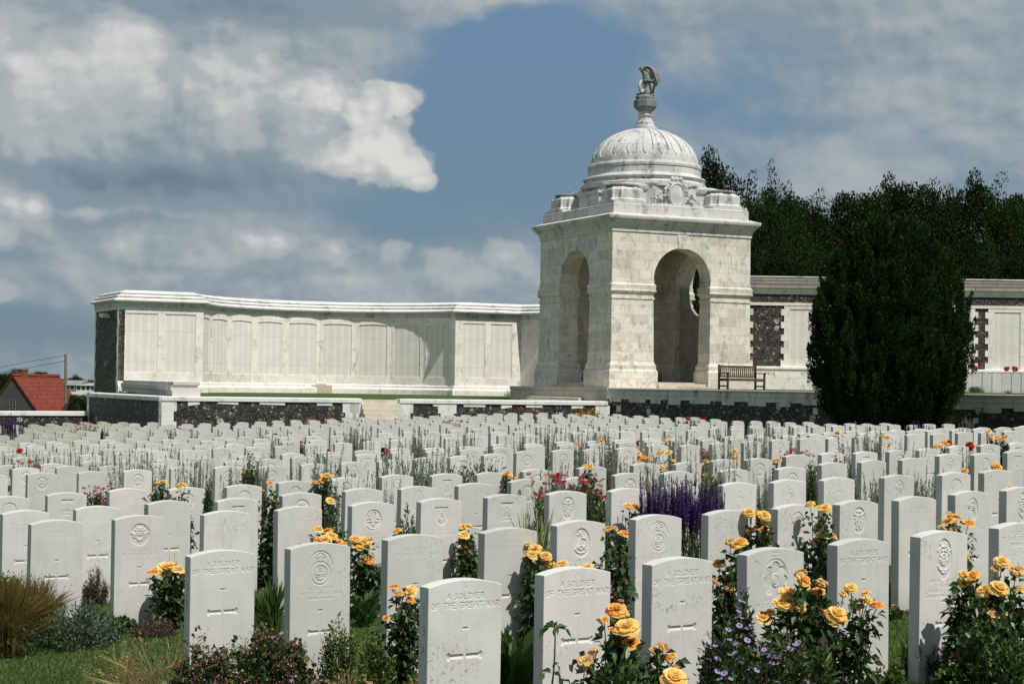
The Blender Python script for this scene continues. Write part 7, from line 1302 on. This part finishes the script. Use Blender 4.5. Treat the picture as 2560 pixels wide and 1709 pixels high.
        ns = 60; dd_ = sph(ns); dd_[:, 2] = np.abs(dd_[:, 2]) * .9 + .1; rr_ = rng.uniform(.78, 1.03, (ns, 1)); B = dd_ * rr_ * [wx, wy, h]; B[:, 2] = np.minimum(B[:, 2], h); A = np.stack([B[:, 0] * .25, B[:, 1] * .25, np.full(ns, -.02)], 1)
        v.stems(A, B, .003, .0015, 2, .05); 
        k = rng.integers(0, ns, n); t = rng.uniform(.25, 1.0, (n, 1)) ** .6; p = A[k] + (B[k] - A[k]) * t + sph(n) * [wx * .16, wy * .16, h * .10]; p[:, 2] = np.maximum(p[:, 2], .004)
        nrm = p / np.array([wx, wy, h]); D = nrm * .6 + sph(n) * .7 + [0, 0, .35]; l = ls * rng.uniform(.7, 1.3, n)
        mi = (t[:, 0] > .86) & (rng.random(n) < .6)
        v.leaves(p[~mi], D[~mi], l[~mi], l[~mi] * asp, 0); v.leaves(p[mi], D[mi], l[mi], l[mi] * asp, 1)
        if kind == 'rosemary':
            A2, B2_ = stalks(v, 60, h * 1.05, w * .9, 2, (.6, 1), .002); p, k, t = along(A2, B2_, 4500, .1, 1.0); v.leaves(p, sph(4500) + [0, 0, .7], .018, .0026, 1)
        v.build('foliage', [la, lb, L_BRN], e)
        surf = B[rng.integers(0, ns, 400)] * rng.uniform(.93, 1.05, (400, 1)) + sph(400) * .02; surf[:, 2] = np.maximum(surf[:, 2], .02)
        if kind == 'geranium':
            q = Veg(); s2 = np.concatenate([surf] * 4) + sph(1600) * [.04, .04, .02]; q.leaves(s2, sph(1600) + [0, 0, .6], .013, .009, 0); q.stems(s2[:150] - [0, 0, .05], s2[:150] + [0, 0, .012], .0012, .001, 1); tag(q.build('flowers', [F_DUSK, L_STEM], e), kind='stuff')
            heads(e, 'flower_head', DAISY['lilac'], surf[:16] + [0, 0, .02], .010)
        if kind == 'aster': heads(e, 'flower_head', DAISY['lilac'], surf[:70] + [0, -.01, .015], .0135); q = Veg(); q.leaves(surf[80:380] + sph(300) * .02, sph(300) + [0, 0, .8], .012, .008, 0); tag(q.build('buds', [F_DUSK], e), kind='stuff')
        if kind == 'groundcover': heads(e, 'flower_head', DAISY['yellow'], surf[:9] + [0, 0, .01], .010)
    tag(e, lab, cat or KIND_CAT.get(kind, 'plant'), group)
    return e
KIND_NAME = {'salvia': 'salvia_plant', 'redrose': 'red_rose_bush', 'artemisia': 'silver_stalk_plant', 'iris': 'striped_iris', 'grass_brown': 'ornamental_grass', 'grass_pale': 'pale_grass_tuft', 'daylily': 'daylily_clump', 'lily': 'leafy_stem_plant', 'broadleaf': 'broad_leaf_plant',
             'yellowdaisy': 'yellow_flower_plant', 'bluebell': 'blue_flower_plant', 'pinkflower': 'pink_flower_plant', 'shrub_blue': 'blue_green_shrub', 'shrub_green': 'green_shrub', 'heather': 'heather', 'thyme': 'thyme_mound', 'geranium': 'geranium_mound', 'aster': 'aster_bush', 'rosemary': 'feathery_shrub', 'groundcover': 'leafy_ground_plant', 'broom': 'golden_shrub'}
KIND_CAT = {'salvia': 'flower', 'helenium': 'flower', 'echinacea': 'flower', 'redrose': 'rose bush', 'aster': 'flower', 'geranium': 'flower', 'grass_brown': 'grass', 'grass_pale': 'grass', 'shrub_blue': 'shrub', 'shrub_green': 'shrub', 'broom': 'shrub'}
REDB = blossom_mesh(77, F_SCAR, 0)
BASE_LAB = {'salvia': 'purple salvia clump', 'helenium': 'dark red helenium clump', 'echinacea': 'echinacea clump with dark cones', 'redrose': 'red rose bush', 'artemisia': 'wispy silver green stalks', 'iris': 'green and cream striped iris leaves', 'grass_brown': 'russet ornamental grass', 'grass_pale': 'pale seeding grass tuft',
            'daylily': 'arching daylily leaves', 'lily': 'single leafy stem', 'broadleaf': 'broad green leaves', 'yellowdaisy': 'small yellow flowers', 'bluebell': 'violet blue flowers', 'pinkflower': 'small pink flowers', 'shrub_blue': 'blue green shrub', 'shrub_green': 'dark green shrub', 'heather': 'brown heather bush', 'thyme': 'low dark thyme mound',
            'geranium': 'dusky pink geranium mound', 'spurge': 'lime topped spurge', 'aster': 'lilac aster bush', 'rosemary': 'feathery green shrub', 'groundcover': 'low leafy ground plant'}
flat = [(x, y, ri, i) for ri, row in enumerate(STONES) for i, (x, y, k) in enumerate([q for q in row if abs(q[0] / q[1]) < .315])]
used = set()
def where(x, y):
    best = min(flat, key=lambda s: (s[0] - x) ** 2 + (s[1] - y) ** 2)
    # a stone the plant stands before (same row) is named by row and count
    return 'by the %s headstone of the %s row' % (ordn(best[3] + 1), ROWN[best[2]])
cnt = {}
for (kind, x, y, h, w, bl, lab) in PLANTS:
    if kind == 'poppy_cross': poppy_cross(x, y, G(x, y), .12, w); continue
    base = lab or (('yellow rose bush' if kind == 'rose' else BASE_LAB[kind]) + ' ' + where(x, y))
    words = ['large', 'small', 'slender', 'thick', 'leaning', 'tall', 'low']; k = 0
    while base in used:
        base = ('second ' if k == 0 else 'third ' if k == 1 else 'further ' + 'again ' * (k - 2)) + (lab or (('yellow rose bush' if kind == 'rose' else BASE_LAB[kind]) + ' ' + where(x, y))); k += 1
    used.add(base)
    if kind == 'rose': e = rose(x, y, h, w, bl, base, y > 24); tag(e, base, 'rose bush', 'rose bushes between the headstones')
    else: plant(kind, x, y, h, w, base, {'artemisia': 'silvery stalks among the headstones', 'redrose': 'red roses among the far headstones', 'salvia': 'purple salvias', 'helenium': 'red heleniums'}.get(kind))

# ------------------------------------------------------------------ mown grass blades on the near lawn
def build_grass():
    n = 210000; Y = 6.2 + 20 * rng.random(n) ** 1.6; U = rng.uniform(-.315, .315, n); X = U * Y
    g = np.array([G(a, b) for a, b in zip(X, Y)]); P = np.stack([X, Y, g - .004], 1)
    h = rng.uniform(.016, .040, n) ; wv = .0032 + .0002 * Y; a = rng.uniform(0, 3.14, n); S = np.stack([np.cos(a), np.sin(a), np.zeros(n)], 1) * wv[:, None]
    T_ = P + np.stack([rng.normal(size=n) * .010, rng.normal(size=n) * .010, h], 1)
    V = np.stack([P - S, P + S, T_], 1).reshape(-1, 3); F = np.arange(3 * n).reshape(-1, 3)
    me = np_mesh('lawn_blades', V, [F], [leafmat('mown_blade', (.045, .095, .016), (.085, .15, .03), (.16, .17, .06), .3)])
    tag(link_mesh('lawn_blades', me), 'short mown green grass between the grave rows', 'grass', kind='stuff')
build_grass()

# ------------------------------------------------------------------ the dark yew
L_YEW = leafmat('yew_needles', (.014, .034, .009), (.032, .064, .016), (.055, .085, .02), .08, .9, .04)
def build_yew(cx, cy, name, lab, prof, nplume, seed, mat):
    r_ = random.Random(seed); z0 = G(cx, cy)
    e = empty(name, (cx, cy, z0)); tag(e, lab, 'yew tree')
    zs = [p[0] for p in prof]; rs_ = [p[1] for p in prof]; top = zs[-1]
    m = MB(); m.tube([(0, 0, -.1), (0, 0, .6), (.05, .02, 2.5)], [.22, .2, .12], 10); m.build('trunk', simple('yew_bark', (.05, .03, .02), (.09, .055, .04), 9), e)
    ph = [r_.uniform(0, 6.28) for _ in range(8)]
    def rad(z, a): return interp(z, zs, rs_) * (1 + .05 * math.sin(3 * a + ph[0]) + .05 * math.sin(5 * a + z * 1.1 + ph[1]) + .03 * math.sin(9 * a + 2 * z + ph[2]))
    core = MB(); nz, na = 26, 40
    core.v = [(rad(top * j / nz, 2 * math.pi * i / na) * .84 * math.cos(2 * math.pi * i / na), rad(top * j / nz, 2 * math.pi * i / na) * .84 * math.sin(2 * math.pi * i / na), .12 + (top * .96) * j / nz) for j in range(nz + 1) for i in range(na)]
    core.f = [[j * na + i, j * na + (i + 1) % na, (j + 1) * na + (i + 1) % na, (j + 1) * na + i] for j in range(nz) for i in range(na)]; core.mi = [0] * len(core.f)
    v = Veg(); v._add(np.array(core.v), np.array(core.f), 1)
    for _ in range(nplume):
        z = top * (r_.random() ** .9) * .97; a = r_.uniform(0, 6.28); rr = rad(z, a) * r_.uniform(.84, .98); hgt = r_.uniform(.35, .65); wd = r_.uniform(.12, .22)
        b = np.array([rr * math.cos(a), rr * math.sin(a), z]); ax = np.array([math.cos(a) * .28, math.sin(a) * .28, 1.0]); ax /= np.linalg.norm(ax)
        n = 120; t = rng.random(n); q = sph(n) * (wd * (1 - t * .8) * rng.uniform(.5, 1, n))[:, None]
        P = b + ax * (t * hgt)[:, None] + q; D = ax + q / wd * .9 + rng.normal(size=(n, 3)) * .25
        l = rng.uniform(.06, .12, n); v.leaves(P, D, l, l * .38, 0, .1)
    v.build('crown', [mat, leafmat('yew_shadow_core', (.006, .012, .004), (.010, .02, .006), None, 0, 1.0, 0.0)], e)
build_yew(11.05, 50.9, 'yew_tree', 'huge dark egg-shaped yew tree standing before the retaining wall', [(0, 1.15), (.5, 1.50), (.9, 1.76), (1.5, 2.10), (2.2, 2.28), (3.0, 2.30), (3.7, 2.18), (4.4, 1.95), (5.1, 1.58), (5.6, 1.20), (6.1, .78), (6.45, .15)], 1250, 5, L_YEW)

# ------------------------------------------------------------------ broadleaved trees
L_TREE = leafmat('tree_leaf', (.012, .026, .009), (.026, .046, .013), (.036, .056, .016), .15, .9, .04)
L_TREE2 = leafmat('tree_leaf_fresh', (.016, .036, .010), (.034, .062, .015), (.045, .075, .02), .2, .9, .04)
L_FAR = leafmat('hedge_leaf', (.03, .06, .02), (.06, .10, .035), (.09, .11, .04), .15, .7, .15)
def tree_meshes(seed, mat, spires, nclump, nl, ls):
    """crown in a unit: height 1 from z=.12 to 1, radius about .33; returns (crown mesh, trunk mesh)"""
    r_ = random.Random(seed); v = Veg(); C_ = []
    for _ in range(nclump):
        z = r_.random() ** .8; a = r_.uniform(0, 6.28); rr = .36 * math.sqrt(max(0, 1 - ((z - .42) / .60) ** 2)) * r_.uniform(.35, 1.0) * (1 + .2 * math.sin(3 * a + seed))
        C_.append((rr * math.cos(a), rr * math.sin(a), .10 + .82 * z, r_.uniform(.05, .10)))
    for (x, zt, hh) in spires:
        for k in range(9):
            t = k / 8; C_.append((x + r_.uniform(-.02, .02), r_.uniform(-.04, .04), zt - hh * (1 - t), .055 * (1 - t * .5) + .014))
    for (x, y, z, rr) in C_:
        n = int(nl * (rr / .06) ** 2); q = sph(n) * (rr * rng.uniform(.6, 1.06, n))[:, None] * [1, 1, .75]
        l = rng.uniform(.7, 1.3, n) * ls; v.leaves(np.array([x, y, z]) + q, q / rr + sph(n) * .8 + [0, 0, .2], l, l * .62, 0, .2)
    cm = v.mesh('crown', [mat])
    t = Veg(); A = np.array([[0, 0, -.02]] + [[0, 0, .12 + .03 * i] for i in range(9)]); B = np.array([[0.01, 0, .75]] + [[c[0] * .85, c[1] * .85, c[2]] for c in r_.sample(C_[:nclump], 9)])
    t.stems(A[:1], B[:1], .022, .006, 0, .01, 5); t.stems(A[1:], B[1:], .010, .003, 0, .06, 4); return cm, t.mesh('trunk', [L_BRN])
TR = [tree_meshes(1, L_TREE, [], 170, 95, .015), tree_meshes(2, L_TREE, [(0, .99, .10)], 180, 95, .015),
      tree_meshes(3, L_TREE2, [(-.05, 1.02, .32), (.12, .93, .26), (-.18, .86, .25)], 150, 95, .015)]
def tree(x, y, top, wid, v, label, group='trees behind the memorial wall', name='broadleaf_tree', hb=0.0, cat='tree'):
    g = G(x, y) + hb; e = empty(name, (x, y, g), random.uniform(-.5, .5)); H = (top - g) * .965; sc = wid / .68
    for nm, me in (('crown', TR[v][0]), ('trunk', TR[v][1])):
        o = bpy.data.objects.new(nm, me); col.objects.link(o); o.parent = e; o.scale = (sc, sc, H)
    tag(e, label, cat, group)
def PX(px, d): return (px - 1280) / 4350 * d
specs = [(1772, 352, 150, 88, 1, 'leafy tree peeping out right behind the dome'), (1893, 432, 110, 84, 2, 'slender dark tree with a pointed tip, first right of the pavilion'), (1940, 404, 100, 86, 2, 'tallest pointed tree just right of the pavilion'),
         (2000, 455, 130, 88, 0, 'ragged dark tree in the dip right of the pointed trees'), (2068, 478, 130, 92, 2, 'low thin tree left of the big round crowns'), (2140, 436, 150, 90, 0, 'dark round crowned tree above the left side of the yew'),
         (2222, 420, 150, 94, 1, 'broad dark tree straight behind the yew top'), (2292, 412, 150, 90, 0, 'dark tree rising above the right side of the yew'), (2375, 452, 120, 96, 1, 'lower dark tree in the gap right of the yew'),
         (2437, 410, 150, 92, 1, 'tall dark tree between yew and right edge'), (2512, 436, 120, 88, 2, 'narrow dark tree near the right edge'), (2575, 440, 150, 92, 0, 'dark tree cut by the right edge of the picture')]
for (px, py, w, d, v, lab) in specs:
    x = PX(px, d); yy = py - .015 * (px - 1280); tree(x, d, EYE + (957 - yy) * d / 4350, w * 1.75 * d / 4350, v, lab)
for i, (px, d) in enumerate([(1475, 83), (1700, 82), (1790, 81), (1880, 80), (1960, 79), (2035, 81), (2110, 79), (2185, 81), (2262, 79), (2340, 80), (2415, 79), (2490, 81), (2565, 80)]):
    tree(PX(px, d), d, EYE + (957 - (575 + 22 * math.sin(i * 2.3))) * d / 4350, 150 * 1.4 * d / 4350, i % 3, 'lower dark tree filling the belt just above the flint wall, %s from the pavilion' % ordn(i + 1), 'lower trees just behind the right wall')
for i, (px, py, w, d) in enumerate([(5, 921, 60, 260), (38, 917, 70, 265), (72, 920, 70, 262), (104, 930, 50, 268)]):
    tree(PX(px, d), d, EYE + (957 - py - .015 * 1200) * d / 4350, w * 1.5 * d / 4350, i % 2, 'green field tree behind the farmhouse, %s from the left' % ordn(i + 1), 'field trees behind the farmhouse')
for i, (px, py, w, d) in enumerate([(165, 940, 50, 520), (192, 933, 60, 530), (215, 941, 60, 525)]):
    tree(PX(px, d), d, EYE + (957 - py - .015 * 1080) * d / 4350, w * 1.6 * d / 4350, i % 2, 'far bluish tree on the horizon right of the pole, %s from the left' % ordn(i + 1), 'far trees on the horizon')
tree(PX(203, 92), 92, EYE + (957 - 975 - 16) * 92 / 4350, 60 * 1.7 * 92 / 4350, 0, 'rounded green bush right of the utility pole', None, 'green_shrub', 0, 'shrub')

# golden shrub at the wall corner and plants on the terrace
e = plant('broom', 2.75, 61.9, .95, 1.1, 'golden yellow shrub before the corner where the low wall ends')
for (x, w, h, k, lb) in ((18.2, .5, .35, 'shrub_green', 'small green shrub at the left end of the terrace row'), (19.0, .8, .3, 'shrub_green', 'low green shrub in the middle of the terrace row'), (20.3, .4, .22, 'pinkflower', 'tiny pink flowers before the terrace headstones')):
    e = plant(k, x, 71.2, h, w, lb); e.location.z = 1.5
e = plant('salvia', 21.7, 71.2, .6, .6, 'purple flower spikes on the terrace at the right edge'); e.location.z = 1.5
# poppy wreaths lying on the plinth ledge
M_POPPY = simple('poppy_red', (.34, .015, .012), (.24, .01, .01), 40)
for i, (x, s) in enumerate(((18.55, 1.0), (19.0, .8), (19.55, 1.1), (20.9, .9), (21.25, 1.0), (21.9, 1.0))):
    m = MB(); m.torus((0, 0, 0), .10 * s, .045 * s, 16, 6, rot=Matrix.Rotation(R(22), 3, 'X') @ Matrix.Rotation(R(12 * (-1) ** i), 3, 'Y'), bumpy=.4)
    o = m.build('poppy_wreath', M_POPPY, None, (x, 73.43, 2.5 + .075 * s)); tag(o, 'red poppy wreath, %s from the left on the white wall ledge' % ordn(i + 1), 'wreath', 'poppy wreaths on the ledge')

# ------------------------------------------------------------------ farmhouse
def f_tile(t, b):
    u = uvc(t); w = t.n('ShaderNodeTexWave', {'Vector': u, 'Scale': .95, 'Distortion': .35, 'Detail': 1.0}, wave_type='BANDS', bands_direction='Y', wave_profile='SAW')
    br = t.n('ShaderNodeTexBrick', {'Vector': u, 'Color1': (.25, .052, .026, 1), 'Color2': (.15, .032, .02, 1), 'Mortar': (.12, .03, .02, 1), 'Scale': 1.0, 'Mortar Size': .03, 'Brick Width': .30, 'Row Height': .33}, offset=.0)
    bump(t, b, w.outputs['Fac'], .8, .05)
    return t.mix(t.mr(t.noise(pos(t), .9, 5), .4, .7, 0, .45), br.outputs[0], (.16, .05, .035))
M_TILE = material('clay_tiles', f_tile, .8)
def f_brick(t, b):
    br = t.n('ShaderNodeTexBrick', {'Vector': uvc(t), 'Color1': (.085, .075, .068, 1), 'Color2': (.06, .052, .05, 1), 'Mortar': (.10, .095, .09, 1), 'Scale': 1.0, 'Mortar Size': .012, 'Brick Width': .24, 'Row Height': .08})
    return t.mix(t.mr(t.noise(pos(t), 1.2, 4), .35, .7), br.outputs[0], (.06, .06, .055))
M_BRICK = material('grey_brick', f_brick, .9)
M_RBRICK = simple('red_brick', (.22, .07, .045), (.15, .05, .035), 6)
M_WHITE = simple('white_paint', (.75, .74, .70), (.68, .67, .63), 3, .6)
M_DGLASS = material('dark_window_glass', lambda t, b: (.02, .03, .04), .15, .6)
M_GREYRF = simple('grey_sheet_roof', (.20, .20, .20), (.27, .265, .26), 1.5, .7)
def farmhouse():
    d = 140.0; gx = PX(36, d); zr = EYE + (957 - 955) * d / 4350
    rot = R(50)
    e = empty('farmhouse', (gx, d, zr - 8.2), 0); tag(e, 'farmhouse with red tiled roof and dark gable beyond the left wall', 'house')
    gd = Vector((.985, -.17)).normalized(); rdv = Vector((.50, .866)); hw = 4.4; Hh = 8.2; slope = 1.30; Lr = 4.9
    zb = 0.0; ze = Hh - hw * slope
    def P(u, w, z): return (gd.x * u + rdv.x * w, gd.y * u + rdv.y * w, z)
    m = MB(); m.prism([P(-hw, 0, zb), P(hw, 0, zb), P(hw, 0, ze), P(0, 0, Hh - .12), P(-hw, 0, ze)], Vector(P(0, .3, 0))); m.build('gable_wall', M_BRICK, e)
    m = MB(); m.prism([P(hw - .1, .3, zb), P(hw - .1, Lr, zb), P(hw - .1, Lr, ze), P(hw - .1, .3, ze)], Vector(P(-.3, 0, 0))); m.prism([P(-hw, Lr, zb), P(hw, Lr, zb), P(hw, Lr, ze), P(0, Lr, Hh - .15), P(-hw, Lr, ze)], Vector(P(0, -.3, 0))); m.build('side_wall', M_BRICK, e)
    m = MB()
    for s in (-1, 1):
        a = [P(0, -.12, Hh), P(0, Lr + .15, Hh), P(s * (hw + .35), Lr + .15, Hh - (hw + .35) * slope), P(s * (hw + .35), -.12, Hh - (hw + .35) * slope)]
        m.prism(a, (0, 0, -.16))
    rf = m.build('roof', M_TILE, e)
    m = MB(); m.prism([P(-.16, -.15, Hh - .05), P(.16, -.15, Hh - .05), P(0, -.15, Hh + .13)], Vector(P(0, Lr + .3, 0))); m.build('ridge', M_TILE, rf)
    for w, zt, hh in ((1.0, .42, .28), (3.1, .25, .34)):
        m = MB(); m.prism([P(-hh, w - .3, Hh - .9), P(hh * .6, w - .3, Hh - .9), P(hh * .6, w + .35, Hh - .9), P(-hh, w + .35, Hh - .9)], (0, 0, .9 + zt)); c = m.build('chimney', M_RBRICK, rf)
        m = MB(); m.prism([P(-hh - .06, w - .36, Hh + zt), P(hh * .6 + .06, w - .36, Hh + zt), P(hh * .6 + .06, w + .4, Hh + zt), P(-hh - .06, w + .4, Hh + zt)], (0, 0, .12)); m.build('chimney_cap', M_GREYRF, c)
    for w in (1.9, 2.9):
        m = MB(); u0 = 3.0; n = Vector((gd.x * slope, gd.y * slope, 1)).normalized() * .05
        q = [Vector(P(u, ww, Hh - u * slope)) + n for u, ww in ((u0, w), (u0, w + .40), (u0 + .55, w + .40), (u0 + .55, w))]
        m.prism(q, (0, 0, .05)); m.build('skylight', M_GREYRF, rf)
    zw = 5.75; ow = Vector(P(0, -.02, 0))
    m = MB(); m.prism([P(-.26, -.03, zw - .43), P(.26, -.03, zw - .43), P(.26, -.03, zw + .48), P(-.26, -.03, zw + .48)], Vector(P(0, .05, 0))); wn = m.build('window', M_DGLASS, e)
    m = MB()
    for u in (-.25, 0, .25): m.prism([P(u - .012, -.07, zw - .44), P(u + .012, -.07, zw - .44), P(u + .012, -.07, zw + .48), P(u - .012, -.07, zw + .48)], Vector(P(0, .03, 0)))
    for k in range(5): m.prism([P(-.27, -.075, zw - .44 + k * .225), P(.27, -.075, zw - .44 + k * .225), P(.27, -.075, zw - .42 + k * .225), P(-.27, -.075, zw - .42 + k * .225)], Vector(P(0, .03, 0)))
    m.build('window_frame', M_GREYRF, wn)
farmhouse()
def pole():
    d = 118.0; x = PX(167, d); g = G(x, d); top = EYE + (957 - 884 - 16.7) * d / 4350
    e = empty('utility_pole', (x, d, g)); tag(e, 'weathered utility pole standing before the red roof', 'utility pole')
    m = MB(); m.tube([(0.03, 0, -.2), (0, 0, (top - g) * .5), (-.06, 0, top - g)], [.115, .10, .08], 10); m.build('post', simple('pole_wood', (.14, .12, .095), (.20, .17, .14), 8), e)
    m = MB(); m.box(-.16, .0, -.03, .03, top - g - .12, top - g - .06); m.box(-.20, .0, -.03, .03, top - g - .52, top - g - .46); m.build('bracket', M_BRONZE, e)
    for dz, ex, ez in ((-.10, -22, -3.4), (-.49, -22, -3.3)):
        m = MB(); pts = []
        for i in range(17):
            t = i / 16; pts.append((x - .15 + (ex) * t, d - 14 * t, top + dz + ez * t - 1.0 * math.sin(math.pi * t) * .6))
        m.tube(pts, .016, 5); o = m.build('overhead_wire', M_BRONZE); tag(o, ('upper' if dz > -.3 else 'lower') + ' overhead wire running left from the utility pole', 'wire', 'wires from the pole')
pole()
def farsheds():
    for (px0, px1, yt, ye, yb, d, gable, lab) in ((143, 200, 953.5, 962, 972, 330, 0, 'long grey roofed farm shed on the horizon right of the pole'), (193, 240, 955, 962, 974, 300, 1, 'white gabled farm building with dark openings by the flint wall'), (-30, 26, 945, 955, 975, 290, 0, 'pale roofed shed left of the farmhouse roof')):
        x0, x1 = PX(px0, d), PX(px1, d); off = .015 * 1110
        zt, ze, zb = [EYE + (957 - y - off) * d / 4350 for y in (yt, ye, yb)]
        e = empty('farm_building', ((x0 + x1) / 2, d, zb - 2)); hw = (x1 - x0) / 2; tag(e, lab, 'farm building')
        m = MB(); m.box(-hw, hw, 0, 12, 0, ze - zb + 2); m.build('wall', M_WHITE, e)
        m = MB()
        if gable: m.prism([(-hw - .2, -.3, ze - zb + 2.002), (hw + .2, -.3, ze - zb + 2.002), (hw * .9, -.3, zt - zb + 2)], (0, 13, 0))
        else: m.prism([(-hw, -.6, ze - zb + 2.002), (-hw, 12.6, ze - zb + 2.002), (-hw, 6, zt - zb + 2.3)], (2 * hw, 0, 0))
        m.build('roof', M_WHITE if gable else M_GREYRF, e)
        n = 4 if gable else 5
        for k in range(n):
            m = MB(); a = -hw + (k + .18) * 2 * hw / n; m.box(a, a + 2 * hw / n * .66, -.06, .0 - .002, 2.1, 2 + (ze - zb) * .92); m.build('window', M_DGLASS, e)
farsheds()
